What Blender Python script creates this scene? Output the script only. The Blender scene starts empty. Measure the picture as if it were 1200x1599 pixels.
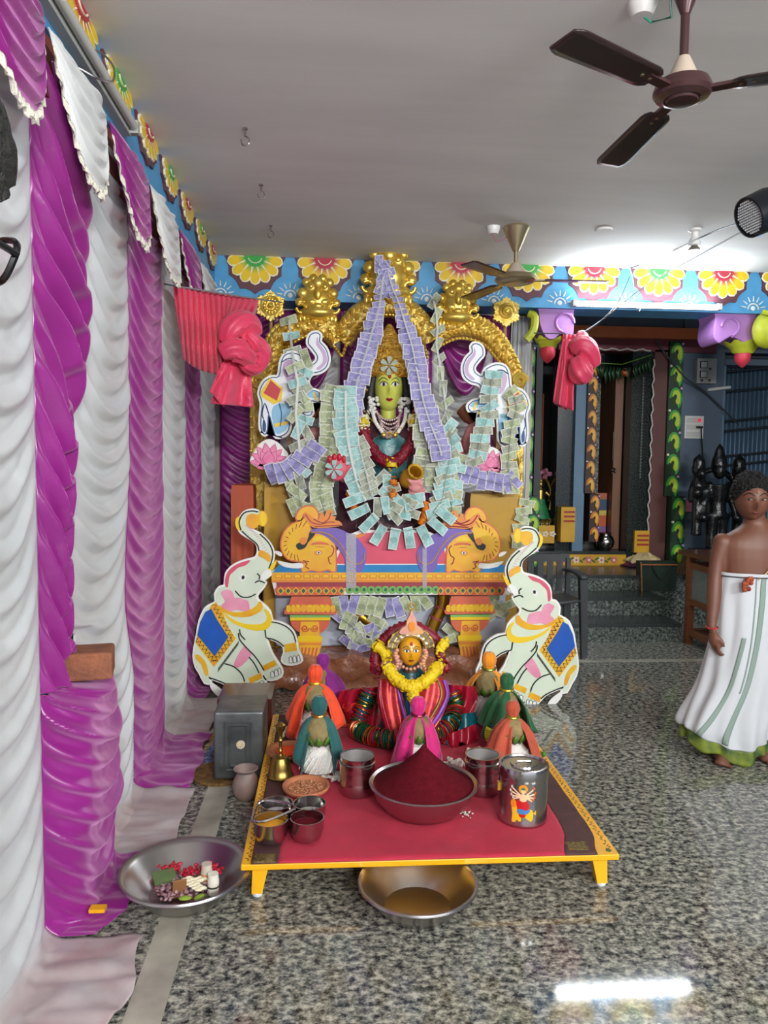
import bpy, bmesh, math, random
from math import sin, cos, pi, sqrt, atan2, exp, floor as fl
from mathutils import Vector, Matrix, noise as mnoise

# ------------------------------------------------------------------ camera
SC = bpy.context.scene
COL = SC.collection
FPX = 1180.0
CA, CP, CR = 0.07509, 0.06891, 0.012
CAMPOS = Vector((0, 0, 1.5))
_f = Vector((sin(CA)*cos(CP), cos(CA)*cos(CP), -sin(CP)))
_r0 = Vector((cos(CA), -sin(CA), 0)); _u0 = _r0.cross(_f)
CR_ = _r0*cos(CR) + _u0*sin(CR); CU_ = _u0*cos(CR) - _r0*sin(CR)
cam = bpy.data.cameras.new('camera'); camo = bpy.data.objects.new('camera', cam); COL.objects.link(camo)
cam.sensor_fit = 'VERTICAL'; cam.sensor_height = 36.0; cam.lens = 36.0*FPX/1599.0
cam.clip_start = 0.02
camo.matrix_world = Matrix(((CR_.x, CU_.x, -_f.x, 0), (CR_.y, CU_.y, -_f.y, 0), (CR_.z, CU_.z, -_f.z, 1.5), (0, 0, 0, 1)))
SC.camera = camo

# ------------------------------------------------------------------ world, lights, exposure
SC.view_settings.view_transform = 'Standard'; SC.view_settings.look = 'None'
SC.view_settings.gamma = 1.0; SC.view_settings.use_curve_mapping = False
SC.view_settings.exposure = 0.4
W = bpy.data.worlds.new('world'); SC.world = W; W.use_nodes = True
W.node_tree.nodes['Background'].inputs[0].default_value = (0.80, 0.88, 1.0, 1)
W.node_tree.nodes['Background'].inputs[1].default_value = 0.8

def area(name, loc, target, sx, sy, power, col=(1, 1, 1)):
    l = bpy.data.lights.new(name, 'AREA'); l.shape = 'RECTANGLE'; l.size = sx; l.size_y = sy
    l.energy = power; l.color = col
    o = bpy.data.objects.new(name, l); COL.objects.link(o); o.location = loc
    o.rotation_euler = (Vector(target)-Vector(loc)).to_track_quat('-Z', 'Y').to_euler()
    return o
area('hall_tube_near_offscreen', (1.0, -2.3, 2.60), (0.8, 4.0, 2.55), 1.25, 0.12, 140, (1.0, 0.985, 0.955))
area('hall_tube_far_offscreen', (3.7, -1.5, 2.60), (1.6, 4.5, 2.6), 1.25, 0.12, 120, (0.97, 0.985, 1.0))


# ------------------------------------------------------------------ helpers
def ray(px, py):
    return CR_*((px-600)/FPX) - CU_*((py-799.5)/FPX) + _f
def PY(px, py, Y):
    d = ray(px, py); return CAMPOS + d*(Y/d.y)
def PZ(px, py, z):
    d = ray(px, py); return CAMPOS + d*((z-1.5)/d.z)
def PX(px, py, x):
    d = ray(px, py); return CAMPOS + d*(x/d.x)
def S(Y):            # metres per pixel at depth Y
    return Y/FPX

def lin(h):
    if isinstance(h, str):
        h = h.lstrip('#'); c = [int(h[i:i+2], 16)/255 for i in (0, 2, 4)]
    else: c = list(h)
    return tuple((x/12.92 if x <= .04045 else ((x+.055)/1.055)**2.4) for x in c[:3]) + (1,)

MATS = {}
def mat(name, col, rough=.6, metal=0., var=0., vscale=8., bump=0., bscale=60., coat=0., sheen=0., col2=None, emit=0., spec=.5, trans=0., alpha=1., detail=4., stretch=None):
    if name in MATS: return MATS[name]
    m = bpy.data.materials.new(name); m.use_nodes = True; nt = m.node_tree; b = nt.nodes['Principled BSDF']
    c = lin(col); b.inputs['Base Color'].default_value = c
    b.inputs['Roughness'].default_value = rough; b.inputs['Metallic'].default_value = metal
    b.inputs['Coat Weight'].default_value = coat; b.inputs['Coat Roughness'].default_value = .08
    b.inputs['Sheen Weight'].default_value = sheen
    b.inputs['Specular IOR Level'].default_value = spec
    b.inputs['Transmission Weight'].default_value = trans; b.inputs['Alpha'].default_value = alpha
    if emit: b.inputs['Emission Color'].default_value = c; b.inputs['Emission Strength'].default_value = emit
    vec = None
    if var or bump or col2:
        tc = nt.nodes.new('ShaderNodeTexCoord'); vec = tc.outputs['Object']
        if stretch:
            mp = nt.nodes.new('ShaderNodeMapping'); mp.inputs['Scale'].default_value = stretch
            nt.links.new(vec, mp.inputs[0]); vec = mp.outputs[0]
    if var or col2:
        n = nt.nodes.new('ShaderNodeTexNoise'); n.inputs['Scale'].default_value = vscale; n.inputs['Detail'].default_value = detail
        nt.links.new(vec, n.inputs['Vector'])
        r = nt.nodes.new('ShaderNodeValToRGB'); r.color_ramp.elements[0].position = .32; r.color_ramp.elements[1].position = .68
        if col2: a_, b_ = lin(col2), c
        else:
            a_ = tuple(max(0, x*(1-var)) for x in c[:3])+(1,); b_ = tuple(min(1, x*(1+var*.7)) for x in c[:3])+(1,)
        r.color_ramp.elements[0].color = a_; r.color_ramp.elements[1].color = b_
        nt.links.new(n.outputs[0], r.inputs[0]); nt.links.new(r.outputs[0], b.inputs['Base Color'])
    if bump:
        n = nt.nodes.new('ShaderNodeTexNoise'); n.inputs['Scale'].default_value = bscale; n.inputs['Detail'].default_value = 5
        nt.links.new(vec, n.inputs['Vector'])
        bp = nt.nodes.new('ShaderNodeBump'); bp.inputs['Strength'].default_value = bump; bp.inputs['Distance'].default_value = .02
        nt.links.new(n.outputs[0], bp.inputs['Height']); nt.links.new(bp.outputs[0], b.inputs['Normal'])
    MATS[name] = m; return m

class MB:
    """collects shapes; build() links them as ONE mesh object"""
    def __init__(s): s.v = []; s.f = []; s.mi = []; s.cur = 0
    def add(s, vs, fs):
        o = len(s.v); s.v += [tuple(v) for v in vs]; s.f += [tuple(i+o for i in f) for f in fs]; s.mi += [s.cur]*len(fs); return s
    def box(s, c, d, rot=None):
        hx, hy, hz = d[0]/2, d[1]/2, d[2]/2
        vs = [Vector((x, y, z)) for x in (-hx, hx) for y in (-hy, hy) for z in (-hz, hz)]
        if rot is not None: vs = [rot @ v for v in vs]
        vs = [v+Vector(c) for v in vs]
        return s.add(vs, [(0, 1, 3, 2), (4, 6, 7, 5), (0, 4, 5, 1), (2, 3, 7, 6), (0, 2, 6, 4), (1, 5, 7, 3)])
    def tube(s, pts, r, n=8, cap=True, flat=None):
        pts = [Vector(p) for p in pts]; m = len(pts); rs = r if isinstance(r, (list, tuple)) else [r]*m
        vs = []; nrm = None
        for i, p in enumerate(pts):
            t = (pts[min(i+1, m-1)]-pts[max(i-1, 0)])
            if t.length < 1e-9: t = Vector((0, 0, 1))
            t.normalize()
            if nrm is None:
                nrm = Vector((0, 0, 1)).cross(t)
                if nrm.length < .05: nrm = Vector((1, 0, 0)).cross(t)
            nrm = (nrm - t*nrm.dot(t)); nrm.normalize(); bn = t.cross(nrm)
            for k in range(n):
                a = 2*pi*k/n; vs.append(p + (nrm*cos(a) + bn*sin(a)*(flat or 1))*rs[i])
        fs = [(i*n+k, i*n+(k+1) % n, (i+1)*n+(k+1) % n, (i+1)*n+k) for i in range(m-1) for k in range(n)]
        if cap: fs += [tuple(range(n))[::-1], tuple((m-1)*n+k for k in range(n))]
        return s.add(vs, fs)
    def lathe(s, prof, c=(0, 0, 0), n=32, mtx=None, sx=1, sy=1):
        vs = []; fs = []
        for (r, z) in prof:
            for k in range(n):
                a = 2*pi*k/n; v = Vector((r*cos(a)*sx, r*sin(a)*sy, z))
                if mtx is not None: v = mtx @ v
                vs.append(v+Vector(c))
        m = len(prof)
        fs = [(i*n+k, i*n+(k+1) % n, (i+1)*n+(k+1) % n, (i+1)*n+k) for i in range(m-1) for k in range(n)]
        if prof[0][0] > 1e-5: fs.append(tuple(range(n))[::-1])
        if prof[-1][0] > 1e-5: fs.append(tuple((m-1)*n+k for k in range(n)))
        return s.add(vs, fs)
    def ball(s, c, r, n=12, m=8, mtx=None):
        if not isinstance(r, (list, tuple)): r = (r, r, r)
        vs = []; 
        for i in range(m+1):
            t = pi*i/m
            for k in range(n):
                a = 2*pi*k/n; v = Vector((r[0]*sin(t)*cos(a), r[1]*sin(t)*sin(a), -r[2]*cos(t)))
                if mtx is not None: v = mtx @ v
                vs.append(v+Vector(c))
        fs = [(i*n+k, i*n+(k+1) % n, (i+1)*n+(k+1) % n, (i+1)*n+k) for i in range(m) for k in range(n)]
        return s.add(vs, fs)
    def slab(s, pts, y0, y1):
        """outline pts (x,z) extruded from y0 (front) to y1"""
        n = len(pts)
        ar = sum(pts[i][0]*pts[(i+1) % n][1]-pts[(i+1) % n][0]*pts[i][1] for i in range(n))
        if ar < 0: pts = pts[::-1]
        vs = [(x, y0, z) for x, z in pts]+[(x, y1, z) for x, z in pts]
        fs = [tuple(range(n)), tuple(range(n, 2*n))[::-1]]+[(i, n+i, n+(i+1) % n, (i+1) % n) for i in range(n)]
        return s.add(vs, fs)
    def grid(s, fn, nu, nv, close_u=False):
        vs = [fn(i/nu, j/nv) for j in range(nv+1) for i in range(nu+1)]
        w = nu+1
        return s.add(vs, [(j*w+i, j*w+i+1, (j+1)*w+i+1, (j+1)*w+i) for j in range(nv) for i in range(nu)])
    def build(s, name, m, parent=None, smooth=True, loc=None, ang=35):
        me = bpy.data.meshes.new(name); me.from_pydata([tuple(v) for v in s.v], [], s.f)
        ms = m if isinstance(m, (list, tuple)) else [m]
        for x in ms: me.materials.append(x)
        if len(ms) > 1: me.polygons.foreach_set('material_index', s.mi)
        me.update()
        if smooth:
            bm = bmesh.new(); bm.from_mesh(me); bmesh.ops.remove_doubles(bm, verts=bm.verts, dist=1e-6)
            bmesh.ops.recalc_face_normals(bm, faces=bm.faces)
            ca = math.radians(ang)
            for f in bm.faces: f.smooth = True
            for e in bm.edges:
                if len(e.link_faces) == 2: e.smooth = e.calc_face_angle(0) < ca
            bm.to_mesh(me); bm.free()
        o = bpy.data.objects.new(name, me); COL.objects.link(o)
        if parent is not None: o.parent = parent
        if loc is not None: o.location = loc
        return o

def thing(name, label, cat, loc=(0, 0, 0), rz=0, group=None):
    o = bpy.data.objects.new(name, None); COL.objects.link(o); o.location = loc; o.rotation_euler = (0, 0, rz)
    o.empty_display_size = .05
    return tag(o, label, cat, group)
def tag(o, label, cat, group=None):
    o['label'] = label; o['category'] = cat
    if group: o['group'] = group
    return o
def struct(o, label=None):
    o['kind'] = 'structure'
    if label: o['label'] = label
    return o
def copyp(o, parent, mtx=None):
    c = o.copy(); COL.objects.link(c); c.parent = parent
    if mtx is not None: c.matrix_local = mtx
    return c
def cat_rom(pts, k=4, closed=True):
    n = len(pts); out = []
    rng = range(n) if closed else range(n-1)
    for i in rng:
        if closed: p = [pts[(i+j-1) % n] for j in range(4)]
        else: p = [pts[min(max(i+j-1, 0), n-1)] for j in range(4)]
        for s in range(k):
            t = s/k
            out.append(tuple(.5*((2*p[1][d])+(-p[0][d]+p[2][d])*t+(2*p[0][d]-5*p[1][d]+4*p[2][d]-p[3][d])*t*t+(-p[0][d]+3*p[1][d]-3*p[2][d]+p[3][d])*t**3) for d in range(len(pts[0]))))
    if not closed: out.append(tuple(pts[-1]))
    return out
def grow(pts, d):
    n = len(pts); ar = sum(pts[i][0]*pts[(i+1) % n][1]-pts[(i+1) % n][0]*pts[i][1] for i in range(n)); sg = 1 if ar > 0 else -1
    out = []
    for i in range(n):
        a, b = pts[i-1], pts[(i+1) % n]; tx, tz = b[0]-a[0], b[1]-a[1]; L = sqrt(tx*tx+tz*tz) or 1
        out.append((pts[i][0]+sg*d*tz/L, pts[i][1]-sg*d*tx/L))
    return out
def ellipse(cx, cz, rx, rz, n=16, a0=0, a1=2*pi, rot=0):
    out = []
    m = n if abs(a1-a0-2*pi) < 1e-6 else n+1
    for k in range(m):
        a = a0+(a1-a0)*k/n; x, z = rx*cos(a), rz*sin(a); out.append((cx+x*cos(rot)-z*sin(rot), cz+x*sin(rot)+z*cos(rot)))
    return out
def nz(x, y=0., z=0.): return mnoise.noise(Vector((x, y, z)))

# ------------------------------------------------------------------ materials for the setting
def granite(name, base, dark, light, scale, rough, stretch=(1, 1, 1)):
    m = bpy.data.materials.new(name); m.use_nodes = True; nt = m.node_tree; b = nt.nodes['Principled BSDF']
    b.inputs['Roughness'].default_value = rough
    tc = nt.nodes.new('ShaderNodeTexCoord'); mp = nt.nodes.new('ShaderNodeMapping'); mp.inputs['Scale'].default_value = stretch
    nt.links.new(tc.outputs['Object'], mp.inputs[0])
    n1 = nt.nodes.new('ShaderNodeTexNoise'); n1.inputs['Scale'].default_value = scale; n1.inputs['Detail'].default_value = 6; n1.inputs['Roughness'].default_value = .75
    n2 = nt.nodes.new('ShaderNodeTexVoronoi'); n2.inputs['Scale'].default_value = scale*1.6
    n3 = nt.nodes.new('ShaderNodeTexNoise'); n3.inputs['Scale'].default_value = 1.6; n3.inputs['Detail'].default_value = 3
    for n in (n1, n2, n3): nt.links.new(mp.outputs[0], n.inputs['Vector'])
    r1 = nt.nodes.new('ShaderNodeValToRGB'); cr = r1.color_ramp
    cr.elements[0].position = .40; cr.elements[0].color = lin(dark); cr.elements[1].position = .60; cr.elements[1].color = lin(light)
    e = cr.elements.new(.50); e.color = lin(base)
    nt.links.new(n1.outputs[0], r1.inputs[0])
    r2 = nt.nodes.new('ShaderNodeValToRGB'); r2.color_ramp.elements[0].position = .25; r2.color_ramp.elements[0].color = (.55, .55, .55, 1); r2.color_ramp.elements[1].position = .6; r2.color_ramp.elements[1].color = (1.1, 1.1, 1.1, 1)
    nt.links.new(n2.outputs[0], r2.inputs[0])
    mx = nt.nodes.new('ShaderNodeMixRGB'); mx.blend_type = 'MULTIPLY'; mx.inputs[0].default_value = .8
    nt.links.new(r1.outputs[0], mx.inputs[1]); nt.links.new(r2.outputs[0], mx.inputs[2])
    mx2 = nt.nodes.new('ShaderNodeMixRGB'); mx2.blend_type = 'MULTIPLY'; mx2.inputs[0].default_value = .5
    r3 = nt.nodes.new('ShaderNodeValToRGB'); r3.color_ramp.elements[0].color = (.62, .60, .56, 1); r3.color_ramp.elements[1].color = (1.15, 1.13, 1.08, 1)
    nt.links.new(n3.outputs[0], r3.inputs[0]); nt.links.new(mx.outputs[0], mx2.inputs[1]); nt.links.new(r3.outputs[0], mx2.inputs[2])
    nt.links.new(mx2.outputs[0], b.inputs['Base Color']); MATS[name] = m; return m
m_floor = granite('granite_floor', '#7d7e77', '#2b2c2e', '#b9b6a8', 34, .06, (1, 1.25, 1))
m_step = granite('granite_step', '#5d6661', '#23292a', '#8b928c', 42, .2)
m_stepdark = mat('granite_step_tread', '#363c3b', .25, var=.3, vscale=60)
m_black = granite('black_granite', '#22292a', '#0d1112', '#3b4444', 70, .18)
m_marble = mat('marble_strip', '#b9b5a5', .12, col2='#8f8b80', vscale=6, detail=9)
m_ceil = mat('ceiling_paint', '#e3e4e1', .85, var=.07, vscale=1.6, stretch=(.5, 2.5, 1), detail=6)
m_wallgrey = mat('wall_bluegrey', '#5d6d80', .6, var=.12, vscale=3)
m_maroon = mat('wall_maroon', '#5e3531', .5, var=.1, vscale=4)
m_blue = mat('cornice_blue', '#4d9fd4', .45, var=.10, vscale=12, bump=.1, bscale=30)
m_mar2 = mat('cornice_maroon', '#5f3540', .5, var=.15, vscale=15)
m_brownwall = mat('beam_brown', '#7a3a2e', .6, var=.25, vscale=14)
m_white = mat('paint_white', '#eef2f0', .5)
m_orange = mat('lintel_orange', '#c06a3e', .5, var=.1)

# ------------------------------------------------------------------ shell
CEIL = 2.95; XL = -0.82; YB = 5.62
def bx(name, x0, x1, y0, y1, z0, z1, m, parent=None):
    return MB().box(((x0+x1)/2, (y0+y1)/2, (z0+z1)/2), (x1-x0, y1-y0, z1-z0)).build(name, m, parent, smooth=False)
struct(bx('floor', -1.05, 6.5, -3.5, 10.2, -.1, 0, m_floor))
struct(bx('ceiling', -1.05, 6.5, -3.5, 10.2, CEIL, CEIL+.1, m_ceil))
struct(bx('wall_left', -1.05, -.93, -3.5, 6.1, 0, CEIL, mat('wall_plain', '#b9b2a8', .7)))
struct(bx('wall_back', -1.05, 1.62, 5.98, 6.1, 0, CEIL, MATS['wall_plain']))
struct(bx('wall_far', -1.05, 6.5, 10.1, 10.2, 0, CEIL, m_wallgrey))
struct(bx('wall_right', 6.4, 6.5, -3.5, 10.2, 0, CEIL, m_wallgrey))
# marble inlay strips in the floor
struct(bx('trim_1', -.535, -.432, -3.5, 5.46, -.05, .0015, m_marble))
struct(bx('trim_2', -.9, 6.4, 5.46, 5.53, -.05, .0015, m_marble))

# painted cornice beams -------------------------------------------------
def rampmat(name, inner, outer, r0, r1):
    m = bpy.data.materials.new(name); m.use_nodes = True; nt = m.node_tree; b = nt.nodes['Principled BSDF']; b.inputs['Roughness'].default_value = .42
    tc = nt.nodes.new('ShaderNodeTexCoord'); ln = nt.nodes.new('ShaderNodeVectorMath'); ln.operation = 'LENGTH'
    nt.links.new(tc.outputs['Object'], ln.inputs[0])
    mr = nt.nodes.new('ShaderNodeMapRange'); mr.inputs[1].default_value = r0; mr.inputs[2].default_value = r1
    nt.links.new(ln.outputs['Value'], mr.inputs[0])
    r = nt.nodes.new('ShaderNodeValToRGB'); r.color_ramp.elements[0].color = lin(inner); r.color_ramp.elements[1].color = lin(outer)
    nt.links.new(mr.outputs[0], r.inputs[0]); nt.links.new(r.outputs[0], b.inputs['Base Color']); return m
m_petG = rampmat('petal_green_yellow', '#3fae48', '#ecc616', .075, .125)
m_petR = rampmat('petal_red_yellow', '#b02443', '#ecc616', .075, .125)
m_cG = mat('flower_green', '#35a545', .4); m_cR = mat('flower_red', '#b3233f', .4)
m_petedge = mat('petal_edge', '#f0e9c8', .45)

def petal_mesh(name, m_in):
    L, w = .205, .041
    out = []
    for k in range(13):      # outline of one petal, from r=.05 to r=L along +x
        t = k/12; r = .05+(L-.05)*t; hw = w*min(1, (t*1.5+.12))*(1 if t < .72 else sqrt(max(0, 1-((t-.72)/.28)**2))*.85+.15*(1-t)/.28)
        out.append((r, hw))
    top = out; bot = [(r, -h) for r, h in out[::-1]]
    outl = top+bot
    inn = [(.058+(r-.05)*.90, h*.76) for r, h in outl]
    b = MB(); n = len(outl)
    vs = [(x, 0, z) for x, z in outl]+[(x, -.007, z) for x, z in outl]+[(x, -.009, z) for x, z in inn]
    b.cur = 0; b.add(vs, [tuple(2*n+i for i in range(n))])
    b.cur = 1; o = 0
    b.f += [(n+i, n+(i+1) % n, 2*n+(i+1) % n, 2*n+i) for i in range(n)]+[(i, (i+1) % n, n+(i+1) % n, n+i) for i in range(n)]
    b.mi += [1]*(2*n)
    o = b.build(name, [m_in, m_petedge], smooth=False); me = o.data; bpy.data.objects.remove(o); return me
pm = {'g': petal_mesh('petal', m_petG), 'r': petal_mesh('petal', m_petR)}
def half(rx, rz, n=18): return ellipse(0, 0, rx, rz, n, pi, 2*pi)
def flower(parent, loc, rz, kind):
    e = bpy.data.objects.new('flower', None); COL.objects.link(e); e.parent = parent; e.location = loc; e.rotation_euler = (0, 0, rz); e.empty_display_size = .05
    sc = []
    for k in range(19):
        a = pi+pi*k/18; r = .205+.012*cos(k*2*pi/3); sc.append((r*cos(a), max(-.30, r*1.22*sin(a))))
    MB().slab(sc, -.012, .0).build('arch_field', m_mar2, e, smooth=False)
    for k in range(7):
        a = -pi*(k+.5)/7
        o = bpy.data.objects.new('petal', pm[kind]); COL.objects.link(o); o.parent = e; o.location = (0, -.012, 0); o.rotation_euler = (0, -a, 0)
        o.scale = (1.0 if 1 < k < 5 else 1.0, 1, 1)
    cb = MB(); cb.slab(half(.075, .075), -.024, -.005); cb.build('flower_center', m_cG if kind == 'g' else m_cR, e, smooth=False)
    rb = MB(); rb.tube([(.05*cos(a), -.026, .05*sin(a)) for a in [pi+pi*(.1+.8*i/10) for i in range(11)]], .004, 5); rb.build('center_ring', m_petedge, e)
def sun(parent, loc, rz):
    b = MB()
    b.tube([(.042*cos(a), -.004, .042*sin(a)) for a in [pi*i/10 for i in range(11)]], .006, 5)
    b.ball((0, -.003, .008), (.018, .005, .018), 8, 6)
    for k in range(7):
        a = pi*(k+.5)/7; b.tube([(.06*cos(a), -.004, .06*sin(a)), (.1*cos(a), -.004, .1*sin(a))], [.006, .003], 5)
    o = b.build('sun_motif', m_white, parent); o.location = loc; o.rotation_euler = (0, 0, rz)
beam_b = struct(bx('trim_3', XL, 6.4, YB, YB+.28, 2.645, CEIL, m_blue), 'blue cornice beam painted with half flowers above the shrine')
SP = .5
x0f = PY(399, 410, YB).x
for i in range(10):
    x = x0f+i*SP
    flower(beam_b, (x, YB, CEIL), 0, 'gr'[i % 2]); sun(beam_b, (x+SP/2, YB, 2.675), 0)
sun(beam_b, (x0f-SP/2, YB, 2.675), 0)
beam_l = struct(bx('trim_4', -.93, XL, -3.5, YB, 2.735, CEIL, m_blue), 'blue cornice beam with painted half flowers along the curtained wall')
struct(bx('trim_5', -.93, XL-.012, -3.5, YB, 2.56, 2.735, m_brownwall))
for i in range(12):
    y = 5.42-i*.47
    e = flower(beam_l, (XL, y, CEIL), pi/2, 'rg'[i % 2])
for o in beam_l.children: o.scale = (.93, 1, .58)
# ------------------------------------------------------------------ curtains
def dirty(m, c2, z0=.025, z1=.07):
    nt = m.node_tree; b = nt.nodes['Principled BSDF']; src = b.inputs['Base Color'].links[0].from_socket
    tc = nt.nodes.new('ShaderNodeTexCoord'); sp = nt.nodes.new('ShaderNodeSeparateXYZ'); nt.links.new(tc.outputs['Object'], sp.inputs[0])
    n = nt.nodes.new('ShaderNodeTexNoise'); n.inputs['Scale'].default_value = 7; n.inputs['Detail'].default_value = 6; nt.links.new(tc.outputs['Object'], n.inputs['Vector'])
    mr = nt.nodes.new('ShaderNodeMapRange'); mr.inputs[1].default_value = z1; mr.inputs[2].default_value = z0; mr.inputs[3].default_value = 0; mr.inputs[4].default_value = 1.5
    nt.links.new(sp.outputs[2], mr.inputs[0])
    mu = nt.nodes.new('ShaderNodeMath'); mu.operation = 'MULTIPLY'; nt.links.new(mr.outputs[0], mu.inputs[0]); nt.links.new(n.outputs[0], mu.inputs[1])
    mx = nt.nodes.new('ShaderNodeMixRGB'); mx.inputs[2].default_value = lin(c2); mu.use_clamp = True
    nt.links.new(mu.outputs[0], mx.inputs[0]); nt.links.new(src, mx.inputs[1]); nt.links.new(mx.outputs[0], b.inputs['Base Color'])
def cloth(name, col, rough, sheen, var):
    return mat(name, col, rough, var=var, vscale=5, bump=.06, bscale=35, sheen=sheen)
m_cw = cloth('satin_white', '#cccfd1', .42, .12, .05)
m_cp = cloth('satin_magenta', '#8f1180', .33, .5, .12)
for m_ in (m_cw, m_cp): m_.node_tree.nodes['Principled BSDF'].inputs['Specular IOR Level'].default_value = .9
m_cp.node_tree.nodes['Principled BSDF'].inputs['Sheen Tint'].default_value = (1, .55, .9, 1)
m_cws = cloth('satin_white_clean', '#dfe2e2', .45, .2, .05)
dirty(m_cw, '#a58c8c')
m_cpud = mat('satin_white_soiled', '#d3c6c6', .6, col2='#b5a3a2', vscale=4)

def ruched(fpos, w0, H, seed, pitch=.125, A=.028, nu=26, nv=300, sag=.10, puddle=0., pin=.06, yfun=None, ragged=.02, bulge=.006, floor_z=.008, slant=0.):
    """fpos(a, d, z) -> world point; a = position along the wall 0..1, d = distance out from it"""
    rnd = random.Random(seed)
    k1, k2, k3 = rnd.random()*50, rnd.random()*50, rnd.random()*50
    b = MB(); tot = H+puddle
    def fn(u, v):
        s = v*tot
        uu = 2*u-1
        warp = .55*nz(s*.9+k1, u*.9)+.22*nz(s*3+k2, u*1.6)
        sg = sag*(1+.35*nz(s*1.5+k3))
        ph = (s-sg*(1-abs(uu)**2)-slant*u)/pitch+warp
        def ridge(p, q):
            fr = p-fl(p)
            return .5-.5*cos(2*pi*fr**(1.0/(.42+.58*q)*1.35))
        kf = fl(ph)
        env = 1-abs(uu)**3.2
        a1 = A*(1.0+.7*nz(kf*1.37+k2, u*.7))*env
        d = .012+a1*1.9*ridge(ph, .70)+bulge*(1-uu*uu)
        d += A*.5*env*ridge(ph*2.0+.35*nz(u*2.5+k1, s*2.5)+.37, .7)*(.5+.8*nz(s*1.3+k3, u*2))
        d += .003*nz(u*9+k1, s*11)*env
        if s < H-.05 or puddle == 0:
            return fpos(u, d, H-s)
        t = s-(H-.05)
        rag = 1+ragged*6*nz(u*3+k3, 5)
        o = t*rag
        zz = max(floor_z, .05*exp(-o/.035))+.016*max(0, nz(u*7+k2, o*9))*min(1, o/.03)+.022*abs(nz(u*9+k1, o*2.5))**1.3*min(1, o/.04)
        return fpos(u+.03*nz(o*6, k1)*0, d*exp(-o/.05)+o, zz)
    b.grid(fn, nu, nv)
    return b
def solid(o, t=.004):
    md = o.modifiers.new('thickness', 'SOLIDIFY'); md.thickness = t; md.offset = 0; return o
XC = -.875
def wallpos(y0, y1, ztop, lo=0, skew0=None, skew1=None):
    def f(u, d, z):
        a = y0+(skew0(z) if skew0 else 0); c = y1+(skew1(z) if skew1 else 0)
        return (XC+d, a+(c-a)*u, z)
    return f
ZT = 2.66
def sst(a, b, x):
    t = min(1, max(0, (x-a)/(b-a))); return t*t*(3-2*t)
panels = [  # name, y0, y1, colour, puddle
    (1.18, 1.73, 'p', .24), (1.73, 2.31, 'w', .27), (2.80, 3.37, 'w', .24), (3.37, 4.04, 'p', .21), (4.04, 4.67, 'w', .19), (4.67, 5.21, 'p', .08), (5.21, 5.82, 'w', .10)]
clab = ['magenta satin curtain panel at the very start of the row, hem on the floor', 'white ruched satin curtain panel before the brick, ending in a soiled hem',
        'white ruched satin curtain panel bunched beside and beyond the brick', 'magenta ruched satin curtain panel between two white ones, beyond the brick',
        'white ruched satin curtain panel behind the dark tin box', 'narrow magenta ruched curtain panel beside the pink tied cloth and white elephant', 'grey-white curtain panel in the corner beside the pale green elephant']
for i, (y0, y1, c, pud) in enumerate(panels):
    sk0 = None
    if i == 2: sk0 = lambda z: -.30*sst(2.4, .95, z)+.12*sst(.93, .89, z)+.18*sst(.80, .70, z)
    if i == 3: sk0 = lambda z: -.10*sst(1.6, .9, z)+.10*sst(.9, .55, z)
    if i == 2:
        sk1 = lambda z: -.10*sst(1.6, .9, z)+.10*sst(.9, .55, z)
    else: sk1 = None
    b = ruched(wallpos(y0, y1, ZT, 0, sk0, sk1), y1-y0, ZT, 11+i*7, pitch=[.125, .13, .105, .088, .085, .085, .085][i], A=[.013, .013, .015, .014, .013, .013, .012][i],
               puddle=pud, sag=[.15, .17, .17, .17, .13, .13, .13][i], nu=48, nv=460)
    o = solid(b.build('curtain_panel', m_cw if c == 'w' else m_cp, ang=60))
    tag(o, clab[i], 'curtain', 'ruched curtain panels along the wall')
# the magenta panel caught on the brick
pc = thing('curtain_panel', 'magenta satin curtain panel pulled aside over a brick in the wall', 'curtain', (0, 0, 0), 0, 'ruched curtain panels along the wall')
def up(u, d, z):
    zb = .78+.095*sst(.50, .68, u); zz = zb+z*(2.68-zb)/1.9
    y0 = 2.31; y1 = 2.80-.30*sst(2.4, .95, zz)
    return (XC+d+.015*u*sst(1.5, .8, zz), y0+(y1-y0)*u, zz)
b = ruched(up, .45, 1.9, 91, pitch=.135, A=.026, sag=.05, nu=72, nv=360, bulge=.008, slant=.45)
solid(b.build('upper_drape', m_cp, pc, ang=60))
def lowp(u, d, z):
    y0, y1 = 2.31, 2.80
    out = .10*sst(.78, .70, z)*(1-.35*sst(.4, .1, z))*sst(0, .28, u)
    return (XC+d+out*(1-.1*u), y0+(y1-y0)*u-.03*sst(.4, .75, z)*u-1.3*(d-.012)*sst(.45, .05, u)*sst(.02, .2, z), z)
b = ruched(lowp, .45, .775, 57, pitch=.085, A=.022, sag=.13, nu=56, nv=260, puddle=.11, bulge=.015, floor_z=.012, slant=.12)
solid(b.build('lower_drape', m_cp, pc, ang=60))
# brick
rb = Matrix.Rotation(math.radians(12), 3, 'Z')
bm_ = MB(); bm_.box((0, 0, 0), (.23, .14, .09), rb)
br = bm_.build('brick', mat('brick_clay', '#9a5f43', .85, col2='#7a4c3a', vscale=18, bump=.5, bscale=60), smooth=False)
br.location = (-.82, 2.515, .822)
md = br.modifiers.new('edge', 'BEVEL'); md.width = .008; md.segments = 2
tag(br, 'rough orange brick poking out where the magenta curtain is pulled aside', 'brick')

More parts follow.
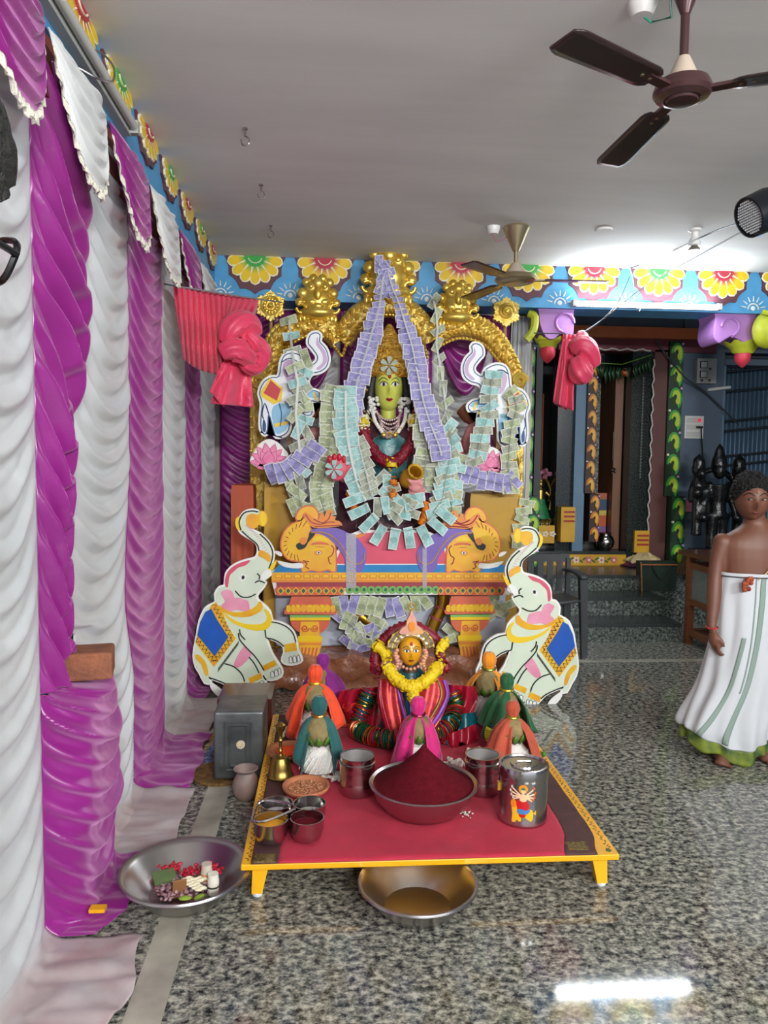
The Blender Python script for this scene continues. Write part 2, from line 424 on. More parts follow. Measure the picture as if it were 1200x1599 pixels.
# swag valances along the top of the wall
m_lace = mat('lace_trim', '#e9e4d4', .8, bump=.6, bscale=160)
swl = ['magenta satin swag with lace edge above the white panel before the brick', 'white satin swag with lace edge over the magenta panel with the brick', 'magenta satin swag with lace edge over the white panel beyond the brick',
       'white lace edged swag between the two far magenta swags', 'small magenta swag above the pink tied cloth', 'small white swag in the corner by the blue cornice']
def swag(yc, w, zt, drop, c, label, seed):
    root = thing('swag', label, 'swag', (XC+.075, yc, zt), 0, 'swag valances above the curtains')
    rn = random.Random(seed)
    def edge(u): return -drop*(1-abs(2*u-1)**2.6)
    def fn(u, v):
        uu = 2*u-1
        zbot = edge(u)-.02
        z = zbot*v
        y = uu*w/2*(1-.10*v*abs(uu))
        ph = v*5.5+.35*nz(u*2, seed)+.25*nz(u*5, v*3, seed)
        d = .028*(1-abs(uu)**2)*(.4+v)+.034*((ph-fl(ph))**1.8 if ph-fl(ph) < .8 else ((.8**1.8)*(1-(ph-fl(ph)-.8)/.2)))*(1-abs(uu)**3)+.010
        return (d, y, z)
    b = MB(); b.grid(fn, 26, 110); solid(b.build('drape', m_cws if c == 'w' else m_cp, root, ang=60), .003)
    lb = MB()
    def lf(u, v):
        x, y, z = fn(u, 1); k = u*60
        return (x+.006*sin(k*2.1)+.004*v, y, z-.028*v*(1+.3*sin(k*1.3)))
    lb.grid(lf, 90, 3); solid(lb.build('lace_edge', m_lace, root, ang=60), .003)
for i, (yc, w, c) in enumerate([(1.97, .56, 'p'), (2.55, .56, 'w'), (3.16, .60, 'p'), (3.80, .62, 'w'), (4.46, .62, 'p'), (5.12, .62, 'w')]):
    swag(yc, w, 2.70, .32, c, swl[i], i+3)

# backdrop curtains behind the golden arch
def backpos(x0, x1):
    def f(u, d, z): return (x0+(x1-x0)*u, 5.95-d, z)
    return f
bl = ['dark magenta curtain beside the gold arch column and red box', 'white ruched backdrop curtain behind the blue elephant next to the tied pink cloth', 'magenta backdrop curtain behind the goddess crown',
      'white ruched backdrop curtain behind the arch with the wound rosette', 'magenta backdrop curtain strip beside the wound gold rosette']
bp_ = [(-.83, -.37, 'p'), (-.37, .09, 'w'), (.09, .81, 'p'), (.81, 1.29, 'w'), (1.29, 1.42, 'p')]
for i, (xa, xb, c) in enumerate(bp_):
    b = ruched(backpos(xa, xb), xb-xa, 2.66, 200+i*5, pitch=.07, A=.012, sag=.14, nu=24, nv=260)
    o = solid(b.build('backdrop_curtain', m_cw if c == 'w' else m_cp, ang=60)); tag(o, bl[i], 'curtain', 'backdrop curtains')
b = MB()
def vf(u, v):
    z = 2.62-v*1.75; return (1.40+u*.16+.02*(1-v)+.01*sin(u*30), 5.86+.02*sin(u*34+v*3)+.01*sin(v*9+u*5), z)
b.grid(vf, 50, 30)
tag(solid(b.build('backdrop_curtain', m_cw)), 'white gathered curtain end hanging beside the purple lotus bracket', 'curtain', 'backdrop curtains')
for sx in (-.13, 1.05):
    root = thing('swag', ['small magenta swag hanging inside the arch above the elephant near the tied cloth', 'small magenta swag hanging inside the arch above the other blue elephant'][sx > 0], 'swag', (sx, 5.87, 2.62-.0), 0, 'backdrop swags')
    def fn(u, v):
        uu = 2*u-1; z = -.62*(1-abs(uu)**2)*v; return (uu*.24, -.05*(1-uu*uu)-.012*sin(v*9*pi)*(1-uu*uu), z)
    b = MB(); b.grid(fn, 20, 60); solid(b.build('drape', m_cp, root), .003)
# ------------------------------------------------------------------ lamps and ceiling fixtures
tl = thing('tube_light', 'lit white fluorescent tube on the blue cornice above the shrine steps', 'tube light', PY(1012, 476, 5.56))
MB().tube([(-.53, 0, 0), (.53, 0, 0)], .014, 12).build('tube', mat('tube_glow', '#eef7ff', .5, emit=110.), tl)
bx('batten', -.57, .57, .018, .055, -.02, .02, mat('batten_white', '#e4e6e4', .4), tl)
for s_ in (-1, 1): MB().box((s_*.555, .01, 0), (.03, .05, .045)).build('end_cap', MATS['batten_white'], tl, smooth=False)
# unlit tube on the left beam
t2 = thing('tube_light', 'unlit grey fluorescent tube on the blue beam along the curtained wall', 'tube light', (XL, 2.52, 2.79))
MB().tube([(.055, -.62, 0), (.055, .60, 0)], .016, 12).build('tube', mat('tube_off', '#b9bcb8', .35), t2)
bx('batten', 0, .038, -.64, .62, -.03, .03, mat('batten_grey', '#a7aaa8', .45), t2)
for s_ in (-1, 1): MB().box((.045, s_*.615, 0), (.05, .03, .05)).build('end_cap', MATS['batten_grey'], t2, smooth=False)

# fans
m_fbrown = mat('fan_brown', '#4a2f30', .3, metal=.3, coat=.3)
m_fblade = mat('fan_blade_dark', '#1c1919', .28, col2='#33201f', vscale=5, coat=.3)
m_fgold = mat('fan_champagne', '#a89a7a', .3, metal=.75)
m_fgrey = mat('fan_cap_grey', '#b8a898', .5)
def fan(label, loc, body, blade, angs, R, rodlen, cup, hubr, blen=None):
    t = thing('ceiling_fan', label, 'fan', loc, 0, 'ceiling fans')
    top = CEIL-loc[2]
    MB().lathe([(.0, top), (hubr*.62, top), (hubr*.66, top-.01), (hubr*.30, top-cup*.75), (hubr*.16, top-cup), (0, top-cup)]).build('canopy_cup', body, t)
    MB().tube([(0, 0, .05), (0, 0, top-cup+.01)], .013, 12).build('rod', body, t)
    MB().lathe([(0, .115), (hubr*.22, .115), (hubr*.30, .10), (hubr*.46, .07), (hubr*.52, .045), (0, .045)]).build('motor_cap', m_fgrey, t)
    MB().lathe([(0, .055), (hubr*.5, .055), (hubr*.9, .042), (hubr, .024), (hubr*1.02, .012), (hubr*.92, .0), (hubr*.64, -.008), (hubr*.58, -.004), (hubr*.52, -.014), (0, -.018)], n=40).build('motor_housing', body, t)
    for k, a in enumerate(angs):
        bl = blen[k] if blen else R
        c, s_ = cos(a), sin(a)
        b = MB()
        def fn(u, v):
            r = hubr+.055+(bl-hubr-.055)*u
            w = .046+.010*u-(.015*max(0, (.06-u)/.06))
            tr = 0
            if u > .93: w *= 1-.25*((u-.93)/.07)
            q = (2*v-1)*w; z = .012+q*.10-.10*q*q-.012*u
            return (c*r-s_*q, s_*r+c*q, z)
        b.grid(fn, 22, 6); o = b.build('blade', blade, t); solid(o, .005)
        b = MB(); b.box((c*(hubr+.03), s_*(hubr+.03), .012), (.12, .035, .010), Matrix.Rotation(a, 3, 'Z')); ar = b.build('blade_arm', body, t, smooth=False)
        for q in (.075, .11): MB().lathe([(.006, 0), (.006, .016), (0, .018)], (c*(hubr+q), s_*(hubr+q), .006), 8).build('screw', m_fgold, ar)
    return t
f1c = PY(1066, 152, 2.27); 
fan('near dark brown ceiling fan with three black blades', (f1c.x, f1c.y, f1c.z), m_fbrown, m_fblade, [math.radians(x) for x in (93, 211, 330)], .53, .3, .12, .084)
f2c = PY(805, 441, 4.72)
fan('far champagne gold ceiling fan in front of the flower cornice', (f2c.x, f2c.y, f2c.z), m_fgold, m_fbrown, [math.radians(x) for x in (352, 112, 228)], .57, .3, .15, .125)

# hooks, roses, bulb, bent wire
m_steel = mat('steel', '#b9b6b4', .18, metal=1.0)
m_steelr = mat('steel_brushed', '#b5b0ae', .28, metal=1.0)
m_plw = mat('plastic_white', '#e6e6e4', .35)
hk = [(383, 200), (408, 288), (423, 352)]
hl = ['steel hook in the ceiling, standing farthest from the cornice', 'steel hook in the ceiling, middle of the three', 'steel hook in the ceiling, standing closest to the flower cornice']
for i, (x, y) in enumerate(hk):
    p = PZ(x, y, CEIL)
    b = MB(); b.lathe([(.012, 0), (.012, -.006), (.006, -.012), (.005, -.035)], (0, 0, 0), 10)
    b.tube([(0, 0, -.03)]+[(.018*cos(a), 0, -.055+.020*sin(a)) for a in [pi/2-2*pi*.8*k/12 for k in range(13)]], .0035, 6)
    o = b.build('ceiling_hook', m_steel, loc=p); tag(o, hl[i], 'hook', 'ceiling hooks')
def rose(px, py, r, label):
    p = PZ(px, py, CEIL); t = thing('ceiling_rose', label, 'ceiling rose', p, 0, 'ceiling roses')
    MB().lathe([(0, 0), (r, 0), (r, -.012), (r*.85, -.03), (r*.7, -.045), (0, -.048)]).build('cap', m_plw, t); 
    return t, p
r1, pr1 = rose(1004, 3, .045, 'white round ceiling rose with green wire by the dark fan')
MB().tube([(0, 0, -.04), (.03, .0, -.06), (.10, .01, -.035), (f1c.x-pr1.x-.05, f1c.y-pr1.y, -.06)], .004, 6).build('green_wire', mat('wire_green', '#1f9a78', .4), r1)
r2, pr2 = rose(771, 354, .042, 'white round ceiling rose with a looped wire beside the champagne fan')
MB().tube(cat_rom([(0, 0, -.04), (.02, 0, -.085), (.07, 0, -.07), (f2c.x-pr2.x-.04, f2c.y-pr2.y, -.05)], 4, False), .004, 6).build('wire', mat('wire_pinkish', '#9b6f76', .5), r2)
p = PZ(944, 358, CEIL); b = MB(); b.lathe([(0, 0), (.055, 0), (.052, -.012), (0, -.014)]); tag(b.build('ceiling_cover', MATS['ceiling_paint'], loc=p), 'flat painted-over round cover on the ceiling near the tube', 'cover')
p = PZ(1086, 358, CEIL); t = thing('bulb_holder', 'white ceiling bulb holder strung with cable above the shrine', 'bulb holder', p)
MB().lathe([(0, 0), (.04, 0), (.04, -.012), (.022, -.02), (.022, -.05), (.03, -.06), (.036, -.08), (.036, -.10), (0, -.105)]).build('holder', m_plw, t)
MB().lathe([(.018, -.10), (.034, -.118), (.036, -.13), (0, -.13)]).build('lamp_cap', mat('cap_brass', '#9c968a', .3, metal=.8), t)
# par light on the right
ax = Vector((-.90, -.10, -.42)).normalized(); pl = PY(1172, 339, 3.5)-ax*.05; t = thing('stage_light', 'black LED stage light with a round face of small lenses', 'stage light', pl)
q = ax.to_track_quat('Z', 'Y').to_matrix()
m_blk = mat('plastic_black', '#15191f', .35)
MB().lathe([(0, -.16), (.05, -.16), (.085, -.12), (.10, -.05), (.095, .06), (.088, .062), (.086, .045), (0, .045)], mtx=q, n=36).build('housing', m_blk, t)
b = MB(); 
b.lathe([(0, .05), (.084, .05), (.084, .046)], mtx=q, n=30)
fc = b.build('lens_plate', mat('lens_plate', '#454b50', .3, metal=.5), t)
b = MB()
for i in range(-6, 7):
    for j in range(-6, 7):
        x = (i+.5*(j % 2))*.0135; y = j*.0118
        if x*x+y*y < .078**2: b.ball(q @ Vector((x, y, .052)), .0055, 6, 4)
b.build('led_lens', mat('led_lens', '#d8dde0', .15), fc)
b = MB(); b.tube([q @ Vector((.105, 0, -.02)), q @ Vector((.14, 0, -.05)), q @ Vector((.14, .0, -.2)), q @ Vector((0, 0, -.26)), q @ Vector((-.14, 0, -.2)), q @ Vector((-.14, 0, -.05)), q @ Vector((-.105, 0, -.02))], .012, 6); b.build('yoke', m_blk, t)
b = MB(); b.box(q @ Vector((-.02, -.088, .0)), (.03, .02, .045), q); b.build('display', mat('led_blue', '#2b8fe0', .3, emit=.8), t, smooth=False)
pt = q @ Vector((0, 0, -.26)); MB().tube([pt, (pt.x+.05, pt.y+.1, CEIL-pl.z)], .012, 6).build('bracket', m_blk, t)
# cables
m_wire = mat('cable_dark', '#3c4043', .5); m_wire2 = mat('cable_grey', '#7b8083', .5)
def cable(name, label, pts, r=.004, m=None, cat='cable'):
    o = MB().tube(cat_rom([tuple(p) for p in pts], 5, False), r, 6).build(name, m or m_wire); tag(o, label, cat); return o
cable('power_cable', 'twisted cable running from the stage light past the ceiling bulb holder', [PY(1153, 349, 3.61), PY(1120, 360, 4.2), PZ(1084, 376, CEIL-.11), PY(1040, 397, 5.3), PY(985, 419, 5.55)], .005)
cable('power_cable', 'thin straight cable from the stage light down across the flower cornice', [PY(1164, 359, 3.61), PY(1090, 400, 4.4), PY(1010, 445, 5.2), PY(940, 500, 5.55), PY(905, 522, 5.58)], .004, m_wire2)
b = MB(); p0 = PY(984, 412, 5.58)
for s_ in (-1, 1): b.tube(cat_rom([(p0.x+s_*.018, p0.y, p0.z+.03), (p0.x+s_*.02, p0.y-.02, p0.z), (p0.x+s_*.008, p0.y-.02, p0.z-.02), (p0.x, p0.y-.01, p0.z-.04)], 4, False), .005, 6)
b.tube([(p0.x, p0.y-.01, p0.z-.04), (p0.x+.01, p0.y-.06, p0.z-.15), (p0.x+.02, p0.y-.06, p0.z-.3), (p0.x+.06, p0.y-.06, p0.z-.36), (p0.x+.08, p0.y-.06, p0.z-.30)], .004, 6)
tag(b.build('wire_hook', m_steelr), 'bent double wire hook hanging over the cornice above the tube', 'hook')
b = MB(); h0 = Vector((XL+.03, 2.6, 2.80))
b.tube(cat_rom([(XL-.0, 2.72, 2.875), (XL+.05, 2.725, 2.86), (XL+.085, 2.73, 2.82), (XL+.088, 2.70, 2.76), (XL+.06, 2.63, 2.735), (XL+.02, 2.60, 2.745), (XL, 2.59, 2.75)], 4, False), .004, 6)
tag(b.build('wire_hook', m_steelr), 'bent wire hook on the blue beam beside the unlit tube', 'hook')

# ------------------------------------------------------------------ golden arch
m_gold = mat('embossed_gold', '#e0b840', .34, metal=.68, col2='#f6de84', vscale=30, bump=.55, bscale=55)
m_golds = mat('smooth_gold', '#dcb242', .30, metal=.72, col2='#f3d870', vscale=10)
YA = 5.50
arch = thing('ornate_arch', 'embossed golden three-lobed arch with lion masks behind the goddess', 'arch', PY(602, 760, YA))
AO = arch.location
def az(zx, zy, dy=0):     # from the 2.5x crop at (380,390)
    p = PY(380+zx/2.5, 390+zy/2.5, YA); return Vector((p.x-AO.x, dy, p.z-AO.z))
def sweep_band(name, pts, w, bulge, parent, m, seed, lumps=1.0, nseg=120):
    """band of half-width w along the polyline, domed towards -Y with leafy lumps"""
    P = cat_rom([tuple(p) for p in pts], 12, False); n = len(P)
    b = MB(); cs = 12
    vs = []
    L = 0
    for i, p in enumerate(P):
        t = Vector(P[min(i+1, n-1)])-Vector(P[max(i-1, 0)]); t.y = 0; t.normalize(); nr = Vector((-t.z, 0, t.x))
        if i: L += (Vector(p)-Vector(P[i-1])).length
        for k in range(cs+1):
            q = -1+2*k/cs
            lump = .6+.4*abs(sin(L*26+q*2.2))*(.6+.6*abs(cos(q*4.5)))+.35*nz(L*22, q*3, seed)
            d = bulge*(1-q**4)*(1-lumps+lumps*lump)
            vs.append(Vector(p)+nr*(q*w)+Vector((0, -d, 0)))
    b.add(vs, [(i*(cs+1)+k, (i+1)*(cs+1)+k, (i+1)*(cs+1)+k+1, i*(cs+1)+k+1) for i in range(n-1) for k in range(cs)])
    o = b.build(name, m, parent, ang=80); solid(o, .02); o.modifiers[0].offset = -1
    return o
def bead_rope(name, pts, r, parent, m):
    P = cat_rom([tuple(p) for p in pts], 16, False); b = MB(); acc = 0; last = Vector(P[0])
    b.tube(P, r*.75, 6)
    for p in P:
        p = Vector(p); acc += (p-last).length; last = p
        if acc > r*1.55: b.ball(p+Vector((0, -r*.4, 0)), r, 7, 5); acc = 0
    return b.build(name, m, parent)
outerL = [az(70, 560), az(78, 430), az(105, 330), az(170, 275), az(250, 250), az(330, 262), az(372, 300)]
outerC = [az(372, 300), az(420, 245), az(490, 200), az(560, 178), az(625, 190), az(690, 235), az(748, 300)]
outerR = [az(748, 300), az(790, 272), az(860, 258), az(950, 280), az(1015, 340), az(1060, 425), az(1082, 530)]
def off(pts, d):
    out = []
    for i, p in enumerate(pts):
        t = pts[min(i+1, len(pts)-1)]-pts[max(i-1, 0)]; t.normalize(); nr = Vector((t.z, 0, -t.x)); out.append(p+nr*d)
    return out
px_ = S(YA)
innerL = [az(120, 520), az(140, 440), az(185, 375), az(260, 335), az(320, 345), az(360, 385), az(384, 420)]
innerC = [az(388, 420), az(405, 370), az(450, 305), az(530, 262), az(600, 262), az(665, 310), az(700, 365), az(718, 425)]
innerR = [az(735, 400), az(790, 365), az(850, 348), az(930, 368), az(980, 420), az(1030, 480), az(1045, 540)]
for o_, i_, s_ in ((outerL, innerL, 1), (outerC, innerC, 2), (outerR, innerR, 3)):
    n = min(len(o_), len(i_)); A_ = cat_rom([tuple(p) for p in o_], 4, False); B_ = cat_rom([tuple(p) for p in i_], 4, False)
    def at_(C, t):
        f_ = t*(len(C)-1); i0 = min(int(f_), len(C)-2); return Vector(C[i0]).lerp(Vector(C[i0+1]), f_-i0)
    mid = [at_(A_, k/14).lerp(at_(B_, k/14), .48) for k in range(15)]
    wid = sum((at_(A_, k/14)-at_(B_, k/14)).length for k in range(15))/15/2
    sweep_band('foliage_band', mid, wid*.95, .055, arch, m_gold, s_)
    bb = MB(); M_ = cat_rom([tuple(p) for p in mid], 10, False); acc = 0; kk = 0
    for i in range(1, len(M_)-1):
        acc += (Vector(M_[i])-Vector(M_[i-1])).length
        if acc > .036:
            acc = 0; kk += 1; t_ = (Vector(M_[i+1])-Vector(M_[i-1])).normalized(); nr = Vector((-t_.z, 0, t_.x)); an = atan2(t_.z, t_.x)
            for sd in (-1, 1):
                bb.ball(Vector(M_[i])+nr*sd*wid*.52+Vector((0, -.046, 0)), (.026, .018, .013), 8, 6, Matrix.Rotation(-(an+sd*.7), 3, 'Y'))
            if kk % 2: bb.ball(Vector(M_[i])+Vector((0, -.062, 0)), (.017, .016, .017), 8, 6)
    bb.build('leaf_bosses', m_golds, arch)['kind'] = 'stuff'
    bead_rope('outer_bead_rim', o_, .020, arch, m_gold)
    bead_rope('inner_bead_rim', [p+Vector((0, -.025, 0)) for p in i_], .014, arch, m_golds)
# columns
for x0_, x1_ in ((30, 92), (1050, 1095)):
    pa, pb = az((x0_+x1_)/2, 530), az((x0_+x1_)/2, 1130)
    sweep_band('column', [pa, pa.lerp(pb, .33), pa.lerp(pb, .66), pb], (x1_-x0_)/5*px_*1.05, .06, arch, m_gold, x0_)
    bead_rope('column_bead', [pa+Vector((-.05, -.02, 0)), pb+Vector((-.05, -.02, 0))], .015, arch, m_golds)
    vol = MB()
    c0 = az((x0_+x1_)/2, 515)
    vol.tube([c0+Vector((.055*(1-k/26)*cos(k*.6), -.06, .055*(1-k/26)*sin(k*.6))) for k in range(22)], .018, 8); vol.build('volute', m_golds, arch)
# lion-mask crests
def crest(zx, zy, sc):
    c = az(zx, zy); b = MB(); u = px_*sc
    def bl(x, z, r, y=0, rz_=None): b.ball(c+Vector((x*u, -.05-y, -z*u)), (r*u, r*u*.7, (rz_ or r)*u), 12, 8)
    for s_ in (-1, 1):
        bl(s_*9, -14, 8.5, .02); bl(s_*9, -15, 3.5, .05); bl(s_*20, -8, 7); bl(s_*24, 4, 6); bl(s_*8, 4, 8, .02, 6); bl(s_*15, -22, 6); bl(s_*6, -27, 6)
        b.tube([c+Vector((s_*(22+6*cos(a))*u, -.06, -(12+6*sin(a))*u)) for a in [k*.6 for k in range(10)]], 2.6*u, 7)
        for k in range(5): bl(s_*(3+k*5), 20+k*1.2, 3.2, .0, 6)
    bl(0, -20, 8, .03); bl(0, -6, 5, .05, 9); bl(0, 10, 9, .03, 5); bl(0, 0, 22, -.03, 24); bl(0, 17, 26, -.03, 10)
    return b.build('lion_mask', m_golds, arch, ang=80)
crest(292, 200, 1.15); crest(832, 220, 1.15); crest(566, 108, 1.45)
c = az(566, 60); b = MB(); b.tube([c+Vector((.05*cos(a), -.05, .05*sin(a))) for a in [k*2*pi/16 for k in range(17)]], .014, 8); b.ball(c+Vector((0, -.04, -.07)), .035, 10, 8)
b.build('finial_ring', m_golds, arch)
# rosettes on stems
for (zx, zy, wound) in ((108, 222, 0), (1025, 245, 1)):
    c = az(zx, zy); b = MB(); n = 6; R = .095
    out = []
    for k in range(48):
        a = 2*pi*k/48+pi/6; out.append((c.x+(R+.010*cos(a*6+pi)+.005*cos(a*24))*cos(a), c.z+(R+.010*cos(a*6+pi)+.005*cos(a*24))*sin(a)))
    b.slab(out, -.03, .02); ro = b.build('rosette', m_gold, arch, smooth=False)
    b = MB()
    if not wound:
        for k in range(14):
            a = 2*pi*k/14; b.ball(c+Vector((.045*cos(a), -.035, .045*sin(a))), (.013, .012, .013), 8, 6)
        b.tube([c+Vector((.064*cos(a), -.035, .064*sin(a))) for a in [k*2*pi/28 for k in range(29)]], .007, 6)
        b.ball(c+Vector((0, -.04, 0)), .02, 10, 8)
    else:
        b.tube([c+Vector((.06*(1-k/34)*cos(k*.45), -.035, .06*(1-k/34)*sin(k*.45))) for k in range(30)], .012, 7); b.ball(c+Vector((0, -.04, 0)), .02, 10, 8)
    b.build('boss', m_golds, ro)
    MB().tube([c+Vector((0, .01, -.08)), c+Vector((0, .01, -.22))], .012, 8).build('stem', mat('stem_wood', '#a07a3c', .5), arch)
# arch stands on a plinth hidden by the cloths
for x0_, x1_ in ((30, 92), (1050, 1095)):
    pa = az((x0_+x1_)/2, 1125); zb = -AO.z
    MB().box((pa.x, 0, (pa.z+zb)/2), (.13, .10, pa.z-zb)).build('post', mat('post_wood', '#6b4a2c', .7), arch, smooth=False)
# ------------------------------------------------------------------ painted cut-out boards
m_bw = mat('board_white', '#f2f3ee', .5)
m_skin = mat('ele_skin', '#dbe8d2', .42, var=.06, vscale=6)
m_pink = mat('ele_pink', '#f1a9c1', .45, col2='#e58aa8', vscale=7)
m_dpink = mat('ele_deep_pink', '#dd5672', .45)
m_yel = mat('paint_yellow', '#f2c21a', .42, col2='#e89a22', vscale=9)
m_yel2 = mat('paint_pure_yellow', '#f4cf1e', .42)
m_ora = mat('paint_orange', '#e88f3a', .42)
m_bluep = mat('paint_blue', '#1256b8', .42, var=.12, vscale=10)
m_line = mat('paint_black', '#1d2420', .5)
m_salmon = mat('paint_salmon', '#d8694c', .45, var=.08, vscale=8)
m_mauve = mat('paint_violet', '#7b62b8', .42, var=.08, vscale=6)
m_dgreen = mat('paint_green', '#2f6b52', .45)
m_lgreen = mat('paint_lightgreen', '#7dbb63', .45)

class Board:
    """a flat painted cut-out standing in the plane y = Y; outlines come in crop pixels"""
    def __init__(s, name, label, cat, crop, scale, Y, base, group=None, mirror=None, shift=(0, 0), k=1.0):
        s.crop, s.scale, s.Y, s.mirror, s.k = crop, scale, Y, mirror, k
        s.shift = shift
        s.root = thing(name, label, cat, (0, 0, 0), 0, group)
        bp = s.raw(*base); s.root.location = (bp[0], Y, bp[1]); s.o = bp
        s.root.location.x += shift[0]; s.root.location.z += shift[1]
        s.o = bp
    def raw(s, zx, zy):
        p = PY(s.crop[0]+zx/s.scale, s.crop[1]+zy/s.scale, s.Y); return (p.x, p.z)
    def p(s, zx, zy):
        x, z = s.raw(zx, zy); x -= s.o[0]; z -= s.o[1]
        return ((-x if s.mirror else x)*s.k, z*s.k)
    def lay(s, name, pts, m, d=.012, th=None, sm=3, parent=None, g=0):
        q = [s.p(*t) for t in pts]
        if sm: q = cat_rom(q, sm)
        if g: q = grow(q, g)
        y0 = -d; y1 = -d+(th or .004)
        return MB().slab(q, y0, y1).build(name, m, parent or s.root, smooth=False)
    def line(s, pts, d, r=.0035, sm=3, b=None):
        q = [s.p(*t) for t in pts]
        if sm: q = cat_rom(q, sm, False)
        (b or MB()).tube([(x, -d, z) for x, z in q], r, 5)

def big_elephant(name, label, Y, base_px, mirror, k=1.0):
    B = Board(name, label, 'cutout', (290, 780), 4.845, Y, (390, 1500), 'pale green elephant boards', mirror, k=k)
    # move to its own place
    w = PY(base_px[0], base_px[1], Y); B.root.location = (w.x, Y, w.z)
    body = [(410, 235), (405, 170), (440, 105), (500, 85), (545, 95), (550, 130), (500, 120), (465, 140), (455, 190), (500, 235), (560, 265), (610, 310), (650, 370), (660, 430), (645, 490), (625, 540), (640, 565), (585, 610), (602, 632), (570, 680), (535, 725), (545, 768), (585, 800),
            (632, 850), (650, 922), (710, 935), (770, 965), (812, 1010), (835, 1080), (845, 1140), (872, 1200), (865, 1228), (800, 1245), (740, 1232), (735, 1200), (750, 1155), (740, 1108), (700, 1075), (650, 1052), (608, 1045),
            (622, 1100), (650, 1170), (682, 1220), (722, 1285), (718, 1335), (650, 1362), (600, 1348), (595, 1320), (580, 1330), (602, 1375), (585, 1410), (500, 1462), (488, 1440), (478, 1480), (395, 1500), (385, 1470), (355, 1435), (325, 1405), (270, 1378), (195, 1350), (170, 1335),
            (185, 1380), (150, 1385), (110, 1310), (80, 1260), (65, 1180), (80, 1080), (92, 1020), (110, 920), (150, 830), (195, 800), (232, 775), (228, 715), (258, 668), (298, 655), (305, 590), (320, 545), (370, 500), (440, 470), (500, 455), (535, 440), (552, 390), (540, 335), (500, 300), (450, 270)]
    b_ = cat_rom([B.p(*t) for t in body], 2)
    MB().slab(grow(b_, .012), -.008, .012).build('backing_board', m_bw, B.root, smooth=False)
    MB().slab(b_, -.012, -.006).build('painted_body', m_skin, B.root, smooth=False)
    # pink belly patch
    B.lay('belly_patch', [(440, 1110), (495, 1160), (490, 1190), (430, 1250), (395, 1270), (365, 1240)], m_pink, .0135)
    B.lay('head_cap', [(300, 650), (302, 590), (325, 540), (370, 500), (440, 470), (490, 462), (450, 500), (400, 515), (365, 545), (335, 575), (325, 630), (318, 665)], m_dpink, .0145)
    B.lay('ear', [(268, 710), (285, 690), (320, 680), (355, 700), (370, 740), (410, 745), (450, 760), (475, 770), (485, 840), (440, 845), (380, 835), (330, 850), (290, 825), (270, 800), (300, 770)], m_pink, .0160)
    # blanket
    B.lay('blanket_border', [(195, 800), (230, 775), (285, 870), (320, 960), (380, 1050), (215, 1265), (75, 1080), (92, 1020)], m_yel, .0150, sm=0)
    B.lay('blanket', [(195, 825), (240, 910), (325, 1040), (220, 1185), (90, 1025), (110, 930), (150, 850)], m_bluep, .0175, sm=0)
    # collar and bands
    B.lay('collar', [(250, 800), (330, 845), (430, 850), (520, 815), (560, 770), (582, 800), (570, 840), (500, 880), (420, 890), (340, 875), (270, 840)], m_yel, .0165)
    B.lay('necklace', [(262, 835), (340, 895), (430, 935), (540, 945), (600, 925), (615, 880), (590, 830), (620, 840), (650, 890), (645, 945), (600, 985), (520, 990), (430, 965), (340, 920)], m_yel2, .0155)
    B.lay('trunk_band', [(562, 385), (600, 395), (645, 430), (635, 475), (590, 445), (550, 425)], m_yel, .0160, sm=2)
    for q in ([(745, 1095), (835, 1080), (842, 1140), (752, 1155)], [(585, 1255), (672, 1212), (690, 1250), (595, 1298)], [(475, 1350), (568, 1310), (582, 1348), (488, 1392)], [(358, 1420), (450, 1378), (465, 1420), (368, 1462)], [(80, 1170), (120, 1190), (160, 1250), (172, 1330), (145, 1320), (120, 1250), (75, 1200)]):
        B.lay('leg_band', q, m_yel, .0150, sm=0 if len(q) == 4 else 2)
    # tusk, pot
    B.lay('tusk', [(565, 585), (600, 540), (640, 530), (640, 560), (600, 612), (575, 612)], m_bw, .0155, sm=2)
    B.lay('tusk_ring', [(620, 525), (670, 470), (690, 460), (668, 520), (640, 548)], m_yel2, .0145, sm=2)
    po = B.lay('pot', [(462, 130), (500, 108), (550, 115), (562, 90), (590, 88), (612, 110), (618, 160), (600, 200), (575, 205), (556, 190), (530, 220), (490, 215), (462, 185)], m_yel, .0165, sm=3)
    B.lay('pot_lip', [(566, 100), (590, 96), (606, 125), (608, 165), (590, 198), (572, 190), (562, 150)], m_yel2, .0180, parent=po)
    B.lay('pot_base', [(378, 150), (405, 130), (412, 180), (418, 235), (395, 232), (378, 200)], m_yel2, .0140, sm=2)
    B.lay('tail_tuft', [(185, 1378), (240, 1410), (285, 1450), (310, 1500), (270, 1500), (225, 1470), (190, 1425)], m_bw, .0135)
    ey = B.lay('eye', [(405, 595), (425, 570), (450, 570), (462, 585), (445, 610), (420, 622)], m_bw, .0150)
    B.lay('pupil', [(425, 580), (440, 575), (447, 590), (436, 605), (424, 598)], m_line, .0165, parent=ey)
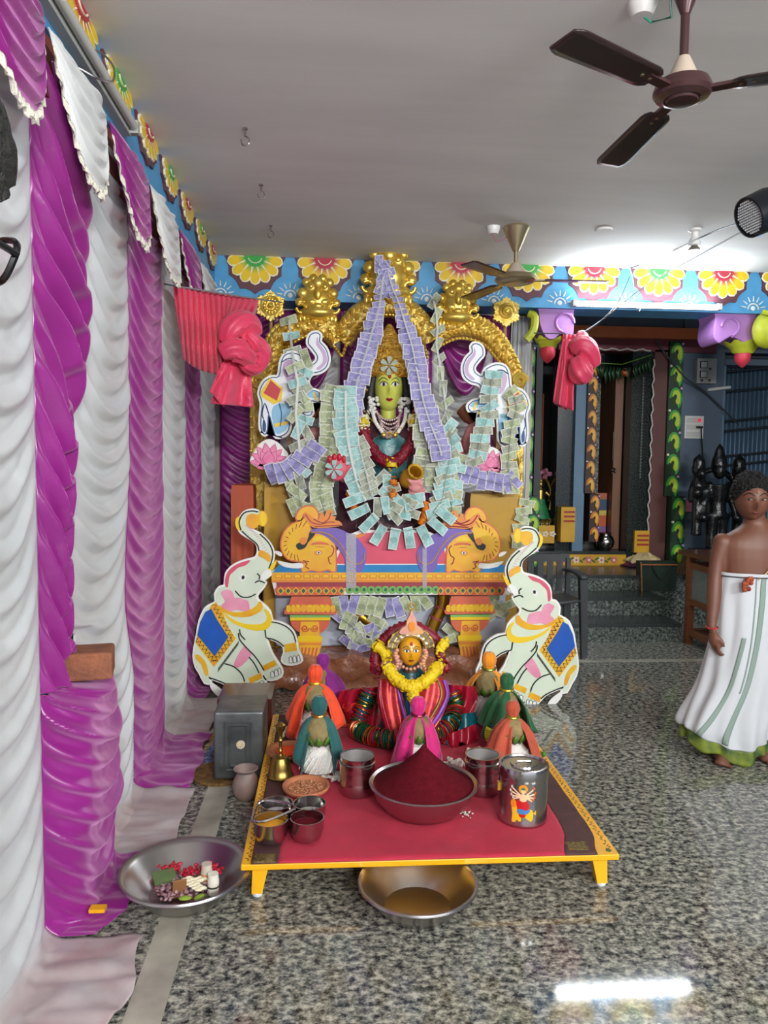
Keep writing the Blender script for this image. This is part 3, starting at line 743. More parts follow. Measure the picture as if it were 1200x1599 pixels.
    # toenails
    for pts in ([(785, 1235), (783, 1195), (795, 1185), (803, 1200), (806, 1232)], [(815, 1232), (812, 1192), (824, 1180), (834, 1195), (838, 1228)], [(845, 1225), (842, 1185), (852, 1175), (862, 1190), (865, 1218)],
                [(645, 1345), (643, 1310), (655, 1298), (668, 1312), (672, 1340)], [(675, 1335), (670, 1295), (684, 1285), (696, 1298), (700, 1328)], [(702, 1322), (698, 1280), (708, 1272), (718, 1288), (720, 1312)],
                [(510, 1450), (505, 1415), (520, 1402), (532, 1412), (536, 1438)], [(542, 1432), (538, 1395), (552, 1382), (564, 1395), (566, 1420)], [(570, 1415), (566, 1378), (578, 1368), (590, 1382), (592, 1402)],
                [(398, 1495), (395, 1462), (410, 1450), (424, 1462), (426, 1490)], [(430, 1488), (428, 1455), (440, 1442), (452, 1455), (454, 1482)], [(456, 1480), (456, 1448), (466, 1438), (475, 1450), (476, 1474)]):
        B.lay('toenail', pts, m_bw, .0140, sm=0, g=-.0012)
        B.lay('toenail_outline', pts, m_line, .0132, sm=0, g=.003)
    lb = MB()
    for pts in ([(400, 1010), (410, 1060), (470, 1130), (520, 1180), (570, 1250), (590, 1290)], [(408, 980), (415, 1020), (450, 1060)], [(600, 985), (608, 1045)], [(295, 1240), (360, 1260), (410, 1300), (435, 1340), (445, 1375)], [(480, 1190), (520, 1240), (555, 1310)],
                [(375, 690), (420, 735), (480, 738), (530, 715)], [(525, 630), (555, 615), (600, 632)], [(540, 560), (560, 580), (555, 605)], [(420, 235), (405, 170), (440, 105), (500, 88), (550, 95)], [(425, 240), (480, 290), (540, 340), (555, 390)], [(560, 262), (620, 318), (655, 385), (655, 450), (630, 520)],
                [(130, 1000), (230, 1150)], [(650, 925), (710, 937), (770, 967), (812, 1012), (833, 1078)], [(612, 1047), (655, 1055), (705, 1078), (742, 1110)], [(195, 1350), (270, 1378), (325, 1405), (360, 1435)]):
        if pts == [(130, 1000), (230, 1150)]: continue
        B.line(pts, .0155, .0042, b=lb)
    lb.build('contour_lines', m_line, B.root)['kind'] = 'stuff'
    zb = MB()      # zigzag inking on the blanket border, fringe
    for A_, C_, n in (((212, 790), (352, 1045), 8), ((352, 1045), (218, 1225), 6), ((218, 1225), (82, 1052), 6)):
        for i in range(n):
            t0, t1 = i/n, (i+1)/n; nx, ny = (C_[1]-A_[1]), -(C_[0]-A_[0]); L = sqrt(nx*nx+ny*ny); nx, ny = nx/L*18, ny/L*18
            q = lambda t, s_: (A_[0]+(C_[0]-A_[0])*t+nx*s_, A_[1]+(C_[1]-A_[1])*t+ny*s_)
            B.line([q(t0, -1), q((t0+t1)/2, 1), q(t1, -1)], .0172, .0022, 0, zb)
    for i in range(22):
        t = i/21; x, y = 400-t*150, 1070+t*200; B.line([(x, y), (x-4, y+32)], .0150, .0018, 0, zb)
    zb.build('border_inking', m_line, B.root)['kind'] = 'stuff'
    sb = MB()
    for i in range(18):
        t = i/17; x, y = 470+t*180, 190+t*250-30*sin(t*pi); B.line([(x, y), (x-22, y+8)], .0150, .0018, 0, sb)
    sb.build('trunk_hatching', m_pink, B.root)['kind'] = 'stuff'
    # board feet: wooden stay behind
    pz_ = PY(base_px[0], base_px[1], Y).z
    MB().box(((-.1 if mirror else .0), .05, .22-pz_*0), (.04, .06, .44+0)).build('stay', mat('stay_wood', '#8a6a44', .7), B.root, smooth=False)
    MB().box(((-.1 if mirror else .0), .10, .012-pz_), (.06, .20, .024)).build('stay_foot', MATS['stay_wood'], B.root, smooth=False)
    return B
big_elephant('elephant_cutout', 'pale green elephant cutout board beside the curtain and dark tin box', 4.71, (371, 1089), False)
big_elephant('elephant_cutout', 'pale green elephant cutout board facing the curtain, beside the granite steps', 4.52, (838, 1103), True, .985)

# throne front board -----------------------------------------------------
YT = 4.95
T = Board('throne_board', 'painted throne front board with twin golden elephant heads and two pillars', 'board', (420, 760), 6.0, YT, (1158, 1640))
cx = T.p(1158, 0)[0]
def tp(zx, zy): return T.p(zx, zy)
def mir(q): return [(2*cx-x, z) for x, z in q]
def tl2(name, pts, m, d, th=.004, sm=0, both=True, parent=None, g=0):
    q = [tp(*t) for t in pts]
    if sm: q = cat_rom(q, sm)
    if g: q = grow(q, g)
    out = [MB().slab(q, -d, -d+th).build(name, m, parent or T.root, smooth=False)]
    if both: out.append(MB().slab(mir(q), -d, -d+th).build(name, m, parent or T.root, smooth=False))
    return out
m_tpink = mat('throne_pink', '#e2536f', .45, var=.08, vscale=5); m_tblue = mat('throne_blue', '#1f86c8', .42, var=.12, vscale=7)
m_tred = mat('throne_maroon', '#a2404a', .45); m_tgold = mat('throne_gold', '#f1c324', .42, col2='#f0a935', vscale=10)
E_ = 2316
tl2('backing_board', [(60, 770), (320, 720), (640, 600), (700, 470), (870, 400), (1158, 415), (E_-870, 400), (E_-700, 470), (E_-640, 600), (E_-320, 720), (E_-60, 770), (E_-30, 790), (E_-30, 890), (E_-60, 1010), (60, 1010), (30, 890), (30, 790)], m_bw, .006, .02, both=False)
tl2('pink_panel', [(620, 720), (720, 480), (880, 435), (1020, 425), (1158, 420), (E_-1020, 425), (E_-880, 435), (E_-720, 480), (E_-620, 720)], m_tpink, .010, both=False)
tl2('pink_panel_rim', [(800, 455), (890, 430), (905, 455), (830, 480)], m_ora, .012)
tl2('blue_ledge', [(95, 730), (E_-95, 730), (E_-40, 800), (40, 800)], m_tblue, .012, both=False)
tl2('cornice', [(28, 800), (E_-28, 800), (E_-28, 890), (28, 890)], m_tgold, .022, .02, both=False)
tl2('cornice_underline', [(28, 868), (E_-28, 868), (E_-28, 890), (28, 890)], m_ora, .0235, both=False)
ub = None
for i in range(25):
    x = 60+i*88
    pts = [(x, 815), (x+70, 815), (x+74, 850), (x+60, 862), (x+35, 852), (x+12, 862), (x-4, 850)]
    q = [tp(*t) for t in pts]; MB().slab(q, -.0245, -.021).build('cornice_leaf', m_ora, T.root, smooth=False)
    q = [tp(*t) for t in [(x+10, 822), (x+60, 822), (x+58, 848), (x+35, 840), (x+12, 848)]]; MB().slab(q, -.0258, -.022).build('cornice_leaf_centre', m_yel2, T.root, smooth=False)
tl2('maroon_fascia', [(75, 890), (E_-75, 890), (E_-75, 945), (75, 945)], m_tred, .014, both=False)
for i in range(13):
    x = 725+i*67
    tl2('scallop', ellipse(x+33, 962, 36, 36, 14), m_lgreen, .018, both=False)
    tl2('scallop_eye', ellipse(x+33, 960, 15, 16, 10), m_dgreen, .0195, both=False)
tl2('diamond_rail', [(55, 960), (75, 935), (690, 935), (715, 965), (695, 1010), (80, 1015)], m_salmon, .020, .012)
for i in range(9):
    x = 113+i*71
    tl2('lozenge', [(x-33, 970), (x, 932), (x+33, 970), (x, 1010)], m_tgold, .0225)
    tl2('lozenge_centre', [(x-20, 970), (x, 945), (x+20, 970), (x, 995)], m_dgreen, .0245)
tl2('capital', [(215, 1025), (575, 1025), (600, 1110), (640, 1165), (625, 1195), (150, 1190), (145, 1160), (190, 1100)], m_salmon, .016, .02)
for x in (275, 385, 500):
    tl2('capital_arch', ellipse(x, 1100, 58, 68, 12, 0, pi), m_tgold, .019); tl2('capital_arch_inner', ellipse(x, 1100, 34, 45, 12, 0, pi), m_salmon, .0205); tl2('capital_leaf', ellipse(x, 1100, 18, 28, 10, 0, pi), m_yel2, .022)
# ellipse() works in crop pixels with y down: flip the arches to stand up
for i in range(10):
    x = 168+i*46
    tl2('capital_petal', [(x, 1110), (x+36, 1110), (x+40, 1155), (x+20, 1172), (x, 1158)], m_tgold, .021, sm=2)
tl2('green_band', [(200, 1200), (578, 1200), (578, 1222), (200, 1222)], m_lgreen, .014, .02)
tl2('yellow_band', [(200, 1222), (578, 1222), (575, 1250), (203, 1250)], m_yel2, .014, .02)
tl2('bell', [(205, 1255), (575, 1255), (560, 1300), (520, 1350), (470, 1370), (300, 1370), (255, 1340), (215, 1295)], m_salmon, .012, .02)
tl2('pillar', [(300, 1260), (470, 1260), (480, 1400), (500, 1430), (490, 1500), (480, 1520), (465, 1640), (305, 1640), (290, 1510), (275, 1440), (290, 1400)], m_tgold, .016, .02)
for sx_ in (340, 430):
    b = MB()
    for mm in (0, 1):
        pts = [tp(sx_+(36-k*1.5)*cos(k*.5)*(1 if sx_ < 400 else -1), 1320+(36-k*1.5)*sin(k*.5)) for k in range(20)]
        if mm: pts = mir(pts)
        bb = MB(); bb.tube([(x, -.018, z) for x, z in pts], .0045, 5); bb.build('volute', m_salmon, T.root)
tl2('pillar_ring', [(275, 1395), (500, 1395), (505, 1420), (490, 1445), (285, 1445), (270, 1420)], m_yel2, .020)
tl2('pillar_ring', [(285, 1455), (495, 1455), (485, 1480), (295, 1480)], m_ora, .019)
for i in range(5):
    tl2('twist_band', [(308+i*34, 1500), (325+i*34, 1500), (305+i*34+ (0), 1610), (300+max(0, i*34-14), 1610)], m_salmon, .018, sm=0)
tl2('pillar_foot', [(305, 1610), (468, 1610), (468, 1645), (305, 1645)], m_salmon, .018)
# golden elephant heads
hd = [(320, 795), (310, 740), (330, 700), (260, 690), (180, 670), (130, 600), (118, 520), (150, 420), (220, 350), (310, 315), (350, 260), (345, 235), (320, 260), (300, 310), (265, 305), (262, 275), (290, 220), (350, 185), (420, 195), (455, 240), (460, 290), (430, 340), (380, 370),
      (420, 420), (520, 450), (600, 520), (620, 560), (625, 790), (560, 770), (480, 790), (400, 775)]
tl2('head', hd, m_tgold, .018, .010, 2); tl2('head_outline', hd, m_salmon, .0165, .004, 2, g=.009)
crest_ = [(330, 245), (370, 250), (420, 290), (470, 300), (480, 250), (510, 240), (520, 280), (545, 215), (580, 215), (605, 240), (585, 260), (600, 275), (630, 275), (620, 310), (660, 320), (690, 360), (600, 375), (500, 385), (420, 380), (380, 350), (350, 300)]
tl2('crest_plume', crest_, m_ora, .022, .010, 2)
for pts in ([(345, 255), (400, 330), (480, 350), (560, 330), (620, 330)], [(420, 300), (500, 335), (560, 300), (580, 240)], [(430, 370), (540, 365), (680, 358)]):
    q = cat_rom([tp(*t) for t in pts], 3, False)
    for mm in (0, 1): MB().tube([(x, -.0225, z) for x, z in (mir(q) if mm else q)], .004, 5).build('plume_line', m_tred, T.root)
tl2('trunk_hollow', [(255, 545), (290, 520), (360, 500), (380, 430), (410, 395), (460, 380), (430, 450), (370, 520), (340, 570), (280, 588)], m_line, .0205, .004, 2)
tl2('hollow_scroll', [(300, 530), (290, 500), (320, 470), (355, 480), (360, 510), (330, 540)], m_ora, .0222, .004, 2)
tl2('ear_scroll', [(400, 400), (520, 385), (640, 385), (740, 430), (830, 480), (900, 570), (915, 650), (890, 750), (840, 810), (780, 805), (725, 760), (715, 690), (700, 640), (640, 560), (560, 480), (480, 440), (400, 430)], m_mauve, .021, .010, 2)
q0 = [(395, 425), (500, 425), (590, 460), (680, 550), (730, 640), (770, 700), (840, 720), (890, 680), (895, 620)]
q = cat_rom([tp(*t) for t in q0], 4, False)
for mm in (0, 1): MB().tube([(x, -.0225, z) for x, z in (mir(q) if mm else q)], .006, 6, flat=.5).build('ear_gold_line', m_tgold, T.root)
tl2('tusk', [(80, 690), (140, 700), (220, 715), (310, 710), (320, 755), (220, 760), (130, 740)], m_bw, .021, .006, 2)
tl2('tusk', [(50, 600), (100, 605), (125, 625), (120, 650), (80, 635)], m_bw, .015, .006, 2)
ee = tl2('eye', [(425, 615), (450, 595), (480, 590), (505, 610), (480, 635), (450, 640)], m_ora, .0215, .004, 2)
tl2('eyeball', ellipse(468, 614, 20, 14, 12), m_bw, .0225, .003); tl2('pupil', ellipse(468, 614, 9, 10, 10), m_line, .0237, .003)
tl2('brow_jewel', ellipse(480, 540, 85, 25, 16), m_salmon, .0205, .004); tl2('brow_jewel_dome', ellipse(480, 500, 70, 45, 16, pi, 2*pi), m_yel2, .0215, .004)
for i in range(8):
    tl2('brow_bead', ellipse(408+i*20, 553-6*cos((i-3.5)*.4), 10, 10, 8), m_yel2, .0225, .004)
for k in range(13):
    t = k/12; a = math.radians(250-t*200)
    pts = [(300-165*cos(a-pi/2)*.0+(-150+20*sin(t*pi))*1.0, 0)]
lb = MB()
for k in range(15):       # creases across the trunk
    P_ = [(345, 335), (300, 345), (260, 365), (225, 395), (195, 430), (170, 470), (155, 510), (150, 550), (160, 590), (180, 625), (210, 650), (245, 665), (275, 668)]
for k in range(13):
    x, y = P_[k]; dx, dy = (235-x)*.22, (505-y)*.22
    q = [tp(x-dx*.6, y-dy*.6), tp(x+dx, y+dy)]
    for mm in (0, 1): lb.tube([(xx, -.0195, z) for xx, z in (mir(q) if mm else q)], .0022, 4)
for pts in ([(585, 545), (610, 580), (590, 640), (560, 660), (570, 710), (590, 720)], [(335, 700), (360, 720), (345, 745), (380, 765)], [(320, 690), (380, 700)]):
    q = cat_rom([tp(*t) for t in pts], 3, False)
    for mm in (0, 1): lb.tube([(xx, -.0195, z) for xx, z in (mir(q) if mm else q)], .0038, 5)
lb.build('head_contours', m_tred, T.root)['kind'] = 'stuff'
# strips of clear tape with glitter
m_tape = mat('clear_tape', '#f6f6fa', .15, alpha=.38, bump=.9, bscale=90, coat=1)
for xa, w_, top in ((770, 95, 430), (E_-860, 40, 520)):
    MB().slab([tp(xa-w_/2, top), tp(xa+w_/2, top+10), tp(xa+w_/2, 945), tp(xa-w_/2, 940)], -.0275, -.0265).build('tape', m_tape, T.root, smooth=False)

# small blue elephants ---------------------------------------------------
YE = 5.10
m_ebl = mat('ele_pale_blue', '#8cc4e2', .45); m_eblue = mat('ele_line_blue', '#1f4f86', .5); m_ew = mat('ele_white', '#eef3f6', .42); m_lil = mat('ele_lilac', '#c9a9cf', .45); m_ered = mat('ele_red', '#c8303c', .45)  # paint colours of the elephant artwork, pale blue patches included
def small_elephant(label, mirror, base_px):
    B = Board('elephant_cutout', label, 'cutout', (380, 390), 2.5, YE, (110, 735), 'white and blue elephant boards', mirror)
    w = PY(base_px[0], base_px[1], YE); B.root.location = (w.x, YE, w.z)
    body = [(255, 365), (262, 335), (285, 325), (300, 335), (298, 360), (320, 385), (332, 420), (325, 455), (300, 475), (265, 485), (250, 515), (262, 545), (290, 555), (308, 575), (295, 595), (265, 590), (270, 625), (262, 645), (235, 640), (215, 600), (190, 600), (180, 650), (178, 700), (160, 722), (130, 728), (118, 700), (100, 640), (95, 700), (85, 720),
            (72, 700), (70, 660), (75, 600), (65, 560), (80, 520), (110, 500), (140, 495), (150, 440), (165, 412), (200, 405), (240, 425), (255, 455), (285, 440), (290, 415), (270, 385)]
    b_ = cat_rom([B.p(*t) for t in body], 3)
    MB().slab(grow(b_, .018), -.004, .014).build('backing_board', m_bw, B.root, smooth=False)
    MB().slab(grow(b_, .004), -.007, -.003).build('blue_outline', m_eblue, B.root, smooth=False)
    MB().slab(grow(b_, -.003), -.009, -.005).build('painted_body', m_ew, B.root, smooth=False)
    B.lay('blue_patch', [(120, 610), (160, 600), (185, 610), (175, 690), (150, 715), (128, 715), (112, 650)], m_ebl, .0105)
    B.lay('blue_patch', [(200, 520), (240, 505), (255, 540), (290, 560), (300, 575), (262, 578), (230, 560)], m_ebl, .0105)
    B.lay('ear', [(155, 450), (175, 430), (205, 440), (220, 470), (210, 510), (180, 520), (160, 490)], m_lil, .0105)
    B.lay('trunk_lilac', [(290, 340), (296, 365), (322, 400), (326, 440), (300, 468), (285, 465), (310, 440), (308, 405), (285, 370)], m_lil, .0105)
    B.lay('saddle_border', [(105, 500), (155, 540), (150, 590), (120, 605), (72, 575), (68, 555)], m_yel2, .0110, sm=0)
    B.lay('saddle', [(108, 510), (148, 545), (132, 590), (80, 560)], m_ered, .0125, sm=0)
    for q in ([(240, 602), (266, 592), (270, 604), (244, 614)], [(272, 560), (282, 590), (290, 592), (282, 556)], [(122, 680), (175, 668), (176, 680), (124, 694)]): B.lay('anklet', q, m_yel2, .0115, sm=0)
    B.lay('tail_tip', [(80, 660), (90, 685), (86, 712), (76, 700)], m_eblue, .0115)
    lb = MB()
    for pts in ([(150, 440), (180, 425), (215, 440), (225, 475)], [(100, 640), (85, 600), (75, 640), (80, 660)], [(190, 600), (215, 560), (255, 545)], [(140, 600), (150, 640), (145, 690)], [(250, 515), (225, 500), (215, 520)]): B.line(pts, .011, .004, b=lb)
    lb.build('contour_lines', m_eblue, B.root)['kind'] = 'stuff'
    z_ = B.root.location.z
    zs_ = PY(440 if not mirror else 770, 752 if not mirror else 768, 5.17).z-.01
    MB().box((0.12 if not mirror else -.12, .055, (zs_-z_+.35)/2), (.03, .085, .35-(zs_-z_))).build('stay', MATS['stay_wood'], B.root, smooth=False)
    return B
small_elephant('white and blue elephant cutout with red saddle hanging next to the pink tied cloth', False, (424, 684))
se = small_elephant('white and blue elephant cutout with red saddle facing the goddess from the shrine side', True, (806, 700))

# lotus cut-outs
m_lot = mat('lotus_pink', '#e86aa0', .45, col2='#f3a2c4', vscale=12); m_lotl = mat('lotus_dark', '#b92c6c', .45)
def lotus(label, cpx, rx, Y, flip):
    c_ = PY(cpx[0], cpx[1], Y); t = thing('lotus_cutout', label, 'lotus', c_, 0, 'pink lotus cutouts')
    u = S(Y)*rx/30
    def ptl(ang, L, w, d, off=(0, 0)):
        a = math.radians(ang)*(-1 if flip else 1)
        o = []
        for k in range(9):
            q = k/8; o.append((q*L, w*sin(pi*q**.8)))
        o = o+[(x, -z) for x, z in o[::-1][1:-1]]
        rot = [((off[0]+x*sin(a)+z*cos(a))*u, (off[1]+x*cos(a)-z*sin(a))*u) for x, z in o]
        p_ = MB().slab(grow(rot, .0035), -d+.001, -d+.006).build('petal_edge', m_lotl, t, smooth=False)
        MB().slab(rot, -d, -d+.005).build('petal', m_lot, t, smooth=False)
    out = [(x*u, z*u) for x, z in [(-30, -8), (-22, 8), (-14, 20), (0, 27), (14, 22), (24, 12), (31, 2), (24, -10), (12, -18), (-8, -20), (-22, -16)]]
    MB().slab(cat_rom(out, 4), 0, .012).build('backing_board', m_bw, t, smooth=False)
    for i, (a, L, w) in enumerate([(-85, 30, 6), (-60, 31, 6.5), (-35, 32, 7), (-10, 33, 7), (18, 33, 7), (42, 31, 6.5), (68, 30, 6), (88, 26, 5), (-112, 20, 6), (110, 20, 6)]): ptl(a, L, w, .004+.0012*(i % 4), (0, -12))
    for i, (a, L, w) in enumerate([(-30, 24, 7), (28, 24, 7), (0, 22, 9)]): ptl(a, L, w, .010+.002*i, (0, -14))
    # stalk held down behind
    MB().tube([(0, .012, -14*u), ((3 if flip else -1)*u, .03, -30*u), (0, .10, -44*u)], .010, 8).build('stalk', mat('stalk_green', '#3c7a3d', .5), t)
    return t
lotus('pink lotus flower cutout below the blue elephant next to the tied cloth', (420, 712), 29, 5.06, False)
lotus('pink lotus flower cutout below the blue elephant on the shrine side', (766, 719), 24, 5.06, True)
# ------------------------------------------------------------------ platform, cloths, throne
m_paper = mat('crinkled_brown_foil', '#8c5136', .28, col2='#b97a55', vscale=5, bump=1.0, bscale=14, coat=.5)
def crumple_box(name, x0, x1, y0, y1, z0, z1, m, amp, sc, label, cat, n=26):
    b = MB()
    def jit(p): return Vector(p)+Vector((nz(p[0]*sc, p[1]*sc, p[2]*sc), nz(p[0]*sc+9, p[1]*sc, p[2]*sc), nz(p[0]*sc, p[1]*sc+7, p[2]*sc)))*amp
    b.grid(lambda u, v: jit((x0+(x1-x0)*u, y0, z0+(z1-z0)*v)), n*2, n//2)
    b.grid(lambda u, v: jit((x0+(x1-x0)*u, y0+(y1-y0)*v, z1)), n*2, n//2)
    b.grid(lambda u, v: jit((x0, y1+(y0-y1)*u, z0+(z1-z0)*v)), n//2, n//2)
    b.grid(lambda u, v: jit((x1, y0+(y1-y0)*u, z0+(z1-z0)*v)), n//2, n//2)
    o = b.build(name, m, ang=25)
    for v in o.data.vertices:
        if v.co.z < z0+.004: v.co.z = z0+.002
    return tag(o, label, cat)
crumple_box('wrapped_platform', -.47, 1.33, 4.84, 5.43, 0, .215, m_paper, .035, 9, 'low platform wrapped in crinkled shiny brown foil under the throne board', 'platform')
m_ycl = mat('mustard_cloth', '#c09319', .5, var=.12, vscale=4, sheen=.2)
m_rcl = mat('rust_cloth', '#b4502e', .6, var=.15, vscale=4)
m_gcl = mat('grey_cloth', '#b9c3d4', .6, var=.10, vscale=3)
def draped_box(name, label, px0, px1, pyt, Y0, Y1, zbot, m, folds, seed, flare=.04, cat='cloth', k=1.):
    a = PY(px0, pyt, Y0); c = PY(px1, pyt, Y0); x0, x1, zt = a.x, c.x, a.z
    t = thing(name, label, cat, ((x0+x1)/2, (Y0+Y1)/2, zbot)); ox, oy = t.location.x, t.location.y
    b = MB(); N = 96
    def rim(u):
        w, d = x1-x0, Y1-Y0; per = 2*(w+d); s_ = u*per
        if s_ < w: return (x0+s_, Y0, 0, -1)
        s_ -= w
        if s_ < d: return (x1, Y0+s_, 1, 0)
        s_ -= d
        if s_ < w: return (x1-s_, Y1, 0, 1)
        return (x0, Y1-(s_-w), -1, 0)
    def fn(u, v):
        x, y, nx, ny = rim(u % 1)
        if v < .12:
            q = v/.12; cx_, cy_ = (x0+x1)/2, (Y0+Y1)/2
            return (cx_+(x-cx_)*q-ox, cy_+(y-cy_)*q-oy, zt-.012*q*q+.006*nz(x*9, y*9, seed)-zbot)
        q = (v-.12)/.88
        f_ = flare*q+folds*q**.6*sin(u*(x1-x0+Y1-Y0)*95+seed+2*nz(u*8, seed))*(.4+.6*nz(u*6+seed, 1)**2*2)+.012*q*nz(u*20, v*3, seed)
        return (x+nx*f_-ox, y+ny*f_-oy, zt-.012-(zt-zbot-.012)*q-zbot)
    b.grid(fn, N, 26); b.build('draped_cloth', m, t, ang=70)
    MB().box((0, 0, (zt-zbot)/2-.012), (x1-x0-.02, Y1-Y0-.02, zt-zbot-.03)).build('box_inside', MATS['post_wood'], t, smooth=False)
    return t
draped_box('draped_stand', 'stand draped in mustard yellow cloth by the rust red box and curtain', 413, 468, 752, 5.17, 5.40, .205, m_ycl, .014, 3, .012)
draped_box('draped_stand', 'stand draped in smooth mustard yellow cloth beside the shrine pillar', 735, 812, 768, 5.17, 5.40, .205, m_ycl, .004, 5, .0)
draped_box('draped_stand', 'stand covered in rust red cloth in the corner behind the pale green elephant', 361, 396, 755, 5.20, 5.40, 0.0, m_rcl, .006, 8, .01)
# pale cloth hung behind the board's pillars
b = MB(); A_, C_ = PY(430, 925, 5.13), PY(790, 925, 5.13)
def fn(u, v): return (A_.x+(C_.x-A_.x)*u, 5.13+.010*sin(u*40+v*3)*v+.015*nz(u*5, v*3), A_.z+(.222-A_.z)*v)
b.grid(fn, 70, 24); tag(solid(b.build('backdrop_cloth', m_gcl), .004), 'pale blue grey cloth hung behind the painted pillars of the throne board', 'cloth')
# throne seat with brass legs
th = thing('golden_throne', 'brass throne seat with curved legs banded dark red under the goddess', 'throne', (PY(612, 1004, 5.33).x, 5.33, .226)); TO = th.location.copy()
z_s = PY(606, 849, 5.33).z-TO.z
MB().box((0, .06, z_s-.03), (.86, .40, .06)).build('seat', m_golds, th, smooth=False)
m_brassl = mat('brass_leg', '#b88a2c', .3, metal=.9)
for s_, pts in ((-1, [(538, 926), (543, 942), (556, 957), (578, 972)]), (1, [(692, 928), (690, 948), (682, 965), (673, 986)])):
    q = [PY(x, y, 5.06)-TO for x, y in pts]
    MB().tube(cat_rom([tuple(v) for v in q], 5, False), [.045]*16, 12).build('curved_leg', m_brassl, th)
    for i in (1, 2):
        d = (q[i+1]-q[i-1]).normalized(); MB().tube([q[i]-d*.006, q[i]+d*.006], .049, 12).build('leg_band', m_tred, th)
for s_ in (-1, 1):
    for yy in (-.08, .06):
        MB().lathe([(.03, 0), (.035, .05), (.02, .1), (.03, z_s/2), (.02, z_s-.12), (.035, z_s-.06)], (s_*.38, yy, 0), 12).build('leg', m_brassl, th)

# ------------------------------------------------------------------ goddess
YG = 5.33
god = thing('goddess_idol', 'large seated goddess idol with green-yellow face, gold crown and silk drapes', 'idol', PY(606, 850, YG)); GO = god.location.copy()
def gp(px, py, dy=0): p = PY(px, py, YG); return Vector((p.x-GO.x, dy, p.z-GO.z))
ug = S(YG)
def loft(b, rings, n=28, cap=True):
    """rings: (center Vector, rx, ry, rot)"""
    vs = []
    for c, rx, ry in rings:
        for k in range(n):
            a = 2*pi*k/n; vs.append(Vector(c)+Vector((rx*cos(a), ry*sin(a), 0)))
    m = len(rings); fs = [(i*n+k, i*n+(k+1) % n, (i+1)*n+(k+1) % n, (i+1)*n+k) for i in range(m-1) for k in range(n)]
    if cap: fs += [tuple(range(n))[::-1], tuple((m-1)*n+k for k in range(n))]
    b.add(vs, fs); return b
def remesh(o, vox, sm=2):
    r = o.modifiers.new('fuse', 'REMESH'); r.mode = 'VOXEL'; r.voxel_size = vox; r.use_smooth_shade = True
    if sm: s_ = o.modifiers.new('soften', 'SMOOTH'); s_.iterations = sm; s_.factor = .5
    return o
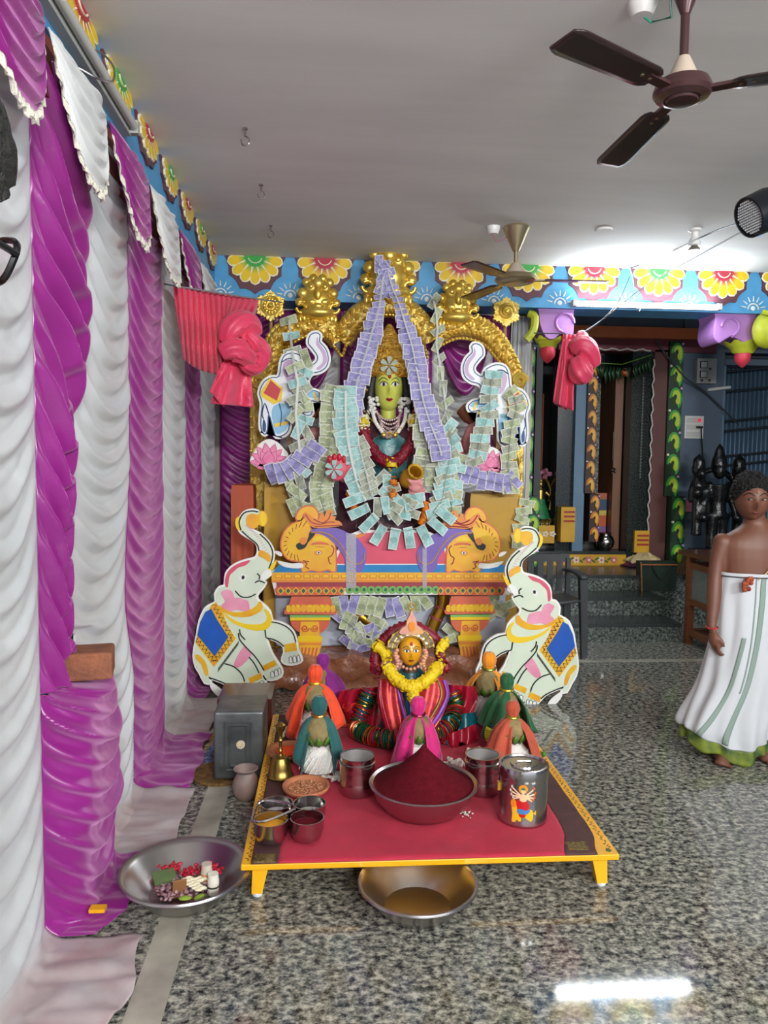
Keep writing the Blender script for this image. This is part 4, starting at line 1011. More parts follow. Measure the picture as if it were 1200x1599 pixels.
def face_head(parent, c, rx, ry, rz, skin, opt):
    """head with nose, sockets, lips, chin; features are parts laid on its surface"""
    c = Vector(c)
    tilt = opt.get('rot', Matrix.Identity(3))
    def bump(x, z):     # x,z in units of rx, rz
        d = 0
        d += .26*exp(-(x/.13)**2)*exp(-((z+.12)/.20)**2)*(1 if z > -.34 else exp(-((z+.34)/.05)**2))      # nose
        d += .06*exp(-((abs(x)-.0)/.16)**2)*exp(-((z+.33)/.07)**2)
        d -= .05*(exp(-((x-.38)/.2)**2)+exp(-((x+.38)/.2)**2))*exp(-((z-.08)/.12)**2)
        d += .07*exp(-(x/.26)**2)*exp(-((z+.50)/.09)**2)
        d += .06*exp(-(x/.3)**2)*exp(-((z+.82)/.14)**2)
        d += .04*(exp(-((x-.5)/.25)**2)+exp(-((x+.5)/.25)**2))*exp(-((z+.2)/.25)**2)
        return d
    def wid(z): return 1-.06*max(0, -z-.15)**1.3/.8
    def surf(x, z):
        w = wid(z); q = 1-(x/w)**2-z*z
        return -(sqrt(max(q, 0))+bump(x, z)*max(0, min(1, q*2.2)))*ry
    b = MB(); nu, nv = 56, 44; vs = []
    for j in range(nv+1):
        t = pi*j/nv; z = -cos(t)
        for k in range(nu):
            a = 2*pi*k/nu; w = wid(z); x = sin(t)*cos(a)*w; yy = sin(t)*sin(a)
            y = yy*ry
            if yy < 0: y -= bump(x, z)*min(1, (yy*yy)*2.2)*ry
            else: y *= opt.get('back', 1.0)
            vs.append(c+tilt @ Vector((x*rx, y, z*rz)))
    b.add(vs, [(i*nu+k, i*nu+(k+1) % nu, (i+1)*nu+(k+1) % nu, (i+1)*nu+k) for i in range(nv) for k in range(nu)])
    head = b.build('head', skin, parent, ang=60)
    def patch(name, outline, m, lift, par=head):
        # outline in face units; fan triangulated and lifted off the surface
        cx_ = sum(p[0] for p in outline)/len(outline); cz_ = sum(p[1] for p in outline)/len(outline)
        n = len(outline); vs = []; rings = 4
        for r in range(1, rings+1):
            for (x, z) in outline:
                q = r/rings; xx, zz = cx_+(x-cx_)*q, cz_+(z-cz_)*q
                vs.append(c+tilt @ Vector((xx*rx, surf(xx, zz)-lift*(1.15-.35*q), zz*rz)))
        vs.append(c+tilt @ Vector((cx_*rx, surf(cx_, cz_)-lift*1.2, cz_*rz)))
        fs = [((r-1)*n+i, (r-1)*n+(i+1) % n, r*n+(i+1) % n, r*n+i) for r in range(1, rings) for i in range(n)]+[(len(vs)-1, i, (i+1) % n) for i in range(n)]
        return MB().add(vs, fs).build(name, m, par)
    def stroke(name, pts, r, m, lift, par=head):
        q = cat_rom(pts, 5, False)
        return MB().tube([c+tilt @ Vector((x*rx, surf(x, z)-lift, z*rz)) for x, z in q], [r*(.45+.55*sin(pi*min(1, max(0, i/(len(q)-1))))**.6) for i in range(len(q))], 6).build(name, m, par)
    L = .012*ry
    ey = opt.get('eyes', 1.0); eh = opt.get('eyeh', .085)
    for s_ in (-1, 1):
        e = patch('eye', [(s_*.40+.20*ey*cos(a), .10+eh*sin(a)*(1.0 if sin(a) > 0 else .7)) for a in [2*pi*k/16 for k in range(16)]], opt['white'], L*1.5)
        gz = opt.get('gaze', (0, 0))
        patch('iris', [(s_*.40+gz[0]+.085*cos(a), .10+gz[1]+min(eh*.9, .085)*sin(a)) for a in [2*pi*k/12 for k in range(12)]], opt['iris'], L*3, e)
        stroke('eyelid', [(s_*.40-.24*ey, .10-.02), (s_*.40-.1*ey, .10+eh*.95), (s_*.40+.1*ey, .10+eh*.95), (s_*.40+.26*ey, .10+(.03 if s_ > 0 else -.02))], .026*rx*opt.get('lid', 1), opt['dark'], L*2)
        stroke('eyebrow', [(s_*.12, .25), (s_*.35, .36), (s_*.55, .34), (s_*.74, .20)], .030*rx*opt.get('brow', 1), opt['dark'], L)
        eb = MB(); eb.ball(c+tilt @ Vector((s_*rx*.99, .02, -rz*.02)), (rx*.10, ry*.20, rz*.20), 12, 8, tilt); eb.build('ear', skin, head)
    mz = -.50
    patch('lips', [(-.26, mz), (-.12, mz+.06), (0, mz+.035), (.12, mz+.06), (.26, mz), (.12, mz-.075), (0, mz-.09), (-.12, mz-.075)], opt['lips'], L*2)
    stroke('mouth_line', [(-.22, mz), (0, mz-.008), (.22, mz)], .018*rx, opt['dark'], L*3)
    if opt.get('bindi'):
        patch('bindi', ellipse(0, opt.get('bz', .52), .12, .13, 14), opt['bindi'], L*2)
    return head, surf
m_gface = mat('turmeric_green', '#d0d65c', .32, var=.05, vscale=4, coat=.3)
m_eyew = mat('eye_white', '#f3f0e6', .25); m_eyed = mat('eye_dark', '#20120e', .3); m_kajal = mat('kajal', '#1f2a1e', .5); m_lip = mat('lip_red', '#a91d26', .35); m_bindi = mat('kumkum_red', '#a3161f', .6)
m_hair = mat('hair_black', '#15130f', .5, var=.3, vscale=30)
m_gcr = mat('crown_gold', '#d59a2e', .33, metal=.85, col2='#f0c65c', vscale=40, bump=1.0, bscale=70)
m_silk = mat('maroon_silk', '#4a2733', .28, col2='#6f4a55', vscale=6, sheen=.2, bump=.25, bscale=14)
m_teal = mat('teal_silk', '#1f6a70', .3, col2='#7fb3b5', vscale=14, bump=.3, bscale=20)
m_flesh = mat('statue_flesh', '#eda0a0', .4)
body = MB()
loft(body, [(gp(606, 850), 66*ug, .20), (gp(606, 825), 78*ug, .22), (gp(606, 795), 72*ug, .22), (gp(606, 765), 42*ug, .15), (gp(606, 740), 36*ug, .12), (gp(606, 705), 42*ug, .13), (gp(606, 680), 48*ug, .12), (gp(606, 664), 40*ug, .09), (gp(606, 652), 18*ug, .06)])
for s_ in (-1, 1): body.tube([gp(606+s_*20, 800, -.05), gp(606+s_*62, 800, -.22), gp(606+s_*66, 850, -.20)], [.10, .105, .07], 14)
remesh(body.build('body', m_silk, god), .014, 4)
# hanging silk at the knee
b = MB(); a0, a1 = gp(545, 760, -.12), gp(575, 835, -.20)
def fn(u, v):
    x = a0.x+(-.02+.16*u)+.10*v*(.6+.4*u); z = a0.z+(a1.z-a0.z)*v; return (x, -.24-.06*v+.025*sin(u*16+v*4)+.015*nz(u*5, v*6), z)
b.grid(fn, 30, 30); solid(b.build('sari_pleats', m_silk, god, ang=70), .004)
b = MB(); loft(b, [(gp(606, 748), 31*ug, .13), (gp(606, 715), 37*ug, .145), (gp(606, 690), 41*ug, .14), (gp(606, 672), 33*ug, .11)]); b.build('blouse', m_teal, god)
# neck, arms
MB().tube([gp(606, 672, -.01), gp(606, 628, -.03)], .055, 16).build('neck', m_gface, god)
ar = MB(); ar.ball(gp(606, 680), (.08, .05, .05), 14, 10)
for pts, rr in (([(570, 672), (552, 720), (540, 745), (526, 735)], [.045, .042, .035, .03]), ([(642, 672), (655, 725), (655, 760), (632, 762)], [.045, .042, .035, .03]),
                ([(572, 668), (520, 690), (492, 676), (455, 716), (434, 730)], [.05, .045, .042, .036, .028]), ([(640, 668), (700, 720), (728, 690), (740, 700), (762, 740)], [.05, .045, .05, .04, .028])):
    q = cat_rom([tuple(gp(x, y, -.02-.13*i if len(pts) == 4 else -.01-.02*i)) for i, (x, y) in enumerate(pts)], 4, False)
    r_ = [rr[min(len(rr)-1, int(i/4))]*(1-(i % 4)/4)+rr[min(len(rr)-1, int(i/4)+1)]*((i % 4)/4) for i in range(len(q))]
    ar.tube(q, r_, 12)
remesh(ar.build('arms_and_neck', m_flesh, god), .011, 3)
for c_, ax_ in ((gp(497, 640, -.10), 1), (gp(728, 650, -.10), -1)):     # sleeves and armbands of the rear arms
    b = MB(); b.tube([c_+Vector((-.06*ax_, 0, -.03)), c_+Vector((0, -.02, .0)), c_+Vector((.05*ax_, 0, .05))], [.055, .06, .05], 12); b.build('sleeve', mat('sleeve_brown', '#7d4a30', .4), god)
ob = MB(); ob.ball(gp(738, 682, -.12), (.085, .07, .13), 16, 12, Matrix.Rotation(.35, 3, 'Y')); ob.build('shoulder_pad', m_flesh, god)
# open palm with painted nails
pm_ = gp(525, 732, -.43)
b = MB(); b.ball(pm_, (.070, .03, .075), 16, 10)
for i, dx in enumerate((-.045, -.016, .014, .042)): b.tube([pm_+Vector((dx, 0, .03)), pm_+Vector((dx*1.05, -.01, .10-.012*abs(i-1.5)))], [.019, .014], 8)
b.tube([pm_+Vector((.05, 0, -.01)), pm_+Vector((.085, -.012, .03))], [.020, .013], 8)
hnd = remesh(b.build('blessing_hand', mat('palm_pink', '#e0566c', .45), god), .006, 2)
b = MB()
for i, dx in enumerate((-.045, -.016, .014, .042)):
    b = MB(); b.ball(pm_+Vector((dx*1.05, -.018, .085-.012*abs(i-1.5))), (.015, .012, .026), 8, 6); b.build('red_fingertip', mat('nail_red', '#c0142f', .4), hnd)
# tilted brass pot in the other hand
pc_ = gp(632, 742, -.42); mt = Matrix.Rotation(math.radians(62), 3, 'X') @ Matrix.Rotation(math.radians(18), 3, 'Y')
hp = MB(); hp.lathe([(0, -.09), (.045, -.09), (.062, -.05), (.06, 0), (.045, .035), (.042, .05), (.056, .07), (.056, .078), (.042, .074), (.037, .05), (.052, .0), (.054, -.05), (.0, -.082)], pc_, 24, mt)
hp.build('pot', mat('pot_mustard', '#c8961f', .4, metal=.3), god)
hb_ = MB(); h0 = pc_+Vector((.03, .0, -.06)); hb_.ball(h0, (.05, .04, .045), 12, 8)
for k in range(4): hb_.tube([h0+Vector((-.02+.02*k, -.03, .01)), h0+Vector((-.045+.018*k, -.05, .035)), h0+Vector((-.06+.018*k, -.03, .055))], [.014, .012, .009], 7)
hb_.tube([h0+Vector((.03, -.02, .02)), h0+Vector((.03, -.04, .06))], [.014, .010], 7)
remesh(hb_.build('holding_hand', m_flesh, god), .006, 2)
# head
hc = gp(606, 607, -.05)
hd_, _sf = face_head(god, hc, 22*ug, .105, 37*ug, m_gface, dict(white=m_eyew, iris=m_eyed, dark=m_kajal, lips=m_lip, bindi=m_bindi, bz=.44, eyes=1.2, eyeh=.095, lid=1.2))
b = MB(); b.ball(hc+Vector((0, .075, .02)), (30*ug, .09, 40*ug), 22, 14)
for s_ in (-1, 1):
    b.tube([hc+Vector((s_*.10, .0, .10)), hc+Vector((s_*.125, -.01, 0)), hc+Vector((s_*.135, -.02, -.12)), hc+Vector((s_*.16, -.04, -.26))], [.03, .04, .04, .03], 10)
b.build('hair', m_hair, god, ang=80)
# crown
cr = MB(); rows = [(591, 34), (588, 38), (582, 39), (574, 37), (562, 32), (546, 25), (532, 17), (520, 10), (512, 6), (507, 2)]
n = 40; vs = []
RR = cat_rom([(float(y), float(w)) for y, w in rows], 4, False)
for j, (y, w) in enumerate(RR):
    for k in range(n):
        a = 2*pi*k/n; q = 1+.05*sin(a*10+(j % 2)*pi)*(j % 4 < 2)+.05*nz(cos(a)*3, sin(a)*3, j*.6); p0 = gp(608, y, -.03)
        vs.append(p0+Vector((w*ug*cos(a)*q, w*ug*.62*sin(a)*q, 0)))
m = len(RR); cr.add(vs, [(i*n+k, i*n+(k+1) % n, (i+1)*n+(k+1) % n, (i+1)*n+k) for i in range(m-1) for k in range(n)]+[tuple((m-1)*n+k for k in range(n))])
cro = cr.build('crown', m_gcr, god, ang=60)
b = MB()
for j in range(3):
    for k in range(9-2*j):
        x = 608+(k-(8-2*j)/2)*(8.0); y = 582-j*17; w = [38, 36, 29][j]*ug; dx = (x-608)*ug
        if abs(dx) < w*.95: b.tube([gp(x, y, -.03-.62*sqrt(w*w-dx*dx)-.006)+Vector((.012*cos(a), 0, .012*sin(a))) for a in [i*.7 for i in range(9)]], .0045, 5)
b.build('crown_scrolls', m_gcr, cro)['kind'] = 'stuff'
MB().tube([hc+Vector((-.105*cos(a)*1.02, -.10*sin(a)*1.05+.01, .118+.030*sin(a))) for a in [pi*k/20 for k in range(21)]], .014, 8).build('crown_band', m_gcr, cro)
for s_ in (-1, 1):
    b = MB(); p0 = hc+Vector((s_*.104, -.065, -.125))
    for k in range(22):
        rr = random.Random(k+100*s_); b.ball(p0+Vector((rr.uniform(-.035, .035), rr.uniform(-.02, .02), rr.uniform(-.05, .05))), .014, 6, 4)
    b.build('ear_ornament', mat('pearl_white', '#efeeea', .3), god)
    b = MB(); p0 = hc+Vector((s_*.15, -.03, -.02))
    for k in range(8): b.ball(p0+Vector((.018*cos(k*pi/4), -.0, .018*sin(k*pi/4))), .010, 6, 4)
    b.ball(p0+Vector((0, -.008, 0)), .011, 8, 6); b.build('gold_flower', m_gcr, god)
# stone-set necklaces and pearl strands
m_stone = mat('necklace_stones', '#e2cfc9', .25, col2='#9d7a78', vscale=90, metal=.3)
def strand(name, pts, r, m, par=god, step=1.5):
    q = cat_rom([tuple(p) for p in pts], 14, False); b = MB(); acc = 9; last = Vector(q[0])
    for p in q:
        p = Vector(p); acc += (p-last).length; last = p
        if acc > r*step: b.ball(p, r, 7, 5); acc = 0
    return b.build(name, m, par)
for i in range(5): strand('stone_row', [gp(586+i*1.5, 644+i*2, -.10), gp(594, 654+i*5, -.15-.008*i), gp(606, 658+i*6.5, -.16-.008*i), gp(618, 654+i*5, -.15-.008*i), gp(626-i*1.5, 644+i*2, -.10)], .009, m_stone)
b = MB()
for k in range(26):
    rr = random.Random(k); b.ball(gp(606+rr.uniform(-9, 9), 674+rr.uniform(-5, 11), -.205), .010, 6, 4)
b.build('pendant', m_stone, god)
strand('pearl_strand', [gp(580, 640, -.10), gp(584, 660, -.17), gp(594, 676, -.20)], .014, MATS['pearl_white'], step=1.0); strand('pearl_strand', [gp(632, 640, -.10), gp(628, 660, -.17), gp(618, 676, -.20)], .014, MATS['pearl_white'], step=1.0)
MB().tube(cat_rom([tuple(gp(x, y, d)) for x, y, d in ((574, 652, -.13), (588, 668, -.19), (598, 678, -.21), (606, 678, -.22), (614, 678, -.21), (626, 666, -.19), (638, 650, -.13))], 4, False), .005, 6).build('gold_chain', m_golds, god)
for x in (596, 613): MB().ball(gp(x, 681, -.225), .017, 10, 8).build('gold_bead', m_golds, god)

# ------------------------------------------------------------------ flower garlands
def blob_rope(name, pts, r, m, parent, seed, dens=1.0, petal=.016):
    q = cat_rom([tuple(p) for p in pts], 10, False); b = MB(); rn = random.Random(seed)
    b.tube(q, r*.72, 8)
    Ltot = sum((Vector(q[i+1])-Vector(q[i])).length for i in range(len(q)-1)); N = int(Ltot/petal*7*dens)
    for k in range(N):
        f_ = rn.random()*(len(q)-1); i0 = int(f_); p = Vector(q[i0]).lerp(Vector(q[min(i0+1, len(q)-1)]), f_-i0)
        d = Vector((rn.gauss(0, 1), rn.gauss(0, 1), rn.gauss(0, 1))).normalized(); R_ = d.to_track_quat('Z', 'Y').to_matrix()
        b.ball(p+d*r*.8, (petal*.7, petal*.7, petal*.32), 6, 4, R_)
    o = b.build(name, m, parent, ang=70); o['kind'] = 'stuff'; return o
m_rose = mat('rose_petals', '#9c1530', .5, col2='#6f0b22', vscale=30); m_yfl = mat('chrysanthemum_yellow', '#f0d614', .6, col2='#dcb808', vscale=40); m_ofl = mat('marigold_orange', '#e8850f', .6, col2='#d36a08', vscale=40); m_wfl = mat('jasmine_white', '#eee9c8', .6)
g1 = thing('flower_garland', 'red rose garland with white and yellow knots hung around the large goddess', 'garland', gp(606, 740, -.26)+GO)
def rl(px, py, dy): return gp(px, py, dy)+GO-g1.location
blob_rope('rose_rope', [rl(558, 630, -.09), rl(560, 655, -.17), rl(572, 690, -.21), rl(590, 715, -.25), rl(605, 722, -.27), rl(620, 715, -.25), rl(638, 690, -.21), rl(648, 655, -.17), rl(652, 630, -.09)], .050, m_rose, g1, 4)
for x, y in ((565, 660), (642, 660)):
    blob_rope('jasmine_knot', [rl(x, y-9, -.18), rl(x, y+9, -.19)], .058, m_wfl, g1, x); blob_rope('yellow_knot', [rl(x, y-3, -.21), rl(x, y+4, -.21)], .045, m_yfl, g1, x+1)
blob_rope('yellow_tassel', [rl(606, 722, -.30), rl(606, 728, -.30)], .050, m_yfl, g1, 9)
g2 = thing('flower_garland', 'long orange and yellow marigold garland hanging to the lap of the large goddess', 'garland', gp(606, 800, -.26)+GO)
def rl2(px, py, dy): return gp(px, py, dy)+GO-g2.location
blob_rope('marigold_rope', [rl2(543, 764, -.355), rl2(547, 778, -.36), rl2(552, 792, -.365)], .030, m_ofl, g2, 3)
blob_rope('marigold_rope', [rl2(572, 520, .05), rl2(558, 560, .05), rl2(549, 600, .04)], .030, m_yfl, g2, 5)
blob_rope('marigold_rope', [rl2(640, 535, .05), rl2(655, 580, .05), rl2(660, 620, .04)], .030, m_yfl, g2, 6)
blob_rope('marigold_rope', [rl2(655, 780, -.36), rl2(654, 795, -.375), rl2(648, 812, -.37)], .036, m_ofl, g2, 7)
for x, y in ((607, 750), (606, 768)):
    blob_rope('marigold_head', [rl2(x, y-3, -.41), rl2(x, y+3, -.41)], .034, m_ofl, g2, y)

# ------------------------------------------------------------------ banknote garlands
def note_mat(name, c, c2, dark):
    m = bpy.data.materials.new(name); m.use_nodes = True; nt = m.node_tree; b = nt.nodes['Principled BSDF']; b.inputs['Roughness'].default_value = .6
    tc = nt.nodes.new('ShaderNodeTexCoord'); sp = nt.nodes.new('ShaderNodeSeparateXYZ'); nt.links.new(tc.outputs['Object'], sp.inputs[0])
    def mth(op, a, bb, cl=False):
        n = nt.nodes.new('ShaderNodeMath'); n.operation = op; n.use_clamp = cl
        for i, v in enumerate((a, bb)):
            if isinstance(v, (int, float)): n.inputs[i].default_value = v
            elif v is not None: nt.links.new(v, n.inputs[i])
        return n.outputs[0]
    X, Z = sp.outputs[0], sp.outputs[2]
    dx = mth('DIVIDE', mth('SUBTRACT', X, .008), .022); dz = mth('DIVIDE', mth('SUBTRACT', Z, -.002), .026)
    port = mth('LESS_THAN', mth('ADD', mth('MULTIPLY', dx, dx), mth('MULTIPLY', dz, dz)), 1)
    rim = mth('MAXIMUM', mth('GREATER_THAN', mth('ABSOLUTE', X, None), .066), mth('GREATER_THAN', mth('ABSOLUTE', Z, None), .0285))
    n = nt.nodes.new('ShaderNodeTexNoise'); n.inputs['Scale'].default_value = 70; n.inputs['Detail'].default_value = 4; nt.links.new(tc.outputs['Object'], n.inputs['Vector'])
    r = nt.nodes.new('ShaderNodeValToRGB'); r.color_ramp.elements[0].position = .38; r.color_ramp.elements[1].position = .62; r.color_ramp.elements[0].color = lin(c2); r.color_ramp.elements[1].color = lin(c)
    nt.links.new(n.outputs[0], r.inputs[0])
    mx = nt.nodes.new('ShaderNodeMixRGB'); mx.inputs[2].default_value = lin(dark); nt.links.new(mth('MULTIPLY', port, .65), mx.inputs[0]); nt.links.new(r.outputs[0], mx.inputs[1])
    m2 = nt.nodes.new('ShaderNodeMixRGB'); m2.inputs[2].default_value = lin('#e6e8e2'); nt.links.new(mth('MULTIPLY', rim, .8), m2.inputs[0]); nt.links.new(mx.outputs[0], m2.inputs[1])
    nt.links.new(m2.outputs[0], b.inputs['Base Color']); return m
NM = {'p': note_mat('note_lavender', '#aeaad6', '#8d88bf', '#6d6aa6'), 'g': note_mat('note_green', '#c3cda6', '#a3b187', '#7e8c68'), 't': note_mat('note_turquoise', '#b2dbd6', '#90c4c2', '#75a6a0'), 'o': note_mat('note_stone', '#b9bfa9', '#98a08c', '#78806e')}
def note_mesh(bend, tw, key):
    b = MB()
    def fn(u, v):
        x, z = (u-.5)*.146, (v-.5)*.066; return (x, bend*(x/.073)**2+tw*x*z*30, z)
    b.grid(fn, 8, 4); o = b.build('banknote', NM[key]); me = o.data; bpy.data.objects.remove(o); return me
NMESH = {k: [note_mesh(bd, tw, k) for bd, tw in ((.006, .0), (-.008, .15), (.012, -.2))] for k in NM}
m_rib = mat('cellophane_ribbon', '#f0f3ee', .35, alpha=.5)
nrn = random.Random(77)
def note(parent, p, ang, key, sc=1., tilt=0., roll=0.):
    o = bpy.data.objects.new('banknote', nrn.choice(NMESH[key])); COL.objects.link(o); o.parent = parent; o.location = p
    o.rotation_euler = (tilt, -ang, roll); o.scale = (sc, 1, sc); return o
def money(label, path, keys, step, ang=None, offn=0., y0=5.0, y1=5.0, sc=1., jit=.2, ribbon=True, fold=1., sc0=None):
    """path in photo pixels; notes every `step` px, long side at `ang` to the path normal"""
    q = cat_rom([(float(x), float(y)) for x, y in path], 8, False)
    base = PY(path[-1][0], path[-1][1], y1)
    t = thing('banknote_garland', label, 'garland', base, 0, 'banknote garlands')
    L = [0]
    for i in range(1, len(q)): L.append(L[-1]+sqrt((q[i][0]-q[i-1][0])**2+(q[i][1]-q[i-1][1])**2))
    tot = L[-1]; n = max(1, int(tot/step)); pts3 = []
    for i in range(n+1):
        s_ = tot*i/n; j = max(k for k in range(len(L)) if L[k] <= s_+1e-6); j = min(j, len(q)-2); f_ = (s_-L[j])/max(1e-6, L[j+1]-L[j])
        x, y = q[j][0]+(q[j+1][0]-q[j][0])*f_, q[j][1]+(q[j+1][1]-q[j][1])*f_
        tx, ty = q[j+1][0]-q[j][0], -(q[j+1][1]-q[j][1]); ta = atan2(ty, tx)
        Y = y0+(y1-y0)*min(1, s_/tot*fold)
        na = ta-pi/2
        lo_ = offn+nrn.uniform(-2.2, 2.2); xx, yy = x+cos(na)*lo_, y-sin(na)*lo_
        p = PY(xx, yy, Y-.0016*(i % 9)-.004)-base
        a_ = na+(ang or 0)+nrn.uniform(-jit, jit)
        key = keys[i % len(keys)]
        note(t, p, a_, key, (sc if sc0 is None else sc0+(sc-sc0)*min(1, max(0, (s_/tot-.22)/.2)))*(nrn.uniform(.94, 1.05)), nrn.uniform(-.18, .18), nrn.uniform(-.22, .22))
        pts3.append(PY(x, y, Y-.02)-base)
    if ribbon and len(pts3) > 2:
        b = MB(); b.tube([tuple(p) for p in pts3], .009, 6, flat=.25); b.build('ribbon', m_rib, t)
    return t
money('lavender banknote garland knotted over the arch top, falling beside the crown toward the lotus', [(602, 410), (598, 440), (592, 480), (582, 515), (573, 548), (564, 575), (556, 605), (550, 635), (546, 655)], 'p', 10.5, .25, 0, 5.30, 5.02, 1., .16, sc0=.5)
money('lavender banknote garland from the arch top past the crown toward the pot in hand', [(604, 410), (612, 445), (624, 475), (634, 508), (644, 540), (650, 570), (656, 600), (664, 635), (674, 665), (686, 695), (690, 712)], 'p', 10, -.2, 0, 5.30, 4.92, 1., .16, sc0=.5)
kn = money('bunched lavender banknotes tied in a knot at the very top of the arch', [(592, 412), (606, 420), (600, 432), (608, 445), (598, 455)], 'p', 7, 1.0, 0, 5.27, 5.27, .85, .9, False)
money('turquoise banknote garland hanging in a wide loop over the goddess and throne board', [(540, 610), (541, 660), (546, 700), (556, 745), (566, 775)], 't', 9.5, .1, 0, 5.0, 4.94, 1.05)
money('turquoise and stone grey banknotes fanned along the bottom loop over the pink panel', [(566, 775), (578, 800), (598, 820), (622, 829), (648, 826), (668, 815), (684, 795)], 'tttt', 19, 0, 14, 4.90, 4.90, 1.0, .05)
money('turquoise banknote garland rising from the loop to the lavender garland', [(684, 800), (692, 775), (697, 745), (702, 720), (706, 690), (700, 670)], 'tto', 11, .5, 0, 4.93, 4.98)
money('broad green banknote garland beside the blessing hand', [(522, 610), (518, 645), (516, 690), (508, 730), (500, 770), (508, 800)], 'g', 10, 0., 0, 5.02, 4.99, 1.05)
money('stone grey banknote strip along the rose garland on the blessing hand side', [(560, 690), (566, 715), (574, 745), (580, 770)], 'o', 10, .2, 0, 4.98, 4.92, .8)
money('wide stone grey banknote garland beside the brass pot', [(668, 640), (664, 675), (666, 705), (664, 735), (664, 760)], 'og', 10, 0., 0, 5.03, 5.0, 1.1)
money('twisted green banknote string on cellophane over the saddle of the elephant by the tied cloth', [(452, 500), (458, 560), (466, 600), (462, 640), (466, 680), (470, 720)], 'gto', 24, .5, 0, 5.40, 5.0, .85, .5, fold=3.2)
money('second cellophane banknote string hanging beside the raised trunk near the tied cloth', [(478, 560), (472, 610), (478, 660), (474, 720), (466, 770), (478, 805)], 'gtog', 19, -.5, 0, 5.05, 4.99, .9, .6)
money('short row of lavender banknotes rising from the lotus near the tied cloth', [(424, 742), (445, 738), (462, 727), (480, 712), (494, 698)], 'p', 13, .15, 0, 5.02, 4.97, .95)
money('short row of lavender banknotes under the lotus on the shrine side', [(716, 738), (735, 742), (752, 748), (770, 752), (790, 756), (803, 748)], 'p', 12, 0, 0, 4.98, 5.03, .9)
money('turquoise banknote string hanging over the elephant on the shrine side', [(772, 585), (766, 610), (765, 640), (756, 670), (748, 700), (742, 722)], 'to', 12, .3, 0, 5.04, 5.0, .9, .35)
money('green banknote string over the saddle of the elephant on the shrine side', [(800, 612), (808, 635), (800, 665), (796, 700), (795, 735), (800, 765)], 'go', 13, .1, 0, 5.04, 5.02, .8, .3)
money('thin twisted banknote string falling from the arch cusp on the shrine side', [(678, 470), (684, 505), (682, 540), (690, 580), (696, 630), (704, 680), (712, 720)], 'og', 22, .8, 0, 5.40, 5.0, .75, .7)
money('green banknote column hanging below the turquoise loop on the shrine side', [(716, 715), (708, 745), (704, 775), (708, 800), (712, 825)], 'gt', 13, 0, 0, 4.97, 4.99, .95, .25)
money('cluster of turquoise and stone grey banknotes on the lap of the goddess', [(596, 745), (612, 765), (600, 782), (625, 790), (612, 805), (640, 800), (652, 772), (640, 785), (590, 790)], 'otot', 12, .6, 0, 4.96, 4.92, .85, .9, False)
money('loose green banknotes spreading over the mustard cloth under the lotus', [(455, 760), (462, 775), (458, 790), (472, 800), (486, 790)], 'gt', 14, 1.3, 0, 5.02, 4.97, .85, .4, False)
money('lavender and green banknotes in an arc under the green scalloped edge', [(525, 948), (550, 942), (575, 946), (600, 948), (622, 948), (645, 942), (662, 935)], 'gppgg', 14, 0, 0, 4.998, 4.998, .95, .25, False)
money('green and lavender banknotes dangling beside the painted pillar near the small goddess', [(530, 965), (545, 972), (560, 990), (552, 1000), (565, 1004), (545, 1005)], 'pgog', 10, .5, 0, 5.0, 5.0, .9, .8)
money('pale banknotes behind the small goddess crown', [(575, 985), (590, 970), (585, 1000), (570, 1010)], 'gpg', 10, .9, 0, 5.0, 5.0, .85, .8, False)
money('green banknotes hanging behind the painted pillar on the shrine side', [(770, 935), (778, 960), (790, 945), (708, 985), (700, 1000)], 'g', 16, .4, 0, 4.99, 4.99, .85, .5, False)
money('green banknotes behind the raised trunk of the elephant on the shrine side', [(822, 785), (818, 808), (815, 830), (812, 850)], 'g', 13, .2, 0, 5.145, 5.145, .8, .5, False)
# folded-note flowers
def note_flower(label, px, py, Y, r, key):
    t = thing('banknote_flower', label, 'banknote flower', PY(px, py, Y), 0, 'folded banknote flowers')
    for k in range(6):
        a = 2*pi*k/6+.5; b = MB()
        o_ = [(r*.08, 0), (r*.5, r*.20), (r*.9, r*.26), (r, 0), (r*.9, -r*.26), (r*.5, -r*.20)]
        b.slab([(x*cos(a)-z*sin(a), x*sin(a)+z*cos(a)) for x, z in o_], -.006, .0); b.build('folded_note', mat('note_fold_'+key, '#9cc4bd' if key == 't' else '#a8b3a2', .6, var=.2, vscale=50), t, smooth=False)
note_flower('grey six-petal flower of folded banknotes on the gold crown', 608, 571, 5.175, .065, 'o')
note_flower('turquoise six-petal flower of folded banknotes on the blessing palm', 522, 733, 4.862, .062, 't')
# ------------------------------------------------------------------ low yellow table
m_ytab = mat('table_yellow', '#efb00f', .35, var=.06, vscale=5, coat=.3)
TX0, TX1, TY0, TY1, TZ = -.285, 1.035, 2.50, 4.02, .125
tab = thing('low_table', 'low bright yellow table with splayed legs and patterned side rails', 'table', ((TX0+TX1)/2, (TY0+TY1)/2, 0)); tx_, ty_ = tab.location.x, tab.location.y
o = MB().box((0, 0, TZ-.011), (TX1-TX0, TY1-TY0, .022)).build('tabletop', m_ytab, tab, smooth=False)
md = o.modifiers.new('edge', 'BEVEL'); md.width = .004; md.segments = 2
for (xx, yy, w, d) in ((0, TY1-.06-ty_, TX1-TX0-.10, .02), (TX0+.05-tx_, 0, .02, TY1-TY0-.12), (TX1-.05-tx_, 0, .02, TY1-TY0-.12)):
    MB().box((xx, yy, TZ-.032), (w, d, .020)).build('apron', m_ytab, tab, smooth=False)
